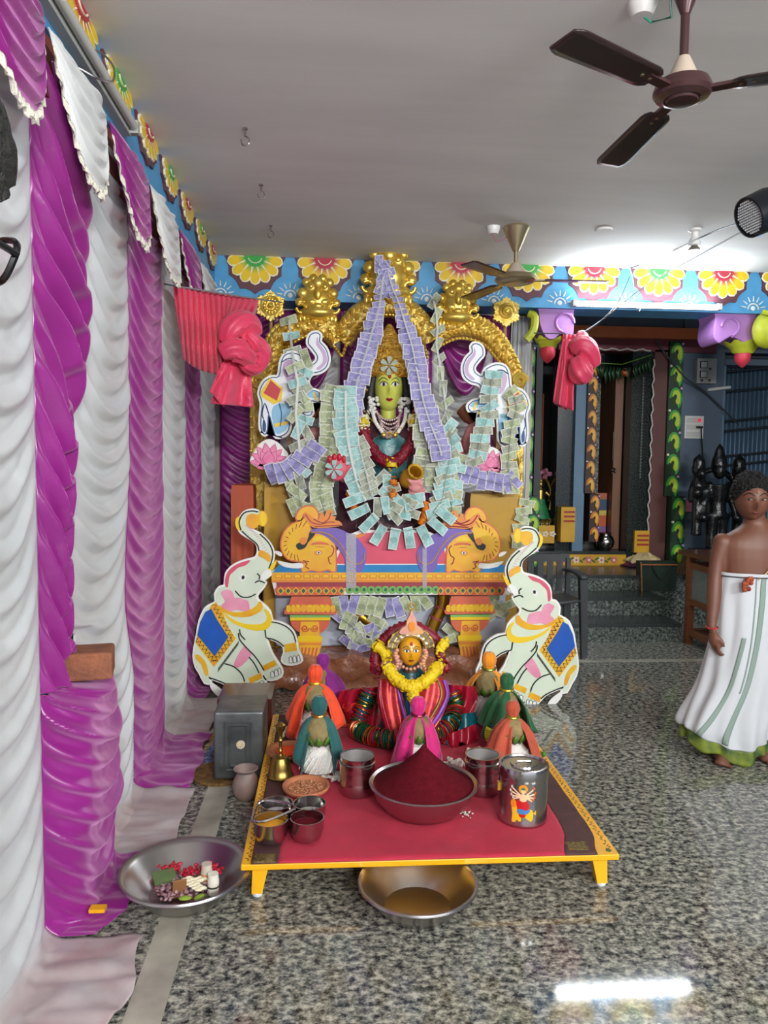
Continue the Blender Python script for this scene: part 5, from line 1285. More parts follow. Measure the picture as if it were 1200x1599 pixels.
for sx in (-1, 1):
    for sy in (-1, 1):
        cx_, cy_ = sx*((TX1-TX0)/2-.065), sy*((TY1-TY0)/2-.045)
        b = MB(); vs = []
        for z, w, o_ in ((.012, .018, .012), (TZ-.02, .027, 0)):
            vs += [(cx_+sx*o_-w, cy_+sy*o_-w, z), (cx_+sx*o_+w, cy_+sy*o_-w, z), (cx_+sx*o_+w, cy_+sy*o_+w, z), (cx_+sx*o_-w, cy_+sy*o_+w, z)]
        b.add(vs, [(0, 1, 2, 3)[::-1], (4, 5, 6, 7)]+[(i, (i+1) % 4, 4+(i+1) % 4, 4+i) for i in range(4)]); lg = b.build('leg', m_ytab, tab, smooth=False)
        MB().lathe([(.017, 0), (.019, .004), (.019, .013), (0, .013)], (cx_+sx*.012, cy_+sy*.012, 0), 14).build('foot_cap', m_plw, lg)
m_pat = mat('rail_mark_green', '#3c5a22', .5); m_patr = mat('rail_mark_red', '#a23a14', .5)
for sx in (-1, 1):      # painted marks along the side rails
    b = MB(); b2 = MB(); xx = sx*((TX1-TX0)/2-.022)
    for i in range(66):
        yy = -(TY1-TY0)/2+.03+i*.0222
        b.box((xx+.006*sin(i*2.4), yy, TZ+.0004), (.006, .007, .0012), Matrix.Rotation(i*.9, 3, 'Z'))
        b2.box((xx-.006*sin(i*2.4+1), yy+.011, TZ+.0004), (.012, .003, .0012), Matrix.Rotation(i*.7, 3, 'Z'))
    b.build('rail_pattern', m_pat, tab, smooth=False)['kind'] = 'stuff'; b2.build('rail_pattern', m_patr, tab, smooth=False)['kind'] = 'stuff'
MB().ball(((TX1-TX0)/2-.03, -(TY1-TY0)/2+.03, TZ), (.010, .012, .003), 8, 6).build('corner_leaf', m_pat, tab)
# table cloth
m_red = mat('cloth_red', '#b3203c', .75, var=.10, vscale=7, bump=.12, bscale=120, sheen=.05)
m_bord = mat('cloth_border_brown', '#43282a', .7, col2='#52302c', vscale=20, bump=.2, bscale=150)
m_zari = mat('zari_gold', '#8f7a3a', .5, metal=.5, col2='#3a2a20', vscale=110)
cl = thing('table_cloth', 'red cotton cloth with dark brown gold-edged borders spread over the yellow table', 'table cloth', ((TX0+TX1)/2, (TY0+TY1)/2, TZ))
def clz(x, y): return .006+.0035*abs(nz(x*6, y*5))+.002*nz(x*15, y*13)
def strip(name, fx0, fx1, m, nx, ya=TY0+.004, yb=TY1-.03, lift=0):
    b = MB()
    def fn(u, v):
        y = ya+(yb-ya)*v; a, c = fx0(v), fx1(v); x = a+(c-a)*u
        z = clz(x, y)+lift
        if v == 0: z = .004+lift; y -= .007
        return (x-tx_, y-ty_, z)
    b.grid(fn, nx, 90); o = solid(b.build(name, m, cl), .003); return o
r_out = lambda v: TX1-.045-.035*exp(-(v/.06)**2)
strip('red_field', lambda v: TX0+.125, lambda v: r_out(v)-.10-.015*exp(-(v/.10)**2), m_red, 70)
strip('dark_border', lambda v: TX0+.035, lambda v: TX0+.127, m_bord, 10)
strip('dark_border', lambda v: r_out(v)-.102-.015*exp(-(v/.10)**2), r_out, m_bord, 10)
strip('gold_zari_end', lambda v: TX0+.04, lambda v: TX0+.115, m_zari, 8, TY0+.008, TY0+.05, .0012)
strip('gold_zari_end', lambda v: TX1-.175, lambda v: TX1-.10, m_zari, 8, TY0+.03, TY0+.075, .0022)
CZ = TZ+.0105        # objects stand on the cloth

# ------------------------------------------------------------------ steel vessels
def vessel(name, label, cat, px, py, r, prof, m=m_steel, z=CZ, group=None, n=40):
    p = PZ(px, py, z); t = thing(name, label, cat, (p.x, p.y, z), 0, group); MB().lathe(prof, n=n).build('body', m, t); return t
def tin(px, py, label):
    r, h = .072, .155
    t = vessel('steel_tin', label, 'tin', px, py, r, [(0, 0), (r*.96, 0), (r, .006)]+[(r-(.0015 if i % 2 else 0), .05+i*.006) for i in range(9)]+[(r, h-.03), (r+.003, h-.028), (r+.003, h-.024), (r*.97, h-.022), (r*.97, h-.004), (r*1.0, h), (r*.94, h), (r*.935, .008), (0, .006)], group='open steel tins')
    MB().lathe([(0, .010), (r*.92, .012), (r*.925, h-.004), (r*.934, h-.004), (r*.934, .008), (0, .007)], n=40).build('inside', mat('steel_inside_brightened', '#c9c6c4', .42, metal=.75), t)  # added liner of lighter steel, brightness put into its colour
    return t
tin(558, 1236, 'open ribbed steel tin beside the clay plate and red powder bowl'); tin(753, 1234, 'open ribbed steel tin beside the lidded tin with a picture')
# lidded tin with picture
p = PZ(816, 1276, CZ); t = thing('lidded_tin', 'shiny steel tin with lid and a colourful goddess on lion picture', 'tin', (p.x, p.y, CZ)); R, H = .094, .215
MB().lathe([(0, 0), (R*.98, 0), (R, .004), (R, .010), (R*.985, .014), (R*.985, H-.035), (R*.985, H-.03), (0, H-.03)], n=56).build('body', m_steel, t)
MB().lathe([(R*1.01, H-.045), (R*1.015, H-.04), (R*1.015, H-.008), (R*.985, H), (R*.90, H+.001), (R*.86, H-.006), (R*.55, H-.006), (R*.52, H), (R*.30, H), (R*.27, H-.004), (0, H-.004)], n=56).build('lid', m_steel, t)
MB().tube([(-.03, 0, H-.0), (-.025, 0, H+.006), (.025, 0, H+.006), (.03, 0, H)], .004, 6).build('lid_grip', m_steel, t)
for s_, h_ in ((-1, .14),):
    MB().box((-R*1.02, -.005, .13), (.012, .02, .03)).build('clasp', m_golds, t, smooth=False)
# the picture: a flat decal curved round the tin, figures cut from simple coloured shapes
def decal(name, pts, m, lift, sm=3):
    q = cat_rom(pts, sm) if sm else pts
    cx_ = sum(a for a, _ in q)/len(q); cz_ = sum(z for _, z in q)/len(q)
    vs = []; n = len(q)
    def w(a, z): th_ = -pi/2-.25+a/R; return ((R*.985+lift)*cos(th_), (R*.985+lift)*sin(th_), z)
    for f_ in (.34, .67, 1.0): vs += [w(cx_+(a-cx_)*f_, cz_+(z-cz_)*f_) for a, z in q]
    vs.append(w(cx_, cz_)); fs = [(k*n+i, k*n+(i+1) % n, (k+1)*n+(i+1) % n, (k+1)*n+i) for k in range(2) for i in range(n)]+[(3*n, i, (i+1) % n) for i in range(n)]
    return MB().add(vs, fs).build(name, m, t)
def dm(n, c): return mat('decal_'+n, c, .35)
def E2(x, z, a, b_, n=12): return ellipse(x, z, a, b_, n)
decal('decal_halo', E2(.000, .150, .017, .017), dm('orange', '#f08a1e'), .0007)
decal('decal_lion', [(-.040, .05), (-.045, .09), (-.035, .105), (-.022, .09), (-.005, .075), (.02, .075), (.035, .07), (.040, .05), (.036, .03), (.025, .03), (.022, .05), (-.005, .048), (-.006, .028), (-.018, .028), (-.022, .045), (-.028, .022), (-.042, .022)], dm('yellow', '#f2b91c'), .0006)
decal('decal_mane', E2(-.036, .092, .012, .016), dm('orange', '#f08a1e'), .0009)
decal('decal_tail', [(.038, .06), (.05, .05), (.052, .066), (.048, .068), (.045, .056)], dm('yellow', '#f2b91c'), .0006, 0)
decal('decal_skirt', [(-.018, .062), (-.025, .10), (-.012, .112), (.012, .11), (.024, .085), (.015, .066), (.008, .045), (-.010, .043)], dm('red', '#c31c22'), .0011)
decal('decal_shawl', [(-.022, .07), (-.014, .055), (.020, .058), (.026, .075), (.012, .07), (-.01, .075)], dm('blue', '#3f7fc4'), .0013)
decal('decal_torso', [(-.010, .105), (-.012, .125), (.0, .133), (.013, .125), (.011, .105)], dm('skin', '#f3c79b'), .0012)
decal('decal_face', E2(0, .143, .008, .010), dm('skin', '#f3c79b'), .0014)
for a0_, (dx, dz) in zip((-1, -1, -1, -1, 1, 1, 1, 1), ((-.040, .150), (-.045, .135), (-.042, .12), (-.035, .11), (.038, .148), (.043, .13), (.040, .115), (.033, .105))):
    decal('decal_arm', [(0.006*a0_, .127), (dx, dz+.003), (dx, dz-.003), (0.006*a0_, .118)], dm('skin', '#f3c79b'), .0010, 0)
    decal('decal_held_item', E2(dx*1.08, dz+.005, .004, .006, 8), dm('flower', '#d9551f') if dx > 0 else dm('steelitem', '#d8d3c0'), .0012, 0)
decal('decal_hair', [(-.009, .150), (0, .158), (.009, .150), (.005, .147), (-.005, .147)], dm('green', '#2c7f45'), .0016)

# powder bowl and heap
p = PZ(661, 1262, CZ); kb = thing('powder_bowl', 'wide steel bowl heaped with dark red vermilion powder', 'bowl', (p.x, p.y+.0, CZ))
KR = .212
MB().lathe([(0, 0), (KR*.62, 0), (KR*.70, .006), (KR*.88, .05), (KR*.95, .095), (KR*1.0, .100), (KR*1.01, .106), (KR*.985, .110), (KR*.93, .104), (KR*.86, .06), (0, .02)], n=64).build('bowl', m_steelr, kb)
b = MB()
def fn(u, v):
    a = 2*pi*u; r = KR*.935*v
    h = .100+.150*max(0, 1-v*1.06)**1.12+.010*exp(-((v-.0)/.1)**2)
    n_ = .0025*nz(cos(a)*v*12, sin(a)*v*12, 3); return (r*cos(a), r*sin(a), h+n_-.004*v)
b.grid(fn, 64, 34); b.build('powder_heap', mat('vermilion_powder', '#581019', .95, col2='#661420', vscale=60, bump=.5, bscale=220, spec=.1), kb, ang=60)
# 4-cup condiment holder
p = PZ(452, 1300, CZ); kc = thing('cup_set', 'steel four-cup holder with turmeric and vermilion in the front cups', 'cup set', (p.x, p.y, CZ))
cr_ = .060
ct = [('yellow_powder', (-.062, -.060), mat('turmeric', '#dd9a12', .9, bump=.4, bscale=200)), ('red_powder', (.066, -.052), MATS['vermilion_powder']), (None, (-.050, .066), None), (None, (.072, .062), None)]
for nm, (dx, dy), m_ in ct:
    c_ = MB().lathe([(0, 0), (cr_*.55, 0), (cr_*.85, .012), (cr_, .04), (cr_, .078), (cr_*1.03, .082), (cr_*.96, .082), (cr_*.95, .04), (cr_*.5, .008), (0, .006)], (dx, dy, 0), 36).build('cup', m_steel, kc)
    if nm: MB().lathe([(0, .066), (cr_*.4, .064), (cr_*.94, .056)], (dx, dy, 0), 30).build(nm, m_, c_)
MB().tube(cat_rom([(-.13, -.06, .075), (-.08, -.075, .082), (.0, -.03, .092), (.02, .0, .096), (-.02, .04, .095), (-.10, .075, .088), (-.125, .03, .08), (-.13, -.06, .075)], 5, False), .005, 6).build('handle', m_steel, kc)
MB().tube([(.0, .0, .0), (.0, .0, .095)], .006, 8).build('post', m_steel, kc)

# clay plates
m_clay = mat('terracotta', '#b3704c', .8, var=.12, vscale=12)
def plate(px, py, r, label, powder, pm_):
    p = PZ(px, py, CZ); t = thing('clay_plate', label, 'plate', (p.x, p.y, CZ), 0, 'clay plates')
    MB().lathe([(0, 0), (r*.7, 0), (r*.95, .012), (r, .022), (r*.98, .028), (r*.9, .026), (r*.8, .014), (0, .012)], n=40).build('dish', m_clay, t)
    if powder == 'petals':
        b = MB(); rn = random.Random(5)
        for k in range(150):
            a, q = rn.random()*2*pi, sqrt(rn.random())*r*.7; b.ball((q*cos(a), q*sin(a), .015+rn.random()*.006), (.006*rn.uniform(.5, 1.2), .003, .002), 5, 4, Matrix.Rotation(rn.random()*6, 3, 'Z'))
        b.build('rice_and_petals', pm_, t)['kind'] = 'stuff'
    else:
        b = MB(); b.ball((r*.08, -r*.08, .021), (r*.66, r*.58, .011), 20, 10); b.build('orange_powder', pm_, t)
    return t
plate(478, 1235, .098, 'clay plate with rice grains and red petals beside the cup set', 'petals', mat('rice_petals', '#a2504a', .8, col2='#d6b077', vscale=120))
plate(452, 1178, .105, 'clay plate with bright orange powder behind the brass bell', 'powder', mat('orange_powder', '#ee4d14', .9))
# bell
p = PZ(438, 1212, CZ); bt = thing('hand_bell', 'small brass hand bell with a figured handle on the dark border', 'bell', (p.x, p.y, CZ))
m_brass = mat('brass_old', '#9d8444', .33, metal=1.0, var=.25, vscale=20)
MB().lathe([(.058, 0), (.060, .006), (.052, .014), (.046, .04), (.043, .065), (.032, .085), (.012, .092), (.010, .10), (0, .10)], n=30).build('bell_body', m_brass, bt)
MB().lathe([(.010, .09), (.007, .105), (.011, .115), (.007, .125), (.008, .15), (.012, .16), (.008, .17), (.010, .19), (.020, .205), (.023, .225), (.010, .235), (0, .24)], n=14).build('handle', m_brass, bt)

# ------------------------------------------------------------------ coconut pots wrapped in coloured cloth
m_coco = mat('coconut_husk', '#9c8a5c', .8, col2='#76683f', vscale=18, bump=.5, bscale=40); m_leaf = mat('betel_leaf', '#4e7f25', .45, var=.25, vscale=20); m_thread = mat('white_thread', '#e3e1da', .8, bump=.6, bscale=70)
def kalash(label, px, py, h, col, ring, front=0., openw=.75, pot='thread', z=CZ, flare=.30, tails=True, group='cloth-topped coconut pots'):
    p = PZ(px, py, z); t = thing('coconut_pot', label, 'coconut pot', (p.x, p.y, z), 0, group); k = h/.30
    if pot == 'thread':
        po = MB().lathe([(0, 0), (.045*k, 0), (.070*k, .02*k), (.076*k, .05*k), (.066*k, .085*k), (.045*k, .105*k), (.050*k, .118*k), (0, .115*k)], n=28).build('pot', m_thread, t)
        for i in range(9):
            a = -pi/2+(i-4)*.26; MB().tube([(.078*k*cos(a-.2), .078*k*sin(a-.2), .025*k), (.080*k*cos(a), .080*k*sin(a), .05*k), (.070*k*cos(a+.25), .070*k*sin(a+.25), .085*k)], .0028*k, 4).build('thread_wrap', MATS['paint_white'], po)
    for i in range(7):
        a = -pi/2+(i-3)*.55; b = MB()
        b.add([(.045*k*cos(a), .045*k*sin(a), .11*k), (.062*k*cos(a-.22), .062*k*sin(a-.22), .135*k), (.072*k*cos(a), .072*k*sin(a), .165*k), (.062*k*cos(a+.22), .062*k*sin(a+.22), .135*k)], [(0, 1, 2, 3)]); solid(b.build('leaf', m_leaf, t), .002)
    MB().ball((0, 0, .165*k), (.056*k, .056*k, .065*k), 20, 14).build('coconut', m_coco, t)
    mc = mat('wrap_'+col.strip('#'), col, .7, var=.12, vscale=14, sheen=.3, bump=.25, bscale=40)
    b = MB()     # cloth: knot on top, gathered neck, skirt open to the front
    prof = [(.004, .300), (.018, .296), (.028, .280), (.030, .262), (.026, .245), (.020, .232), (.024, .222), (.045, .205), (.062, .180), (.074, .15), (.086, .11), (.096, .07), (.102, .045)]
    m_ = len(prof); nn = 56; vs = []; op = openw
    for j, (r, z_) in enumerate(prof):
        q = max(0, (j-5)/(m_-6)); gap = op*sst(0, .35, q)
        for i in range(nn+1):
            a = -pi/2+front+gap/1.0+(2*pi-2*gap)*i/nn if q > 0 else -pi/2+2*pi*i/nn
            rr = r*(1+.09*sin(i*2*pi/nn*9+j*.15)*(1 if j > 3 else .4)*min(1, .4+q)+.22*q*nz(i*.16, px*.1, j*.1)+.10*nz(i*.3+px, j*.5))*(1+flare*q*(.6+.8*abs(nz(px*.37, i*.07))))
            vs.append((rr*k*cos(a), rr*k*sin(a)*.92, (z_-.05*q*nz(i*.13, px)-(.025*q*sin(i*.35+px)))*k))
    w_ = nn+1; b.add(vs, [(j*w_+i, j*w_+i+1, (j+1)*w_+i+1, (j+1)*w_+i) for j in range(m_-1) for i in range(nn)]); solid(b.build('wrap_cloth', mc, t, ang=70), .004)
    if ring:
        MB().tube([(.027*k*cos(a), .027*k*sin(a), .231*k+.004*sin(a)) for a in [2*pi*i/24 for i in range(25)]], .0055*k, 6).build('bangle', mat('ring_'+ring.strip('#'), ring, .3, metal=.7), t)
    return t
kalash('coconut pot wrapped in dark teal cloth with white thread, behind the clay plate of petals', 498, 1206, .34, '#0d5a59', '#b06a35', .0, .62, flare=-.08)
kalash('coconut pot wrapped in bright orange-red cloth with a yellow ring', 492, 1150, .36, '#f24a17', '#d8a62c', .1, .6)
kalash('coconut pot wrapped in purple cloth at the table corner by the tin box', 504, 1118, .34, '#8d148c', None, .0, .25)
kalash('coconut pot wrapped in magenta cloth standing before the small goddess', 652, 1200, .325, '#d21277', '#7a1a3a', .0, .30, flare=-.05)
kalash('coconut pot wrapped in amber orange cloth beside the foot of the elephant board', 762, 1126, .37, '#f0920f', '#7d8a3c', -.5, .8)
kalash('coconut pot wrapped in dark green cloth with a gold band', 790, 1154, .33, '#0b5a2c', '#c0a030', .4, .35)
kalash('coconut pot wrapped in rust brown cloth with a green ring behind the lidded tin', 799, 1196, .30, '#b84a2c', '#8f9a35', .2, .45)
# betel fan, chalk lumps, scattered bits
p = PZ(778, 1166, CZ); b = MB()
for i in range(9):
    a = math.radians(150+i*9); b.add([(0, 0, .07), (.07*cos(a), -.012, .07+.07*sin(a)), (.07*cos(a+.13), -.016, .07+.07*sin(a+.13))], [(0, 1, 2)])
b.tube([(0, 0, 0), (0, 0, .07)], .004, 6)
tag(solid(b.build('paper_fan', mat('fan_yellow', '#d7d02a', .6), loc=p), .002), 'little pleated yellow fan leaning on the rust brown wrapped pot', 'fan')
def lumps(name, label, px, py, n, spread, r, m, seed, cat='pile', z=CZ):
    p = PZ(px, py, z); b = MB(); rn = random.Random(seed)
    for k in range(n): b.ball((rn.gauss(0, spread), rn.gauss(0, spread), r*.7+rn.random()*r*.8), (r*rn.uniform(.7, 1.2), r*rn.uniform(.7, 1.2), r*rn.uniform(.5, .9)), 8, 6)
    o = b.build(name, m, loc=p); tag(o, label, cat); o['kind'] = 'stuff'; return o
m_rice = mat('rice_white', '#e6e0d6', .8, bump=.8, bscale=150)
lumps('rice_heap', 'small heap of white rice under the teal wrapped pot', 527, 1216, 60, .022, .010, m_rice, 1)
lumps('rice_heap', 'small heap of white rice beside the open steel tin and red silk', 716, 1196, 30, .022, .011, m_rice, 2)
lumps('rice_heap', 'heap of white rice among the wrapped pots on the shrine side', 758, 1180, 60, .035, .012, m_rice, 3)
lumps('flower_heap', 'white, red and yellow flowers piled at the table corner beside the bell', 444, 1146, 22, .018, .016, mat('petal_mix', '#e9e3d2', .6, col2='#d6c522', vscale=16), 4, 'flowers')
lumps('flower_heap', 'red petals lying at the table corner behind the orange powder plate', 465, 1143, 12, .014, .012, mat('petal_red', '#d0202a', .6), 5, 'flowers')
lumps('powder_crumbs', 'pinch of pale powder spilled on the red cloth beside the lidded tin', 728, 1272, 22, .012, .004, m_rice, 6, 'powder')
p = PZ(830, 1178, CZ); b = MB(); b.tube(cat_rom([(-.05, .03, .01), (-.02, 0, .02), (.02, -.02, .012), (.05, -.05, .02)], 4, False), .012, 7); tag(b.build('green_sprig', m_leaf, loc=p), 'green leafy sprig on the table edge behind the lidded tin', 'sprig')

# ------------------------------------------------------------------ small seated goddess
YD = 3.66
dol = thing('goddess_doll', 'small seated goddess with yellow mask face, jewelled crown and red brocade sari', 'idol', (PY(642, 1180, YD).x, YD, CZ)); DO = dol.location.copy()
def dp(px, py, dy=0):
    p = PY(px, py, YD+dy)-DO; p.z = max(p.z, .004); return p
ud = S(YD)
m_tealc = mat('doll_teal_silk', '#0c5560', .3, var=.25, vscale=10, bump=.3, bscale=20); m_broc = mat('doll_brocade', '#b01b45', .4, col2='#d8471f', vscale=70, metal=.25); m_redsilk = mat('doll_red_silk', '#a3142f', .3, var=.2, vscale=8, bump=.3, bscale=16)
m_stripe = mat('doll_stripe_violet', '#8d4ab0', .4); m_stripeg = mat('doll_stripe_gold', '#a98a4a', .4, metal=.4)
b = MB(); loft(b, [(dp(642, 1192), 66*ud, .17), (dp(642, 1165), 62*ud, .16), (dp(642, 1130), 50*ud, .13), (dp(642, 1090), 42*ud, .10), (dp(642, 1060), 36*ud, .085), (dp(642, 1045), 16*ud, .05), (dp(642, 1030), 12*ud, .04)]); b.build('body', m_tealc, dol, ang=70)
def panel(name, L, R_, m, lift, fold=.006, par=dol):
    """cloth panel between two polylines (px,py,dy)"""
    L = cat_rom([(float(a), float(c_), d) for a, c_, d in L], 6, False); R_ = cat_rom([(float(a), float(c_), d) for a, c_, d in R_], 6, False); n_ = min(len(L), len(R_))
    b = MB()
    def fn(u, v):
        i = min(int(v*(n_-1)), n_-2); f_ = v*(n_-1)-i
        l = [L[i][k]+(L[i+1][k]-L[i][k])*f_ for k in range(3)]; r = [R_[i][k]+(R_[i+1][k]-R_[i][k])*f_ for k in range(3)]
        x, y, d = [l[k]+(r[k]-l[k])*u for k in range(3)]
        return dp(x, y, d-lift-.018*sin(pi*u)+fold*sin(u*14+v*3))
    b.grid(fn, 24, 36); return solid(b.build(name, m, par, ang=70), .003)
panel('sari_front', [(596, 1060, -.07), (594, 1090, -.10), (604, 1130, -.135), (618, 1160, -.17)], [(624, 1058, -.09), (630, 1090, -.12), (638, 1130, -.16), (640, 1155, -.19)], m_broc, .012)
panel('sari_front', [(660, 1058, -.09), (652, 1090, -.12), (650, 1130, -.16), (650, 1160, -.19)], [(692, 1058, -.07), (702, 1085, -.10), (690, 1120, -.135), (668, 1155, -.17)], m_broc, .012)
panel('sari_edge', [(592, 1062, -.06), (590, 1092, -.095), (600, 1132, -.13), (614, 1162, -.165)], [(598, 1060, -.07), (600, 1090, -.10), (610, 1130, -.14), (624, 1162, -.175)], m_redsilk, .018, .002)
panel('violet_stripe', [(616, 1060, -.09), (622, 1090, -.12), (630, 1120, -.15), (636, 1140, -.17)], [(621, 1060, -.09), (628, 1090, -.12), (635, 1120, -.15), (640, 1140, -.17)], m_stripe, .024, .001)
panel('violet_stripe', [(690, 1062, -.07), (696, 1085, -.10), (682, 1115, -.14), (664, 1140, -.17)], [(698, 1062, -.06), (702, 1088, -.09), (688, 1120, -.135), (668, 1144, -.165)], m_stripe, .024, .001)
panel('gold_stripe', [(682, 1062, -.075), (688, 1085, -.11), (676, 1112, -.145), (660, 1136, -.175)], [(687, 1062, -.075), (692, 1085, -.11), (680, 1114, -.145), (662, 1138, -.175)], m_stripeg, .026, .001)
panel('blue_pleat', [(636, 1080, -.12), (638, 1100, -.14), (640, 1120, -.16), (641, 1140, -.18)], [(646, 1080, -.12), (647, 1100, -.14), (647, 1120, -.16), (648, 1140, -.18)], mat('doll_blue', '#2f6fb0', .4), .016, .002)
# brocade fans at the back, silk folds at the side
panel('fan_drape', [(532, 1078, .05), (528, 1098, .05), (540, 1120, .04), (548, 1140, .03)], [(596, 1072, .03), (592, 1095, .03), (590, 1115, .02), (588, 1140, .01)], m_redsilk, 0, .02)
panel('fan_drape', [(690, 1068, .03), (692, 1090, .03), (694, 1110, .02), (696, 1130, .01)], [(744, 1072, .05), (746, 1092, .05), (740, 1112, .04), (736, 1130, .03)], m_redsilk, 0, .02)
panel('fan_zari', [(536, 1100, .04), (534, 1105, .04), (536, 1108, .04), (538, 1112, .04)], [(586, 1094, .03), (586, 1099, .03), (586, 1103, .03), (586, 1107, .03)], m_broc, .012, .02)
panel('silk_fold', [(682, 1120, -.10), (684, 1140, -.12), (690, 1160, -.13), (696, 1185, -.14)], [(742, 1112, -.02), (748, 1135, -.04), (742, 1160, -.06), (728, 1188, -.10)], m_tealc, 0, .018)
panel('silk_fold', [(690, 1150, -.14), (694, 1165, -.15), (700, 1180, -.15), (704, 1192, -.15)], [(745, 1130, -.06), (748, 1150, -.08), (742, 1172, -.10), (722, 1192, -.13)], m_redsilk, .01, .022)
panel('silk_fold', [(560, 1150, -.06), (558, 1165, -.08), (562, 1180, -.10), (568, 1192, -.11)], [(612, 1140, -.10), (612, 1160, -.13), (612, 1176, -.15), (612, 1192, -.16)], m_tealc, 0, .014)
# neck, face, crown
MB().tube([dp(642, 1048, -.03), dp(642, 1026, -.03)], .036, 14).build('neck', mat('doll_neck', '#5a4a38', .5), dol)
m_mask = mat('mask_turmeric', '#e0a01a', .3, coat=.4); fcp = dp(641, 1015, -.06)
dh, _ = face_head(dol, fcp, 18*ud, .055, 25*ud, m_mask, dict(white=m_eyew, iris=m_eyed, dark=MATS['kajal'], lips=m_lip, bindi=m_bindi, eyes=1.15, eyeh=.11, lid=1.3))
MB().ball(fcp+Vector((0, .03, .02)), (21*ud, .05, 27*ud), 18, 12).build('hair', m_hair, dol)
m_cpk = mat('crown_pink_gold', '#e8b070', .4, col2='#d99aa0', vscale=30, metal=.3); m_csil = mat('crown_silver', '#b8aa88', .35, col2='#8d8f94', vscale=60, metal=.6)
cb_ = MB()
def fn(u, v):
    a = pi*(.02+.96*u); R0 = 21*ud+(14*ud)*v; return fcp+Vector((R0*cos(a)*1.06, -.035+.02*v+.01*sin(u*50)*v, .012+R0*sin(a)*.98))
cb_.grid(fn, 50, 8); cbo = solid(cb_.build('crown_arch', m_csil, dol), .016)
for v_ in (0.05, .5, .95): MB().tube([fn(i/40, v_)+Vector((0, -.010, 0)) for i in range(41)], .004, 6).build('crown_wire', m_golds, cbo)
b = MB(); b.slab(cat_rom([(x*ud, z*ud) for x, z in [(-17, 0), (-15, 9), (-9, 13), (-7, 22), (-3, 30), (0, 38), (3, 30), (7, 22), (9, 13), (15, 9), (17, 0)]], 3), -.02, .01); b.build('crown_peak', m_cpk, dol, smooth=False, loc=fcp+Vector((0, -.03, 29*ud)))
b = MB(); b.slab(ellipse(0, 12*ud, 5*ud, 8*ud), -.026, -.01); b.build('crown_jewel', mat('jewel_orange', '#e7902a', .2), dol, smooth=False, loc=fcp+Vector((0, -.03, 29*ud)))
MB().tube([fcp+Vector((5*ud*cos(a), -.03, 29*ud+42*ud+5*ud*sin(a))) for a in [2*pi*i/14 for i in range(15)]], .004, 6).build('crown_ring', m_golds, dol)
for s_ in (-1, 1):
    b = MB()
    for k in range(9): b.ball(fcp+Vector((s_*(22+2*sin(k))*ud, -.03, (2-4.2*k)*ud)), .012, 8, 6)
    b.build('ear_ornament', m_cpk, dol)
b = MB()
for k in range(11):
    a = pi+pi*k/10; b.ball(fcp+Vector((20*ud*cos(a), -.03, (-8+20*sin(a))*ud)), .009, 8, 6)
b.build('chin_beads', m_cpk, dol)
# bangles stacked up the arms
m_bg = [mat('bangle_red', '#9c1626', .2, metal=.3), mat('bangle_green', '#174a26', .2, metal=.3), mat('bangle_gold', '#c08a2c', .25, metal=1.), mat('bangle_orange', '#b5541e', .25, metal=.5)]
bmesh_ = []
for m_ in m_bg:
    o = MB().tube([(.044*cos(a), .044*sin(a), 0) for a in [2*pi*i/20 for i in range(21)]], .0036, 5).build('bangle', m_); bmesh_.append(o.data); bpy.data.objects.remove(o)
def arm(pts, n_, seed):
    q = [dp(*t_) for t_ in pts]
    for v_ in q: v_.z = max(v_.z, .052)
    q = cat_rom([tuple(v) for v in q], 12, False); rn = random.Random(seed)
    MB().tube(q, .030, 10).build('arm', m_tealc, dol)
    for i in range(n_):
        f_ = (len(q)-1)*(i+.5)/n_; i0 = min(int(f_), len(q)-2); p = Vector(q[i0]).lerp(Vector(q[i0+1]), f_-i0); t_ = (Vector(q[i0+1])-Vector(q[i0])).normalized()
        o = bpy.data.objects.new('bangle', bmesh_[[0, 0, 2, 1, 1, 2, 3][(i//2+rn.randrange(3)) % 7]]); COL.objects.link(o); o.parent = dol; o.location = p; o.rotation_euler = (t_+Vector((rn.uniform(-.15, .15), rn.uniform(-.15, .15), rn.uniform(-.15, .15)))).to_track_quat('Z', 'Y').to_euler()
arm([(578, 1078, .02), (568, 1105, .0), (558, 1135, -.03), (566, 1162, -.10), (590, 1168, -.17), (614, 1164, -.20)], 52, 1)
arm([(706, 1080, .02), (712, 1105, .0), (704, 1130, -.08), (684, 1146, -.14), (664, 1150, -.19)], 40, 2)
blob_rope('marigold_flower', [dp(632, 1132, -.20), dp(632, 1138, -.20)], .030, m_ofl, dol, 5)
# garlands on the doll
g3 = thing('flower_garland', 'thick yellow chrysanthemum garland around the neck of the small goddess', 'garland', dp(646, 1095, -.14)+DO)
def r3(px, py, dy): return dp(px, py, dy-.022)+DO-g3.location
blob_rope('yellow_flowers', [r3(604, 1040, -.10), r3(616, 1056, -.13), r3(632, 1070, -.16), r3(646, 1072, -.17), r3(662, 1066, -.16), r3(678, 1050, -.13), r3(686, 1038, -.10)], .038, m_yfl, g3, 2, 1.3, .014)
blob_rope('yellow_tassel', [r3(645, 1070, -.17), r3(646, 1084, -.18), r3(645, 1094, -.18)], .036, m_yfl, g3, 8, 1.3, .014)
g4 = thing('flower_garland', 'dark red rose and yellow flower wreath arched behind the small goddess head', 'garland', dp(642, 1000, .05)+DO)
def r4(px, py, dy): return dp(px, py, dy)+DO-g4.location
blob_rope('rose_wreath', [r4(588, 1052, -.02), r4(587, 1028, .0), r4(590, 1012, .02), r4(604, 996, .04), r4(622, 982, .05), r4(642, 978, .05), r4(662, 984, .05), r4(680, 998, .04), r4(688, 1020, .02), r4(689, 1050, .0)], .036, m_rose, g4, 3, 1.2, .014)
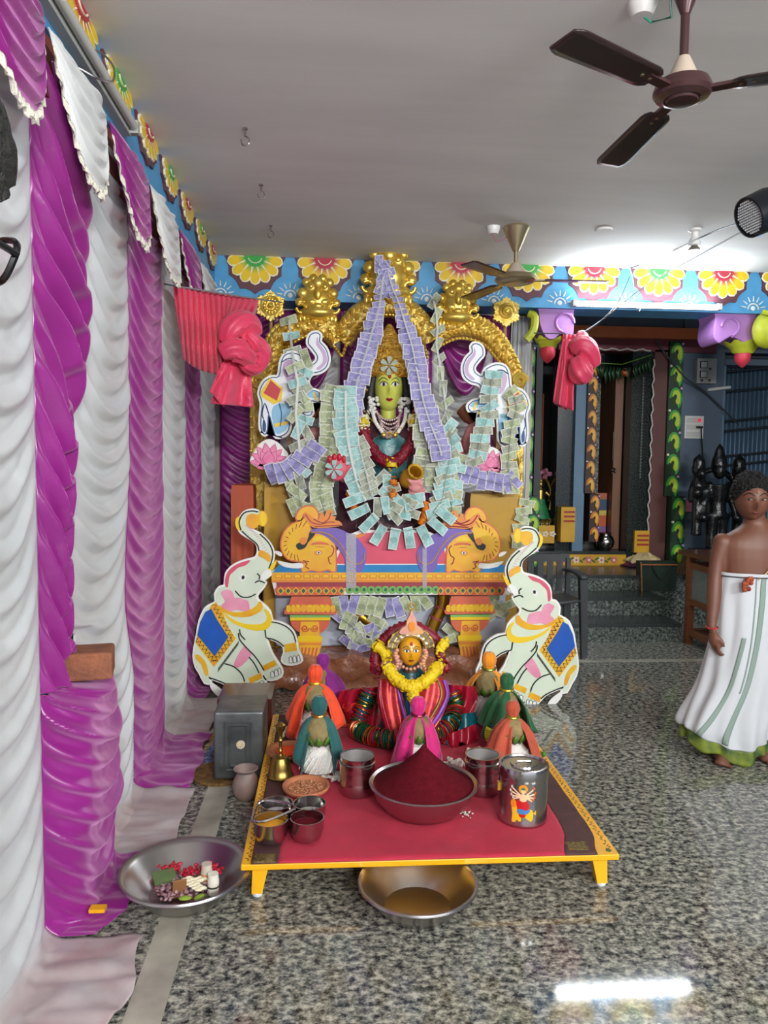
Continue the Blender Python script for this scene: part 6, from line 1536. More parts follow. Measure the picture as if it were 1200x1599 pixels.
blob_rope('yellow_flowers', [r4(588, 1008, -.03), r4(596, 1014, -.04), r4(606, 1026, -.06)], .036, m_yfl, g4, 4, 1.3, .014)
blob_rope('yellow_flowers', [r4(696, 1003, -.03), r4(690, 1008, -.04), r4(687, 1018, -.05)], .032, m_yfl, g4, 5, 1.3, .014)
blob_rope('rose_tassel', [r4(592, 1040, -.06), r4(591, 1046, -.07)], .022, m_rose, g4, 6, 1.2, .014)
blob_rope('rose_tassel', [r4(697, 1038, -.06), r4(697, 1046, -.07)], .026, m_rose, g4, 7, 1.2, .014)
# ------------------------------------------------------------------ granite steps and shrine front
S1, S2, S3, FY = 6.07, 6.41, 6.765, 7.40
Z1, Z2, Z3, Z4, Z5 = .157, .317, .461, .572, .648
st = struct(bx('steps', 1.62, 6.4, S3, 10.1, 0, Z3-.03, m_step)); 
struct(bx('trim_6', 1.62, 6.4, S3-.01, FY+.3, Z3-.03, Z3, m_stepdark), 'dark granite slab on the top landing of the shrine steps')
for i, (ya, yb_, zt) in enumerate(((S1, S2+.05, Z1), (S2, S3+.02, Z2))):
    r = struct(bx('trim_%d' % (7+i), 1.62, 2.98, ya, yb_, 0, zt-.028, m_step), ['lowest speckled granite step', 'middle speckled granite step'][i])
    bx('tread', 1.62, 2.98, ya-.008, yb_, zt-.028, zt, m_stepdark, r)
m_yfloor = mat('riser_yellow', '#d9a520', .45, var=.08, vscale=6); m_fl1 = mat('motif_pink', '#d86a7c', .5); m_fl2 = mat('motif_white', '#f0e6d8', .5); m_fl3 = mat('motif_green', '#3f6e3a', .5); m_brownled = mat('ledge_brown', '#5c4632', .4, var=.2, vscale=10)
def fx(px, Y=FY, py=700): return PY(px, py, Y).x
def fz(py, Y=FY, px=950): return PY(px, py, Y).z
# floral riser
ri = struct(bx('trim_9', fx(838), fx(985), FY, FY+.3, Z3, Z4, m_yfloor), 'yellow riser painted with pink and white flowers at the shrine threshold')
for i in range(13):
    x = fx(846)+i*(fx(965)-fx(846))/12; z = (Z3+Z4)/2
    if i % 2 == 0:
        for k in range(6):
            a = k*pi/3; MB().slab(ellipse(.022*cos(a), .022*sin(a), .017, .010, 8, rot=a), -.004, 0).build('motif_petal', m_fl2 if i % 4 else m_fl1, ri, smooth=False, loc=(x, FY, z))
        MB().slab(ellipse(0, 0, .013, .013, 10), -.006, 0).build('motif_centre', m_fl1 if i % 4 else m_fl2, ri, smooth=False, loc=(x, FY, z))
    else:
        for s_ in (-1, 1): MB().slab(ellipse(s_*.016, s_*.012, .026, .010, 10, rot=.6*s_), -.004, 0).build('motif_leaf', m_fl3, ri, smooth=False, loc=(x, FY, z))
struct(bx('trim_10', fx(838), fx(985), FY+.02, FY+.5, Z4, Z4+.03, m_stepdark)); 
struct(bx('trim_11', fx(838), fx(968), FY+.3, FY+.9, Z4+.03, Z5+.03, mat('granite_grey_edge', '#55584f', .3, var=.25, vscale=30)))
# wall pieces of the front
WY = FY+.42
XR = 6.4
struct(bx('wall_shrine_right', fx(1064), fx(1128, FY), FY+.02, FY+.2, Z3, CEIL, m_wallgrey))
struct(bx('wall_shrine_top', 1.55, XR, FY+.05, FY+.25, fz(545), CEIL, m_wallgrey))
def piece(n, px0, px1, y0, y1, py0, py1, m, label): return struct(bx('trim_%d' % n, fx(px0), fx(px1), y0, y1, fz(py1), fz(py0), m), label)
piece(12, 868, 1076, FY-.10, FY+.2, 512, 529, m_orange, 'orange painted lintel above the shrine door')
piece(13, 868, 1112, FY-.02, FY+.2, 529, 548, mat('lintel_maroon', '#6d2f3a', .5), 'maroon lintel board under the orange lintel')
piece(14, 1017, 1043, FY-.02, FY+.2, 545, 885, m_maroon, 'maroon wall strip beside the shrine door')
piece(15, 984, 1017, FY+.0, FY+.25, 545, 885, m_black, 'black granite door jamb of the shrine')
piece(16, 875, 900, FY+.10, FY+.3, 545, 885, m_black, 'black granite panel between niche and blue pilaster')
piece(17, 900, 917, FY+.04, FY+.3, 545, 872, mat('pilaster_blue', '#62829c', .5, var=.08), 'blue painted pilaster in the shrine front')
piece(18, 932, 950, FY+.25, FY+.4, 545, 772, m_step, 'speckled granite slab inside the shrine door')
piece(19, 833, 843, FY-.05, FY+.2, 545, 885, mat('post_dark', '#2a2f30', .5), 'dark post beside the green scroll pillar')
# scroll pilasters: every curl a piece of its own
def scrolls(n, label, px0, px1, py0, py1, Y, base, c_hi, c_lo, cnt, parent=None):
    x0, x1 = PY(px0, (py0+py1)/2, Y).x, PY(px1, (py0+py1)/2, Y).x; z1, z0 = PY(px0, py0, Y).z, PY(px0, py1, Y).z
    o = struct(bx('trim_%d' % n, x0, x1, Y, Y+.25, z0, z1, base), label)
    w = x1-x0; h = (z1-z0)/cnt
    def comma(cx_, cz_, R, flip, m, y, nm):
        pts_o, pts_i = [], []
        for k in range(15):
            a = math.radians(-60+k*17); r0 = R*(1-.012*k); th_ = R*.80*(1-(k/14)**2*.70)
            sx_ = -1 if flip else 1
            pts_o.append((cx_+sx_*r0*cos(a), cz_+r0*sin(a)*h/w*1.05)); pts_i.append((cx_+sx_*(r0-th_)*cos(a), cz_+(r0-th_)*sin(a)*h/w*1.05))
        MB().slab(pts_o+pts_i[::-1], -y, .0).build(nm, m, o, smooth=False, loc=(0, Y, 0))
    for i in range(cnt):
        zc = z0+h*(i+.45); fl_ = False
        comma((x0+x1)/2-.02*w, zc, w*.52, fl_, c_lo, .012, 'scroll')
        comma((x0+x1)/2+.02*w, zc+h*.06, w*.34, fl_, c_hi, .018, 'scroll_inner')  # smaller inner curl in the second paint colour
        MB().slab(ellipse((x0+x1)/2+.18*w, zc-h*.12, w*.17, h*.16, 10), -.016, 0).build('scroll_bud', c_hi, o, smooth=False, loc=(0, Y, 0))
        MB().slab(ellipse(x0+.1*w if i % 2 else x1-.08*w, zc+h*.45, w*.09, w*.09, 8), -.014, 0).build('scroll_dot', m_fl2 if i % 2 else m_lil, o, smooth=False, loc=(0, Y, 0))
    return o
m_sg = mat('scroll_ground', '#16361f', .5); m_sgh = mat('scroll_yellowgreen', '#b9cf3a', .42); m_sgl = mat('scroll_green', '#3fa23a', .42); m_sog = mat('scroll_ground_brown', '#3a2418', .5); m_soh = mat('scroll_gold', '#e6b13e', .42); m_sol = mat('scroll_orange', '#c9762a', .42)
scrolls(20, 'upper green scroll pilaster beside the switchboards', 1043, 1064, 533, 775, FY-.06, m_sg, m_sgh, m_sgl, 7)
scrolls(21, 'lower green scroll pilaster block beside the wooden cabinet', 1048, 1069, 775, 884, FY-.12, m_sg, m_sgh, m_sgl, 3)
scrolls(22, 'orange scroll pilaster in the middle of the shrine front', 917, 932, 560, 770, FY+.0, m_sog, m_soh, m_sol, 8)
scrolls(23, 'lower orange scroll pilaster block above the granite sill', 921, 936, 772, 846, FY-.02, m_sog, m_soh, m_sol, 3)
scrolls(24, 'green scroll pillar rising behind the golden arch', 812, 834, 540, 775, FY-.3, m_sg, m_sgh, m_sgl, 7)
scrolls(25, 'lower green scroll pillar block behind the raised trunk', 822, 842, 775, 885, FY-.36, m_sg, m_sgh, m_sgl, 4)
# dark rooms behind
struct(bx('wall_niche', 1.55, fx(984), FY+1.3, FY+1.4, 0, CEIL, mat('room_grey', '#565d60', .8)))
struct(bx('wall_niche_side', 1.50, 1.60, FY-.4, FY+1.4, 0, CEIL, MATS['room_grey']))
struct(bx('wall_niche_other', fx(1018), fx(1022), FY+.2, FY+1.4, 0, CEIL, MATS['room_grey']))
# coloured base courses inside the doorway
for i, (pa, pb_, c) in enumerate(((772, 782, '#b0623a'), (782, 800, '#2c4a6e'), (800, 808, '#c8b84a'), (808, 826, '#c0582c'), (826, 848, '#7c5aa0'))):
    piece(30+i, 936, 968, FY+.30, FY+.45, pa, pb_, mat('course_%d' % i, c, .5), ['rust', 'blue', 'yellow', 'orange', 'violet'][i]+' painted course inside the shrine doorway')
# yellow striped pedestals at the jambs
for n, (pa, pb_, pt, pbm) in enumerate(((878, 900, 792, 846), (994, 1017, 828, 862))):
    o = piece(36+n, pa, pb_, FY-.04, FY+.1, pt, pbm, m_yfloor, ['yellow striped block under the black granite panel', 'yellow striped block under the black door jamb'][n])
    for k in range(3): bx('red_stripe', fx(pa+4), fx(pb_-1), FY-.045, FY-.035, fz(pt+6+k*7+3), fz(pt+6+k*7), mat('stripe_red', '#a8281f', .5), o)
# door leaf, bead chain, tinsel line, leaf toran
dl = thing('door_leaf', 'narrow brown wooden door leaf standing open in the shrine doorway', 'door', (fx(976), FY+.18, Z4+.035))
hgt = fz(575)-(Z4+.035); m_wood = mat('wood_brown', '#7c5237', .4, var=.2, vscale=6, stretch=(6, 6, .6))
w_ = fx(983)-fx(970)
MB().box((0, .25, hgt/2), (w_, .5, hgt)).build('panel', m_wood, dl, smooth=False)
for zz in (.62, .72): MB().tube([(-w_/2-.02, -.01, hgt*.33+zz*.3), (-w_/2+.0, -.03, hgt*.33+zz*.3+.02), (-w_/2+.02, -.01, hgt*.33+zz*.3)], .008, 6).build('latch', m_steel, dl)
MB().tube([(-w_/2-.01, -.012, hgt*.50), (-w_/2-.01, -.012, hgt*.66)], .006, 6).build('bolt', m_steel, dl)
b = MB()
for k in range(34): b.ball((fx(1001), FY-.012, fz(590)-(fz(590)-fz(745))*k/33), .012, 6, 4)
b.tube([(fx(1001), FY-.006, fz(585)), (fx(1001), FY-.006, fz(747))], .003, 4)
tag(b.build('bead_string', mat('bead_silver', '#9aa3a8', .3, metal=.6)), 'string of silvery beads on the black door jamb', 'bead string')
b = MB(); rn = random.Random(8)
pts = [(fx(1015), FY-.03, fz(560)-k*.05) for k in range(39)]; b.tube([(x+.01*sin(i*2.1), y, z) for i, (x, y, z) in enumerate(pts)], .008, 5)
b.tube([(fx(900)+i*.04, FY-.03, fz(546)+.01*sin(i*1.7)) for i in range(19)], .009, 5)
tag(b.build('tinsel_garland', mat('tinsel_white', '#c9c4bd', .5, var=.3, vscale=60)), 'white tinsel garland framing the shrine door', 'garland')
tr = thing('leaf_toran', 'string of dark green mango leaves hung across the shrine doorway', 'toran', (fx(965), FY-.04, fz(560)))
b = MB(); b.tube([(fx(928)-fx(965), 0, -.05), (0, -.01, -.06), (fx(1010)-fx(965), 0, .04)], .006, 5); b.build('string', m_leaf, tr)
m_dleaf = mat('mango_leaf', '#274a2c', .5, var=.2, vscale=10)
for i in range(17):
    x = (fx(928)-fx(965))+(fx(1008)-fx(928))*i/16; z = -.05-.03*sin(pi*i/16)+.09*max(0, (i-8)/8)**2; L = rn.uniform(.12, .2); dx = rn.uniform(-.03, .03)
    b = MB(); b.add([(x, 0, z), (x-.03+dx/2, -.02, z-L*.45), (x+dx, 0, z-L), (x+.03+dx/2, .02, z-L*.45)], [(0, 1, 2, 3)]); solid(b.build('leaf', m_dleaf, tr), .003)
blob_rope('marigold', [(.02, -.03, -.13), (.02, -.03, -.16)], .035, mat('marigold_dull', '#b5552c', .6), tr, 4)
# niche with brass deity
b = MB()
def fn(u, v): return (fx(843)+(fx(862)-fx(843))*u, FY+.35+.03*sin(u*24), fz(612)+(fz(765)-fz(612))*v)
b.grid(fn, 50, 8); tag(solid(b.build('niche_curtain', mat('curtain_orange', '#b8682f', .6)), .004), 'orange pleated curtain inside the small niche', 'curtain')
bx_ = bx('niche_post', fx(862, FY+.52), fx(875, FY+.52), FY+.52, FY+.66, Z5+.03, fz(600, FY+.52), mat('wood_grey', '#75665a', .5, var=.2, vscale=5)); tag(bx_, 'weathered wooden post beside the orange niche curtain', 'post')
nd = thing('brass_deity', 'small brass deity with arch and green skirt in the niche', 'idol', (fx(857), FY+.25, fz(822)))
NS = S(FY)
MB().box((0, .03, .03), (.20, .16, .06)).build('base', m_brass, nd, smooth=False)
MB().tube([(.13*cos(a), .04, .26+.24*sin(a)) for a in [-.5+4.1*i/20 for i in range(21)]], .022, 8).build('halo_arch', m_brass, nd)
MB().lathe([(.105, .06), (.09, .12), (.055, .22), (.05, .26)], n=20).build('skirt', mat('skirt_green', '#1c7a44', .5, var=.3, vscale=20), nd)
b = MB(); b.tube([(0, 0, .24), (0, 0, .36)], [.05, .045], 12); b.ball((0, 0, .41), (.04, .04, .05), 14, 10); b.lathe([(.045, .44), (.03, .48), (.01, .53), (0, .54)], n=12)
for s_ in (-1, 1): b.tube([(s_*.05, 0, .34), (s_*.10, -.02, .28), (s_*.07, -.06, .24)], .018, 8)
remesh(b.build('figure', m_brass, nd), .010, 1)
b = MB(); rn = random.Random(3)
for k in range(16): b.ball((rn.uniform(-.07, .09), -.03, .50+rn.uniform(-.02, .06)), .025, 7, 5)
b.build('flower_crown', mat('niche_flowers', '#b07a8c', .6, col2='#6d2238', vscale=20), nd)
fs_ = bx('floral_block', fx(841), fx(873), FY+.06, FY+.5, Z5+.03, fz(822), m_yfloor); tag(fs_, 'yellow block painted with white flowers under the brass deity', 'block')
for k in range(3):
    for q in range(5):
        a = q*2*pi/5; MB().slab(ellipse(.02*cos(a), .02*sin(a), .014, .010, 8), -.004, 0).build('motif_petal', m_fl2, fs_, smooth=False, loc=(fx(847)+k*.075, FY+.06, (Z5+fz(822))/2+.02))
for i, (px, c) in enumerate(((853, 'small silver bowl before the brass deity, nearer the green pillar'), (866, 'small silver bowl before the brass deity, nearer the plastic bag'))):
    o = MB().lathe([(0, 0), (.02, 0), (.012, .02), (.035, .045), (.04, .06), (.036, .06), (.0, .03)], n=18).build('offering_bowl', m_steel, loc=(fx(px), FY+.103, fz(822))); tag(o, c, 'bowl')
# plastic bag
pb = Vector((fx(889), FY+.40, Z5+.032)); b = MB()
loft(b, [((0, 0, .0), .07, .05), ((.0, 0, .05), .085, .06), ((0, 0, .10), .075, .05), ((.0, 0, .14), .04, .03)], 20)
for s_ in (-1, 1): b.tube([(s_*.02, 0, .13), (s_*.05, 0, .20), (s_*.075-.02, 0, .27), (s_*.03-.02, -.01, .23), (s_*.01, 0, .14)], [.02, .022, .015, .018, .02], 8, flat=.4)
ob_ = b.build('plastic_bag', mat('plastic_bag', '#cfd6dc', .25, alpha=.85, bump=.8, bscale=30), loc=pb); tag(ob_, 'white plastic carrier bag knotted on the granite sill', 'bag')
# steel pot in the doorway
o = MB().lathe([(0, 0), (.05, 0), (.085, .04), (.095, .09), (.075, .14), (.055, .16), (.075, .18), (.07, .18), (.0, .15)], n=28).build('water_pot', m_steel, loc=(fx(957), FY+.12, Z4+.032)); tag(o, 'round steel water pot in the shrine doorway', 'pot')
# cloth heap and green bag
hp_ = thing('cloth_heap', 'crumpled cream and maroon cloth lying on the top landing', 'cloth', PZ(1005, 884, Z3))
for i, (c, dz, w, h) in enumerate((('#6f2f4a', 0, .20, .06), ('#cdb98a', .05, .17, .08))):
    b = MB()
    def fn(u, v):
        a = 2*pi*u; r = w*v*(1+.15*sin(a*7)+.1*nz(cos(a)*2, sin(a)*2, i)); return (r*cos(a), r*.6*sin(a), max(.006, dz+h*(1-v**2.2)*(1+.4*nz(cos(a)*3*v, sin(a)*3*v, i+4))+.014*sin(a*11+v*6)*v))
    b.grid(fn, 70, 14); solid(b.build('cloth_layer', mat('heap_'+c.strip('#'), c, .7, var=.2, vscale=10), hp_, ang=70), .004)
gb = thing('green_bag', 'dark green shopping bag with orange trim standing on the steps', 'bag', PZ(1032, 924, Z2)+Vector((0, .10, 0)))
m_gb = mat('bag_green', '#22352c', .7, var=.15, vscale=8)
b = MB(); b.add([(-.16, -.07, 0), (.16, -.07, 0), (.16, .07, 0), (-.16, .07, 0), (-.175, -.06, .27), (.175, -.06, .27), (.175, .06, .27), (-.175, .06, .27)], [(0, 1, 5, 4), (1, 2, 6, 5), (2, 3, 7, 6), (3, 0, 4, 7), (3, 2, 1, 0), (4, 5, 6, 7)]); b.build('bag_body', m_gb, gb, smooth=False)
for pts in ([(-.17, -.066, .245), (.17, -.066, .245)], [(-.165, -.072, 0), (-.178, -.064, .27)]): MB().tube(pts, .008, 6).build('trim', mat('bag_trim', '#b06a3e', .6), gb)
MB().tube(cat_rom([(-.08, -.065, .25), (-.05, -.075, .18), (0, -.078, .12), (.05, -.075, .18), (.08, -.065, .25)], 4, False), .007, 6).build('handle', mat('bag_handle', '#14251d', .6), gb)

# ------------------------------------------------------------------ lotus brackets and pillar under the cornice
m_lav = mat('bracket_lilac', '#a673b8', .5, var=.08, vscale=5); m_lime = mat('bracket_lime', '#b8c230', .5, var=.12, vscale=8); m_budr = mat('bracket_red', '#c93548', .5)
def bracket(label, px0, px1, Y, mirror, dx=0):
    x0, x1 = PY(px0, 520, Y).x, PY(px1, 520, Y).x; t = thing('lotus_bracket', label, 'bracket', ((x0+x1)/2, Y, 2.645), 0, 'lotus brackets'); w = x1-x0; s_ = -1 if mirror else 1
    out = [(-.44, .03), (.44, .03), (.5, -.04), (.52, -.16), (.44, -.22), (.34, -.20), (.22, -.17), (.10, -.19), (-.04, -.22), (-.2, -.22), (-.34, -.18), (-.45, -.11), (-.49, -.03)]
    o = MB().slab(cat_rom([(s_*a*w*1.12, c) for a, c in out], 4), -.10, .16).build('petal_arm', m_lav, t, smooth=False)
    md = o.modifiers.new('edge', 'BEVEL'); md.width = .03; md.segments = 3
    MB().tube([(s_*(w*.28+.07*cos(a)), -.105, -.10+.07*sin(a)) for a in [k*.45 for k in range(11)]], .012, 6).build('carved_curl', m_lav, t)
    c0 = Vector((-s_*w*.12, .0, -.235))
    kc_ = min(1, w/.32); n_ = 36; vs = []; prof = [(a_*kc_, b_) for a_, b_ in [(.07, -.05), (.09, -.03), (.10, -.01), (.13, .015), (.145, .035), (.11, .025), (.06, .0)]]
    for r, z in prof:
        for k in range(n_):
            a = 2*pi*k/n_; q = 1+.08*cos(a*8)*(r > .12*kc_); vs.append(c0+Vector((r*q*cos(a), r*q*sin(a)*.8, z+.012*cos(a*8)*(r > .12*kc_))))
    MB().add(vs, [(i*n_+k, i*n_+(k+1) % n_, (i+1)*n_+(k+1) % n_, (i+1)*n_+k) for i in range(len(prof)-1) for k in range(n_)]).build('calyx', m_lime, t)
    MB().lathe([(.055, 0), (.062, -.03), (.055, -.07), (.03, -.10), (.008, -.12), (0, -.12)], c0+Vector((0, 0, -.035)), 20).build('bud', m_budr, t)
    return t
bracket('lilac lotus bracket with lime cup and red bud beside the gold arch', 838, 886, YB+.14, False)
bracket('large lilac lotus bracket with lime cup and red bud beside the metal shutter', 1112, 1192, YB+.14, True)
pr = struct(bx('wall_pillar', PY(1204, 700, YB+.4).x, PY(1204, 700, YB+.4).x+.4, YB, YB+.4, 0, 2.645, mat('pillar_yellowgreen', '#a6a857', .5, var=.1)))
le = thing('leaf_capital', 'lime green carved leaf on top of the pillar at the shutter', 'capital', (PY(1197, 520, YB).x-.02, YB-.05, 2.645))
b = MB(); b.ball((0, 0, -.13), (.11, .10, .14), 16, 12); b.build('leaf_body', m_lime, le)
MB().tube([(-.08, -.06, -.01), (-.03, -.10, -.03), (.03, -.10, -.02), (.09, -.06, -.03)], .02, 8).build('leaf_curl', m_lime, le)
# left bracket's lime leaf
b = MB(); pz = PY(826, 500, YB+.05); b.tube(cat_rom([(0, 0, .05), (.04, -.02, .02), (.03, -.03, -.08), (-.02, -.02, -.15)], 4, False), [.03]*13, 8); tag(b.build('leaf_capital', m_lime, loc=pz), 'lime green carved leaf beside the gathered white curtain end', 'capital')

# ------------------------------------------------------------------ wall fittings on the blue-grey wall
WYf = FY+.02
sb1 = thing('switchboard', 'grey metal switchboard with two square sockets high on the blue wall', 'switchboard', (fx(1095), WYf, fz(577)))
MB().box((0, -.04, 0), (.20, .08, .245)).build('box', mat('board_grey', '#a8aca8', .4), sb1, smooth=False)
for zz in (.06, -.035):
    MB().box((-.035, -.082, zz), (.075, .006, .07)).build('socket_frame', m_blk, sb1, smooth=False); MB().box((-.035, -.086, zz), (.06, .006, .056)).build('socket', mat('board_pale', '#c3c6c2', .4), sb1, smooth=False)
for xx, zz in ((-.05, -.095), (.03, -.095), (.03, .02)): MB().lathe([(.014, 0), (.012, .012), (0, .012)], (xx, -.08, zz), 14, Matrix.Rotation(pi/2, 3, 'X')).build('knob', mat('knob_dark', '#4a4c4c', .4), sb1)
sb2 = thing('switch_plate', 'white switch plate with three rows and a plug below the switchboard', 'switch plate', (fx(1083), WYf, fz(665)))
MB().box((0, -.012, 0), (.195, .024, .225)).build('plate', m_plw, sb2, smooth=False)
for zz in (.07, 0, -.07): MB().box((-.01, -.026, zz), (.14, .005, .05)).build('switch_row', mat('row_grey', '#cfcfca', .4), sb2, smooth=False)
MB().box((.05, -.03, .07), (.03, .006, .03)).build('indicator', mat('indicator_red', '#e0263a', .4, emit=.5), sb2, smooth=False)
MB().box((.045, -.045, 0), (.06, .03, .02)).build('plug', m_blk, sb2, smooth=False)
MB().tube(cat_rom([(.06, -.05, 0), (.07, -.05, -.12), (.09, -.04, -.25), (.10, -.03, -.38)], 4, False), .006, 6).build('plug_cord', m_blk, sb2)
pk = bx('pink_shelf', fx(1066), fx(1096), FY-.12, FY+.02, fz(797), fz(780), mat('shelf_pink', '#d07a92', .5)); tag(pk, 'small pink ledge on the blue wall behind the black statue', 'ledge')
tst = MB().tube([(fx(1101), WYf-.03, fz(606)), (fx(1136), WYf-.03, fz(601))], .016, 10).build('tube_stub', m_plw); tag(tst, 'short white tube fixed beside the switchboard', 'tube')
cable('power_cable', 'dark cable sagging across the blue wall from the maroon strip to the shutter', [(fx(1008), FY-.05, fz(515)), (fx(1025), FY-.06, fz(545)), (fx(1060), FY-.08, fz(588)), (fx(1098), FY-.03, fz(612)), (fx(1150), FY-.03, fz(660))], .009)
# corrugated shutter with bars
sh = thing('metal_shutter', 'blue grey corrugated metal shutter behind dark window bars', 'shutter', (fx(1165), FY+.3, Z3))
b = MB(); xa, xb = fx(1137)-fx(1165), fx(1265)-fx(1165); zt = fz(560)-Z3
b.grid(lambda u, v: (xa+(xb-xa)*u, .022*sin(u*2*pi*18), zt*v), 220, 1); solid(b.build('corrugated_sheet', mat('sheet_blue', '#6f8ca4', .4, metal=.3, var=.15, vscale=3), sh), .006)
for py in (575, 607, 655, 671, 712, 727): MB().tube([(xa-.06, -.14, fz(py)-Z3), (xb, -.14, fz(py)-Z3+.10)], .012, 8).build('bar', mat('bar_dark', '#2a3138', .5), sh)
MB().box((xa-.03, -.1, zt/2), (.07, .2, zt)).build('jamb', mat('jamb_blue', '#6d8fa8', .5), sh, smooth=False)
MB().box(((xa+xb)/2, -.12, zt+.0), (xb-xa+.1, .3, .06)).build('header', mat('header_blue', '#5a6c7c', .5), sh, smooth=False)

# ------------------------------------------------------------------ black stone statue
BSY = 6.75
bs0 = PY(1118, 858, BSY); ub_ = S(BSY)
bs = thing('stone_statue', 'black stone many-armed deity statue with attendants on a tapering pedestal', 'statue', (bs0.x, BSY, Z3)); zb_ = bs0.z-Z3
m_stone_b = mat('black_stone', '#101214', .22, var=.4, vscale=12, bump=.3, bscale=40)
MB().add([(-.30, -.18, 0), (.30, -.18, 0), (.30, .18, 0), (-.30, .18, 0), (-.20, -.13, zb_), (.20, -.13, zb_), (.20, .13, zb_), (-.20, .13, zb_)], [(0, 1, 5, 4), (1, 2, 6, 5), (2, 3, 7, 6), (3, 0, 4, 7), (4, 5, 6, 7)]).build('pedestal', m_stone_b, bs, smooth=False)
b = MB()
def q3(px, py, dy=0): return Vector(((px-1118)*ub_, dy, zb_+(858-py)*ub_))
for s_ in (-1, 1):
    b.tube([q3(1118+s_*9, 856), q3(1118+s_*9, 825), q3(1118+s_*8, 800)], [.045, .05, .07], 12)
    for ex, ey, hx, hy in ((26, 755, 34, 735), (30, 775, 40, 765), (24, 785, 28, 805)): b.tube([q3(1118+s_*13, 752), q3(1118+s_*ex, ey, -.02), q3(1118+s_*hx, hy, -.06)], [.04, .034, .028], 10); b.ball(q3(1118+s_*hx, hy, -.06), .045, 10, 8)
    b.tube([q3(1118+s_*34, 835), q3(1118+s_*34, 740)], [.05, .04], 10); b.ball(q3(1118+s_*34, 728), (.065, .06, .08), 12, 8); b.lathe([(.06, 0), (.05, .05), (.01, .09), (0, .10)], q3(1118+s_*34, 720), 12)
b.tube([q3(1118, 805), q3(1118, 780), q3(1118, 752)], [.085, .07, .10], 14); b.ball(q3(1118, 730, -.01), (.060, .06, .08), 14, 10); b.lathe([(.075, 0), (.065, .06), (.05, .10), (.035, .16), (.01, .2), (0, .21)], q3(1118, 722), 16)
b.tube([q3(1118+38*cos(a), 770-42*sin(a), .08) for a in [-.3+3.74*i/20 for i in range(21)]], .03, 8)
remesh(b.build('figure', m_stone_b, bs), .013, 1)

# ------------------------------------------------------------------ wooden cabinet and plastic chair
m_cab = mat('cabinet_wood', '#7a4526', .35, var=.2, vscale=5, stretch=(1, 1, 5), coat=.2)
cbx0, cbx1, cby0, cby1, cbz = 2.985, 3.30, 5.18, 6.05, .745
cb = thing('wooden_cabinet', 'brown wooden display cabinet with glass pane beside the granite steps', 'cabinet', (cbx0, cby0, 0)); W_, D_ = cbx1-cbx0, cby1-cby0
for xx in (.03, W_-.03):
    for yy in (.03, D_-.03): MB().box((xx, yy, cbz/2), (.055, .055, cbz)).build('post', m_cab, cb, smooth=False)
MB().box((W_/2-.01, D_/2, cbz+.018), (W_+.08, D_+.08, .036)).build('top', mat('cabinet_top', '#4f2d1c', .3, coat=.3), cb, smooth=False)
for zz in (.10, .36, .66):
    for xx in (.03, W_-.03): MB().box((xx, D_/2, zz), (.03, D_-.06, .05)).build('rail', m_cab, cb, smooth=False)
    for yy in (.03, D_-.03): MB().box((W_/2, yy, zz), (W_-.06, .03, .05)).build('rail', m_cab, cb, smooth=False)
for zz in (.11, .37): MB().box((W_/2, D_/2, zz), (W_-.07, D_-.07, .015)).build('shelf', mat('cabinet_inner', '#5f3a24', .6), cb, smooth=False)
MB().box((W_-.012, D_/2, .40), (.012, D_-.08, .60)).build('back_panel', MATS['cabinet_inner'], cb, smooth=False)
MB().box((.03, D_/2, .515), (.006, D_-.11, .27)).build('glass_pane', mat('cabinet_glass', '#8f9a92', .08, alpha=.5, spec=.8), cb, smooth=False)
for k in range(4):
    MB().lathe([(0, 0), (.05, 0), (.055, .1), (.03, .14), (0, .15)], (W_*.5, .2+k*.16, .378), 14).build('stored_pot', mat('stored_pale', '#7d8a7e', .6, var=.2), cb)
# chair
m_ch = mat('chair_plastic', '#3d4043', .4, var=.08)
ch = thing('plastic_chair', 'dark grey moulded plastic armchair behind the right elephant board', 'chair', (1.74, 5.80, 0))
ch['label'] = 'dark grey moulded plastic armchair between the elephant board and granite steps'
def slat(pts, w, t_, nm, rot=None): return None
for sx in (-1, 1):
    for sy in (-1, 1):
        x_, y_ = sx*.235, sy*.21; MB().add([(x_-.022, y_-.022, 0), (x_+.022, y_-.022, 0), (x_+.022, y_+.022, 0), (x_-.022, y_+.022, 0), (x_*.92-.03, y_*.9-.03, .62 if sy < 0 else .42), (x_*.92+.03, y_*.9-.03, .62 if sy < 0 else .42), (x_*.92+.03, y_*.9+.03, .62 if sy < 0 else .42), (x_*.92-.03, y_*.9+.03, .62 if sy < 0 else .42)], [(3, 2, 1, 0), (4, 5, 6, 7)]+[(i, (i+1) % 4, 4+(i+1) % 4, 4+i) for i in range(4)]).build('leg', m_ch, ch, smooth=False)
    b = MB(); b.grid(lambda u, v: (sx*(.185+.06*u), -.24+.46*v, .62+.02*sin(pi*v)), 3, 12); solid(b.build('armrest', m_ch, ch), .022)
    MB().box((sx*.225, .20, .57), (.035, .04, .30)).build('back_post', m_ch, ch, smooth=False)
b = MB(); b.grid(lambda u, v: (-.21+.42*u, -.22+.42*v, .43+.012*cos(u*pi*2)-.02*v), 10, 10); solid(b.build('seat', m_ch, ch), .02)
for k in range(5): MB().box((-.16+k*.08, .215, .58), (.05, .015, .26)).build('back_slat', m_ch, ch, smooth=False)
MB().box((0, .215, .72), (.47, .03, .06)).build('back_rail', m_ch, ch, smooth=False)
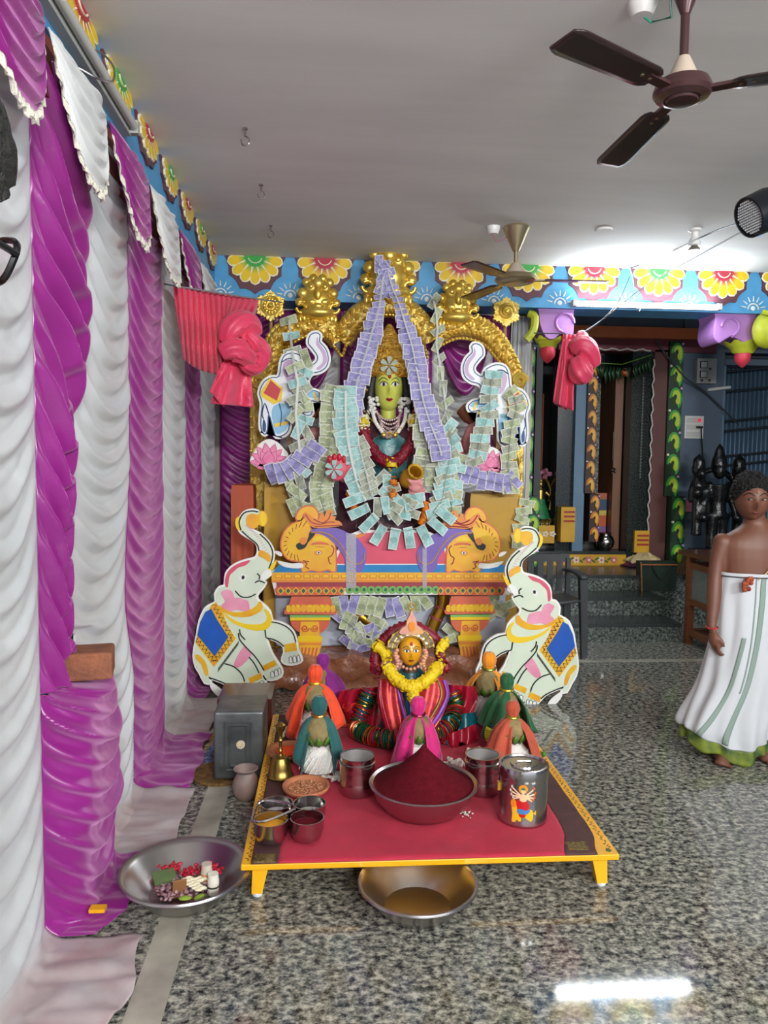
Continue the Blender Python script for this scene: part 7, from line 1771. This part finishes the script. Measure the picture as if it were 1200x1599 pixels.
# ------------------------------------------------------------------ pink tied cloths
m_pkc = mat('pink_satin', '#df3f63', .42, var=.12, vscale=4, sheen=.2, bump=.10, bscale=40)
def pink(label, pleat, knot, tail, Yf, group='tied pink cloths'):
    base = Vector(PY(knot[0][0], knot[0][1], Yf(knot[0][0]))); t = thing('tied_cloth', label, 'cloth', base, 0, group)
    def L(px, py, dy=0): p = PY(px, py, Yf(px)+dy); return p-base
    (tl_, tr_, bl_, br_, np_, dep) = pleat
    b = MB()
    def fn(u, v):
        x0, y0 = tl_[0]+(tr_[0]-tl_[0])*u, tl_[1]+(tr_[1]-tl_[1])*u
        # bottom follows a curved edge
        i = u*(len(bl_)-1); k = min(int(i), len(bl_)-2); f_ = i-k; x1, y1 = bl_[k][0]+(bl_[k+1][0]-bl_[k][0])*f_, bl_[k][1]+(bl_[k+1][1]-bl_[k][1])*f_
        x = x0+(x1-x0)*v; y = y0+(y1-y0)*v+10*sin(pi*v)*0
        a = .016+.014*v
        return L(x, y, a*sin(u*2*pi*np_+v*2)-dep*sin(pi*v)*.6-.02*nz(u*4, v*3))
    b.grid(fn, np_*9, 26); solid(b.build('pleats', m_pkc, t, ang=80), .003)
    for (a0_, a1_, yb0, yb1, f_) in tail:
        b = MB()
        def fn2(u, v):
            x = a0_[0]+(a1_[0]-a0_[0])*u; y = a0_[1]+(a1_[1]-a0_[1])*u; x2 = yb0[0]+(yb1[0]-yb0[0])*u; y2 = yb0[1]+(yb1[1]-yb0[1])*u
            q = v**.8
            return L(x+(x2-x)*q, y+(y2-y)*v, -.05+.028*sin(u*2*pi*f_+v*1.5)*(.3+v)+.012*nz(u*5, v*5))
        b.grid(fn2, int(30*f_), 24); solid(b.build('tail', m_pkc, t, ang=80), .003)
    # knot: fat twisted rolls with creases
    kb_ = thing_part('knot', t)
    for rr, pts in knot[1]:
        q = cat_rom([tuple(L(x, y, d)) for x, y, d in pts], 8, False); n_ = len(q); b = MB(); cs = 28; vs = []
        nrm = None
        for i, p in enumerate(q):
            t_ = (Vector(q[min(i+1, n_-1)])-Vector(q[max(i-1, 0)])).normalized()
            if nrm is None: nrm = Vector((0, -1, 0))
            nrm = (nrm-t_*nrm.dot(t_)).normalized(); bn = t_.cross(nrm); R_ = rr*(sin(pi*(.10+.80*i/(n_-1))))**.55
            for k in range(cs):
                a = 2*pi*k/cs; c_ = R_*(1+.10*sin(a*7+i*.18)+.05*sin(a*13-i*.3)); vs.append(Vector(p)+(nrm*cos(a)+bn*sin(a))*c_)
        b.add(vs, [(i*cs+k, i*cs+(k+1) % cs, (i+1)*cs+(k+1) % cs, (i+1)*cs+k) for i in range(n_-1) for k in range(cs)]+[tuple(range(cs))[::-1], tuple((n_-1)*cs+k for k in range(cs))]); b.build('knot_roll', m_pkc, kb_, ang=80)
    return t
def thing_part(name, parent):
    o = bpy.data.objects.new(name, None); COL.objects.link(o); o.parent = parent; o.empty_display_size = .02; return o
YL = lambda px: 4.0+(px-270)/140*.45
pink('large tied pink cloth with pleats hung from the curtained wall beside the gold arch',
     ((271, 447), (404, 468), [(285, 560), (300, 572), (318, 580), (340, 585), (352, 575), (350, 520), (372, 500), (400, 490)], None, 15, .10),
     ((380, 545), [(.062, [(352, 535, -.10), (362, 512, -.14), (385, 503, -.15), (402, 520, -.12)]), (.060, [(345, 552, -.10), (362, 545, -.15), (380, 552, -.16), (392, 566, -.12)]), (.055, [(376, 525, -.14), (396, 535, -.17), (408, 552, -.16), (398, 572, -.12), (380, 568, -.13)]), (.035, [(386, 520, -.19), (398, 534, -.21), (402, 548, -.20)])]),
     [((352, 560), (390, 562), (330, 630), (396, 636), 1.6), ((350, 565), (372, 565), (328, 612), (350, 636), 1.)], YL)
YR = lambda px: 5.42
pink('smaller tied pink cloth hanging from the cable in front of the shrine',
     ((880, 522), (912, 522), [(866, 630), (874, 636), (884, 640), (894, 634), (897, 600), (902, 590)], None, 5, .04),
     ((915, 575), [(.075, [(895, 548, -.06), (908, 540, -.10), (920, 550, -.10), (928, 572, -.07)]), (.080, [(902, 560, -.08), (908, 580, -.12), (918, 592, -.10)]), (.045, [(900, 545, -.05), (908, 530, -.06), (908, 520, -.02)])]),
     [((880, 530), (896, 530), (864, 628), (896, 642), 1.6)], YR)
cable('hanging_wire', 'thin wire carrying the smaller pink cloth from the arch to the cornice', [PY(834, 520, 5.45), PY(880, 521, 5.44), PY(912, 520, 5.44), PY(960, 480, 5.5), PY(984, 432, 5.56)], .004, m_wire)
cable('hanging_wire', 'thin wire carrying the large pink cloth from the wall to the arch', [PY(262, 444, 3.95), PY(271, 446, 4.0), PY(404, 467, 4.43), PY(440, 472, 5.3)], .004, m_wire2)

# ------------------------------------------------------------------ floor things on the curtain side
p = PZ(382, 1222, 0); bb_ = PZ(340, 1222, 0)
tb = thing('tin_box', 'dark tarnished tin box standing on end with a keyhole plate', 'box', (PZ(372, 1225, 0).x, PZ(372, 1225, 0).y+.02, .0142))
zt_ = PY(375, 1116, tb.location.y).z; wb = (415-337)*S(tb.location.y); db = .26; m_tin = mat('tarnished_tin', '#7b8080', .38, metal=.6, col2='#4a4f50', vscale=7, bump=.3, bscale=12)
o = MB().box((0, db/2, zt_/2), (wb, db, zt_)).build('box_body', m_tin, tb, smooth=False); md = o.modifiers.new('edge', 'BEVEL'); md.width = .012; md.segments = 3
for k, (ins, dpt) in enumerate(((.055, .006), (.075, .004))):
    b = MB(); w2, h2 = wb/2-ins, zt_/2-ins*.9
    b.tube([(-w2, -dpt, zt_/2-h2), (w2, -dpt, zt_/2-h2), (w2, -dpt, zt_/2+h2), (-w2, -dpt, zt_/2+h2), (-w2, -dpt, zt_/2-h2)], .006, 6); b.build('raised_rim', m_tin, tb)
MB().lathe([(.020, 0), (.020, .006), (.007, .008), (.007, .002)], (.01, -.0, zt_*.52), 20, Matrix.Rotation(pi/2, 3, 'X')).build('keyhole_plate', mat('plate_cream', '#cfc3a4', .4), tb)
# wooden box with grooves behind it
p2 = PZ(382, 1180, 0)
wbx = thing('wooden_box', 'reddish brown wooden box with grooved front behind the tin box', 'box', (PY(382, 1100, 4.02).x, 4.02, 0)); zt2 = PY(382, 1092, 4.02).z; w2 = (425-340)*S(4.02)
m_rwood = mat('reddish_wood', '#5e2a1c', .3, var=.25, vscale=5, stretch=(1, 1, 5), coat=.4)
MB().box((0, .15, zt2/2), (w2, .30, zt2)).build('box_body', m_rwood, wbx, smooth=False)
for k in range(3): MB().box((.02, -.006, zt2-.035-k*.025), (w2*.62-.03*k, .012, .010)).build('groove_strip', mat('groove_light', '#a8825e', .3), wbx, smooth=False)
# woven tray under the tin box
ptr = PZ(346, 1212, 0); b = MB(); b.lathe([(0, .010), (.148, .010), (.153, .014), (.158, .010), (.155, .0), (0, 0)], n=36, sx=.92, sy=.9)
tag(b.build('woven_tray', mat('woven_straw', '#8a6a34', .8, col2='#5f4622', vscale=50, bump=.8, bscale=60), loc=(ptr.x-.0, ptr.y+.02, 0)), 'round woven straw tray peeking out beside the tin box', 'tray')
b = MB(); pq = PZ(335, 1165, 0); b.grid(lambda u, v: (.0+.16*u+.03*v, -.16+.25*v, .006+.02*abs(nz(u*4, v*5, 2))), 16, 16); tag(solid(b.build('plastic_sheet', mat('sheet_navy', '#2f3448', .5, col2='#6a6a3a', vscale=5), loc=pq), .003), 'crumpled navy and olive sheet on the floor by the curtain hem', 'sheet')
# small clay pot
pp = PZ(384, 1246, 0); sp = thing('clay_pot', 'small grey-pink clay pot standing on the floor beside the table', 'pot', (pp.x, pp.y, 0))
MB().lathe([(0, 0), (.035, 0), (.055, .025), (.060, .06), (.052, .09), (.040, .11), (.038, .12), (.055, .135), (.050, .138), (.036, .122), (.03, .10), (0, .05)], n=30).build('pot_body', mat('clay_grey', '#9c7f76', .6, col2='#7c6e68', vscale=10), sp)
# steel basins
def basin(label, px, py, r, h):
    p = PZ(px, py, 0); t = thing('steel_basin', label, 'basin', (p.x, p.y, 0), 0, 'steel basins')
    MB().lathe([(0, 0), (r*.52, 0), (r*.58, .004), (r*.76, h*.45), (r*.90, h*.88), (r*.97, h*.97), (r, h), (r*1.005, h*.97), (r*.99, h*1.04), (r*.95, h*1.03), (r*.88, h*.90), (r*.73, h*.47), (r*.55, .014), (0, .010)], n=72).build('bowl', m_steelr, t)
    return t
B1 = basin('wide steel basin holding flower offerings and incense boxes beside the curtain', 290, 1400, .220, .098)
B2 = basin('empty wide steel basin pushed half under the yellow table', 652, 1420, .200, .097)
bl0 = B1.location
rn = random.Random(21)
def off_(dx, dy, z=.02): return (bl0.x+dx, bl0.y+dy, z)
# offerings in the basin: each lies there by itself
m_cam = mat('mottled_petals', '#b89aa0', .7, col2='#6d2a3c', vscale=70)
b = MB()
for k in range(140): 
    a, q = rn.random()*2*pi, sqrt(rn.random())*.098; b.ball((q*cos(a), q*sin(a)*.8, .012+.03*(1-q/.13)+rn.random()*.02), (rn.uniform(.006, .013), rn.uniform(.005, .010), .004), 6, 4, Matrix.Rotation(rn.random()*6, 3, 'Z') @ Matrix.Rotation(rn.uniform(-.8, .8), 3, 'X'))
o = b.build('petal_bed', m_cam, loc=off_(-.005, 0, .004)); tag(o, 'bed of mixed flower petals and grains in the steel basin', 'petals'); o['kind'] = 'stuff'
def lone(nm, label, cat, bld, m, dx, dy, z, rz=0, rx=0):
    o = bld.build(nm, m, loc=off_(dx, dy, z)); o.rotation_euler = (rx, 0, rz); tag(o, label, cat); return o
lone('folded_leaf', 'folded dark green leaf lying on the petals', 'leaf', MB().box((0, 0, 0), (.075, .055, .006)), mat('leaf_dull', '#5c7046', .5, var=.2, vscale=12), -.075, .02, .062, .4, .3)
for i, (dx, dy, s_) in enumerate(((-.06, .085, 1.), (.015, .055, 1.1), (.085, .072, .8))):
    b = MB()
    for k in range(26): b.ball((rn.gauss(0, .018*s_), rn.gauss(0, .014*s_), rn.random()*.025), (.010, .007, .004), 6, 4, Matrix.Rotation(rn.random()*6, 3, 'Z') @ Matrix.Rotation(rn.random()*2, 3, 'X'))
    lone('crimson_flower', ['crimson flower against the rim behind the folded leaf', 'largest crimson flower in the middle of the basin', 'crimson flower beside the clear bottle'][i], 'flower', b, mat('crimson', '#b3142e', .5), dx, dy, .045)
lone('cardboard_piece', 'brown piece of cardboard standing among the petals', 'cardboard', MB().box((0, 0, 0), (.045, .006, .075)), mat('cardboard', '#96683f', .8), -.012, -.045, .055, .3, .35)
for i, (dx, dy, h_, c, lab) in enumerate(((.068, .022, .085, '#c9bfae', 'small clear bottle with an orange band in the basin'), (.096, -.016, .07, '#e9e6da', 'small white round box with a dark line in the basin'))):
    t_ = thing('small_bottle', lab, 'bottle', off_(dx, dy, .018))
    MB().lathe([(0, 0), (.019, 0), (.020, .004), (.020, h_*.72), (.018, h_*.8), (.018, h_), (0, h_)], n=18).build('bottle', mat('bottle_%d' % i, c, .25), t_)
    MB().lathe([(.0205, h_*.35), (.0208, h_*.36), (.0208, h_*.36+(.022 if i == 0 else .004)), (.0205, h_*.36+(.023 if i == 0 else .005))], n=18).build('band', mat('band_%d' % i, '#d08a4a' if i == 0 else '#3a3a36', .5), t_)
for i, (dx, dy) in enumerate(((.03, -.03), (.055, -.055), (.05, .0), (.01, .0))):
    b = MB()
    for k in range(4): b.ball((.012*cos(k*1.57), .010*sin(k*1.57), .006), (.014, .008, .006), 7, 5)
    lone('jasmine_bud', ['white blossom beside the cardboard piece', 'white blossom close to the rim in front', 'white blossom under the middle crimson flower', 'white blossom leaning on the cardboard piece'][i], 'blossom', b, m_wfl, dx, dy, .055)
for i, (dx, dy) in enumerate(((.015, -.085), (.06, -.08), (.06, .03))):
    b = MB(); b.ball((0, 0, 0), (.022, .014, .005), 10, 6); lone('betel_leaf', ['light green leaf scrap at the front of the basin', 'light green leaf scrap beside the white blossom', 'green leaf scrap under the bottle'][i], 'leaf', b, mat('leaf_light', '#8fb03a', .5), dx, dy, .045, i)
o = MB().box((0, 0, 0), (.05, .03, .012)).build('yellow_packet', m_ytab, loc=(-.735, PX(152, 1352, -.735).y, .034)); tag(o, 'small yellow packet lying on the magenta curtain hem', 'packet')

# ------------------------------------------------------------------ boy in white dhoti
YBY = 3.66
boy = thing('person', 'barefoot boy in white dhoti with green stripes, bare chest, walking past', 'person', (PY(1150, 1180, YBY).x, YBY, 0)); BO = boy.location.copy(); uy = S(YBY)
def bpx(px, py, dy=0): p = PY(px, py, YBY); return Vector((p.x-BO.x, dy, p.z))
m_bskin = mat('skin_brown', '#6e4534', .5, var=.08, vscale=5)
b = MB()
loft(b, [(bpx(1182, 925), 56*uy, .10), (bpx(1181, 895), 55*uy, .098), (bpx(1181, 870), 58*uy, .10), (bpx(1182, 852), 60*uy, .098), (bpx(1183, 842), 58*uy, .090), (bpx(1183, 833), 48*uy, .080), (bpx(1183, 826), 34*uy, .070), (bpx(1182, 818), 22*uy, .058), (bpx(1180, 810), 17*uy, .052)], 26)
b.tube([bpx(1182, 826, .01), bpx(1178, 806, -.01), bpx(1175, 790, -.01)], [.055, .048, .05], 16)
# arm on the shrine side (hangs, hand half closed)
b.ball(bpx(1130, 846, .01), (.047, .046, .044), 16, 10)
b.tube(cat_rom([tuple(bpx(x, y, d)) for x, y, d in ((1131, 848, .01), (1123, 874, .01), (1117, 905, .0), (1112, 940, -.02), (1106, 970, -.04), (1105, 980, -.05))], 4, False), [.045, .045, .044, .042, .040, .038, .037, .036, .036, .037, .037, .036, .034, .032, .030, .028, .026, .024, .023, .022, .022], 16)
# other arm, mostly outside the picture
b.ball(bpx(1236, 847, .01), (.047, .046, .044), 16, 10)
b.tube(cat_rom([tuple(bpx(x, y, d)) for x, y, d in ((1236, 842, .01), (1248, 880, .02), (1254, 915, .0), (1252, 950, -.04), (1248, 985, -.07))], 4, False), [.050, .049, .048, .046, .044, .042, .041, .040, .040, .040, .039, .037, .034, .031, .028, .026, .025], 16)
def hand(cx_, cy_, side):
    c0 = bpx(cx_, cy_, -.055); b.ball(c0, (.026, .036, .042), 14, 10)
    for i in range(4):
        o_ = Vector((side*.006, -.030+.019*i, -.030)); q0 = c0+o_; L_ = [.055, .064, .060, .048][i]
        b.tube([q0, q0+Vector((side*.004, -.002, -L_*.45)), q0+Vector((side*.022, -.004, -L_*.8)), q0+Vector((side*.038, -.004, -L_*.82))], [.0105, .0100, .009, .0075], 8)
    b.tube([c0+Vector((side*.012, -.030, .010)), c0+Vector((side*.026, -.042, -.014)), c0+Vector((side*.034, -.040, -.038))], [.012, .0105, .0085], 8)
hand(1107, 993, 1); hand(1248, 998, -1)
# legs and feet
for pts, fd in (([(1160, 960, 0), (1140, 1060, .02), (1126, 1150, .0), (1122, 1172, -.0)], (-.35, -1)), ([(1200, 960, 0), (1190, 1060, -.01), (1174, 1150, .03), (1170, 1164, .03)], (.35, -1))):
    q = [bpx(*t_) for t_ in pts]; q[-1].z = .07; b.tube(cat_rom([tuple(v) for v in q], 4, False), [.075, .072, .068, .062, .056, .053, .055, .052, .048, .043, .038, .035, .034], 14)
    d = Vector((fd[0], fd[1], 0)).normalized(); a0_ = Vector((q[-1].x, q[-1].y, 0)); pr_ = Vector((-d.y, d.x, 0))
    b.ball(a0_+Vector((0, .02, .033)), (.034, .036, .033), 14, 10); b.tube([a0_+d*.0+Vector((0, 0, .045)), a0_+d*.07+Vector((0, 0, .034)), a0_+d*.14+Vector((0, 0, .020))], [.038, .036, .026], 12)
    b.ball(a0_+d*.135+Vector((0, 0, .018)), (.042, .030, .018), 12, 8)
    for k in range(5):
        o_ = pr_*(.032-.016*k)*(1 if fd[0] < 0 else -1); b.ball(a0_+d*(.168-.008*k)+o_+Vector((0, 0, .012)), (.0105 if k else .013, .016, .011), 8, 6)
remesh(b.build('body', m_bskin, boy), .0075, 10)
rot_h = Matrix.Rotation(math.radians(-17), 3, 'Z') @ Matrix.Rotation(math.radians(8), 3, 'X')
hc2 = bpx(1172, 778, -.02)
m_bhair = mat('hair_boy', '#0e0c0b', .7, var=.4, vscale=40, bump=.9, bscale=90)
bh, _ = face_head(boy, hc2, 25.5*uy, .098, 36*uy, m_bskin, dict(white=mat('eye_white_dim', '#9a8c80', .3), iris=m_eyed, dark=MATS['hair_black'], lips=mat('lip_brown', '#7c4340', .45), rot=rot_h, eyes=.95, eyeh=.045, gaze=(-.06, -.01), brow=1.1, lid=.7, back=1.15))
b = MB()          # curly hair cap
cap_c = hc2+rot_h @ Vector((0, .022, .020))
def fn(u, v):
    a = 2*pi*u; t_ = pi*.62*v; fr = max(0, -sin(a)); t_ *= (1-.42*fr**1.5); n_ = 1+.07*nz(cos(a)*4*sin(t_)+3, sin(a)*4*sin(t_), cos(t_)*4)+.04*nz(cos(a)*11*sin(t_), sin(a)*11*sin(t_), cos(t_)*11)
    return cap_c+rot_h @ (Vector((29*uy*sin(t_)*cos(a), .115*sin(t_)*sin(a), 37*uy*cos(t_)))*n_)
b.grid(fn, 60, 26)
for k in range(260):
    rr = random.Random(k); u, v = rr.random(), rr.random()**.6; p_ = fn(u, v*.98); b.ball(p_, (.010, .010, .008), 5, 4)
b.build('hair', m_bhair, boy, ang=80)
MB().slab(ellipse(0, 0, .003, .008, 10), -.003, 0).build('forehead_mark', mat('tilak', '#b5653a', .6), boy, smooth=False, loc=hc2+rot_h @ Vector((0, -.103, .052)))
# dhoti
m_dho = mat('dhoti_white', '#c6c9cd', .7, var=.04, vscale=3, sheen=.2); m_dst = mat('dhoti_stripe', '#83958c', .7); m_dgr = mat('dhoti_green', '#24452a', .6, col2='#7d8a2a', vscale=16)
rows = [(892, 1181, 62, .108), (905, 1181, 63, .112), (940, 1180, 67, .125), (1000, 1174, 68, .135), (1060, 1162, 70, .145), (1105, 1146, 72, .155), (1128, 1140, 70, .158), (1140, 1140, 64, .150)]
RW = cat_rom([tuple(float(x) for x in r) for r in rows], 6, False)
def dho(u, v, lift=0):
    i = min(int(v*(len(RW)-1)), len(RW)-2); f_ = v*(len(RW)-1)-i; y, cx_, hw, dp_ = [RW[i][k]+(RW[i+1][k]-RW[i][k])*f_ for k in range(4)]
    a = 2*pi*u; q = v**1.2
    fold = 1+(q+.15)*(.06*sin(a*6+v*4.5)+.05*sin(a*13-v*5))+.05*nz(cos(a)*4+v*2, sin(a)*4, v*4)
    hem = q*q*(14*sin(a*1.0+2.6)+6*sin(a*3+.5))*(v > .6)*min(1, (v-.6)/.4) if v > .6 else 0
    p_ = bpx(cx_, y+hem*.9, 0); hwx = hw*uy
    # the flying corner towards the steps
    fly = max(0, -cos(a))*sst(.55, .95, v)*.05
    return p_+Vector((hwx*cos(a)*fold-fly+(lift*cos(a)), dp_*sin(a)*fold+lift*sin(a), 0))
b = MB(); b.grid(dho, 120, 60); dh_ = solid(b.build('dhoti', m_dho, boy, ang=75), .004)
def strip_d(nm, u0, w, v0, v1, m, drift=0, lift=.004):
    b = MB(); b.grid(lambda s_, t_: dho((u0+drift*t_)+w*(s_-.5), v0+(v1-v0)*t_, lift), 4, 50); solid(b.build(nm, m, dh_), .002)
strip_d('green_stripe', .735, .020, .0, .96, m_dst, -.05); strip_d('green_stripe', .665, .017, .40, .98, m_dst, -.06); strip_d('thin_stripe', .705, .005, .0, .6, m_dst, -.02)
b = MB(); b.grid(lambda s_, t_: dho(s_, 1.0, -.004)+Vector((0, 0, -.068*t_+.012*sin(s_*40)*t_)), 120, 6); solid(b.build('green_hem', m_dgr, dh_, ang=75), .003)
b = MB(); b.grid(lambda s_, t_: dho(s_, .0+.075*t_, .007), 100, 5); solid(b.build('waist_roll', m_dho, dh_), .006)
MB().tube([dho(k/60, .085, .010) for k in range(61)], .0022, 5).build('waist_string', m_line, dh_)
# sacred thread, wrist cord, flower tucked at the waist
MB().tube(cat_rom([tuple(v) for v in (bpx(1218, 830, -.085), bpx(1200, 858, -.108), bpx(1182, 885, -.112), bpx(1166, 900, -.115))], 5, False), .003, 5).build('sacred_thread', mat('thread_cream', '#d6b98a', .7), boy)
MB().tube([bpx(1105.5, 976, -.045)+Vector((.028*cos(a), .028*sin(a), .004*sin(a))) for a in [2*pi*k/16 for k in range(17)]], .004, 5).build('wrist_cord', mat('cord_red', '#a83232', .6), boy)
b = MB()
for k in range(16):
    rr = random.Random(k+40); b.ball(bpx(1147+rr.uniform(-7, 7), 906+rr.uniform(-9, 9), -.125+rr.uniform(-.01, .01)), .012, 7, 5)
b.build('tucked_flower', mat('tucked_red', '#7c2420', .6, col2='#b0562a', vscale=40), boy)
# ------------------------------------------------------------------ onlooker with glasses, close by at the curtain
ol = thing('person', 'onlooker with black hair and dark framed glasses leaning in beside the curtain', 'person', (-.75, .10, 0))
OO = ol.location.copy(); YO = .60
def op(px, py, Y=YO): return PY(px, py, Y)-OO
hcx = PY(-211, 312, YO)
m_oskin = mat('skin_onlooker', '#8a5a44', .45); hr = Vector(hcx)-OO
RO = Matrix.Rotation(math.radians(20), 3, 'Y') @ Matrix.Rotation(math.radians(143), 3, 'Z') @ Matrix.Rotation(math.radians(4), 3, 'X')
oh, _ = face_head(ol, hr, .066, .086, .112, m_oskin, dict(white=m_eyew, iris=m_eyed, dark=MATS['hair_black'], lips=MATS['lip_brown'], rot=RO, eyes=.9, eyeh=.06, back=1.1))
b = MB()
def fno(u, v):
    a = 2*pi*u; t_ = pi*.60*v; fr = max(0, -sin(a)); t_ *= (1-.40*fr); n_ = 1+.05*nz(cos(a)*5*sin(t_), sin(a)*5*sin(t_), cos(t_)*5+7)+.03*nz(cos(a)*14*sin(t_), sin(a)*14*sin(t_), cos(t_)*14)
    return hr+RO @ (Vector((0, .010, .018))+Vector((.080*sin(t_)*cos(a), .102*sin(t_)*sin(a), .125*cos(t_)))*n_)
b.grid(fno, 70, 30)
b.build('hair', m_bhair, ol, ang=80)
gl = thing_part('glasses', ol); m_fr = mat('glasses_black', '#121214', .25)
def gq(x, y, z): return hr+RO @ Vector((x, y, z))
for s_ in (-1, 1):
    rect = [(.026*cos(a)*abs(cos(a))**-.35 if abs(cos(a)) > .02 else 0, .019*sin(a)*abs(sin(a))**-.35 if abs(sin(a)) > .02 else 0) for a in [2*pi*k/28+.05 for k in range(28)]]
    MB().tube([gq(s_*.034+y_, -.094+.010*abs(s_*.034+y_)/.06, .004+z_) for y_, z_ in rect+[rect[0]]], .0028, 6).build('rim', m_fr, gl)
    MB().add([gq(s_*.034+y_, -.094+.010*abs(s_*.034+y_)/.06, .004+z_) for y_, z_ in rect], [tuple(range(28))]).build('lens', mat('lens_glass', '#d8b8cc', .05, alpha=.25, spec=.8), gl, smooth=False)
    MB().tube([gq(s_*.062, -.084, .012), gq(s_*.072, -.03, .012), gq(s_*.070, .01, -.01)], .0028, 6).build('temple', m_fr, gl)
MB().tube([gq(-.009, -.095, .008), gq(0, -.098, .011), gq(.009, -.095, .008)], .003, 6).build('bridge', m_fr, gl)
# body leaning away, out of the picture
nk = hr+Vector((-.06, -.02, -.10)); b = MB()
b.tube([nk+Vector((.01, 0, .03)), nk+Vector((-.03, -.02, -.06))], .052, 14); b.tube(cat_rom([tuple(v) for v in (nk+Vector((-.04, -.03, -.08)), nk+Vector((-.08, -.12, -.24)), nk+Vector((-.08, -.24, -.45)), (0.0, -.30, .80), (0, -.30, .70))], 4, False), [.07, .11, .14, .155, .16, .155, .15, .145, .14, .14, .145, .15, .15, .15, .15, .15, .15], 18, flat=.8)
for s_ in (-1, 1):
    b.tube([nk+Vector((-.07, s_*.13-.10, -.16)), nk+Vector((-.12, s_*.20-.16, -.40)), nk+Vector((-.10, s_*.18-.14, -.62))], [.055, .045, .035], 12)
    b.tube([(0, -.30+s_*.08, .75), (.02, -.28+s_*.09, .40), (0, -.30+s_*.09, .05)], [.085, .065, .045], 12); b.ball((.05, -.30+s_*.09, .035), (.11, .045, .035), 12, 8)
remesh(b.build('body', m_oskin, ol), .014, 3)
b = MB(); b.tube(cat_rom([tuple(v) for v in (nk+Vector((-.05, -.05, -.11)), nk+Vector((-.085, -.13, -.25)), nk+Vector((-.085, -.245, -.45)), (0.0, -.305, .74))], 4, False), [.10, .135, .155, .165, .172, .17, .165, .16, .158, .16, .165, .17, .17], 20, flat=.82); b.build('shirt', mat('shirt_blue', '#3b4a66', .7), ol)
b = MB(); b.tube([(0, -.305, .76), (.01, -.30, .45), (.0, -.30, .12)], [.172, .155, .15], 20, flat=.85); b.build('trousers', mat('trousers_dark', '#26282e', .7), ol)
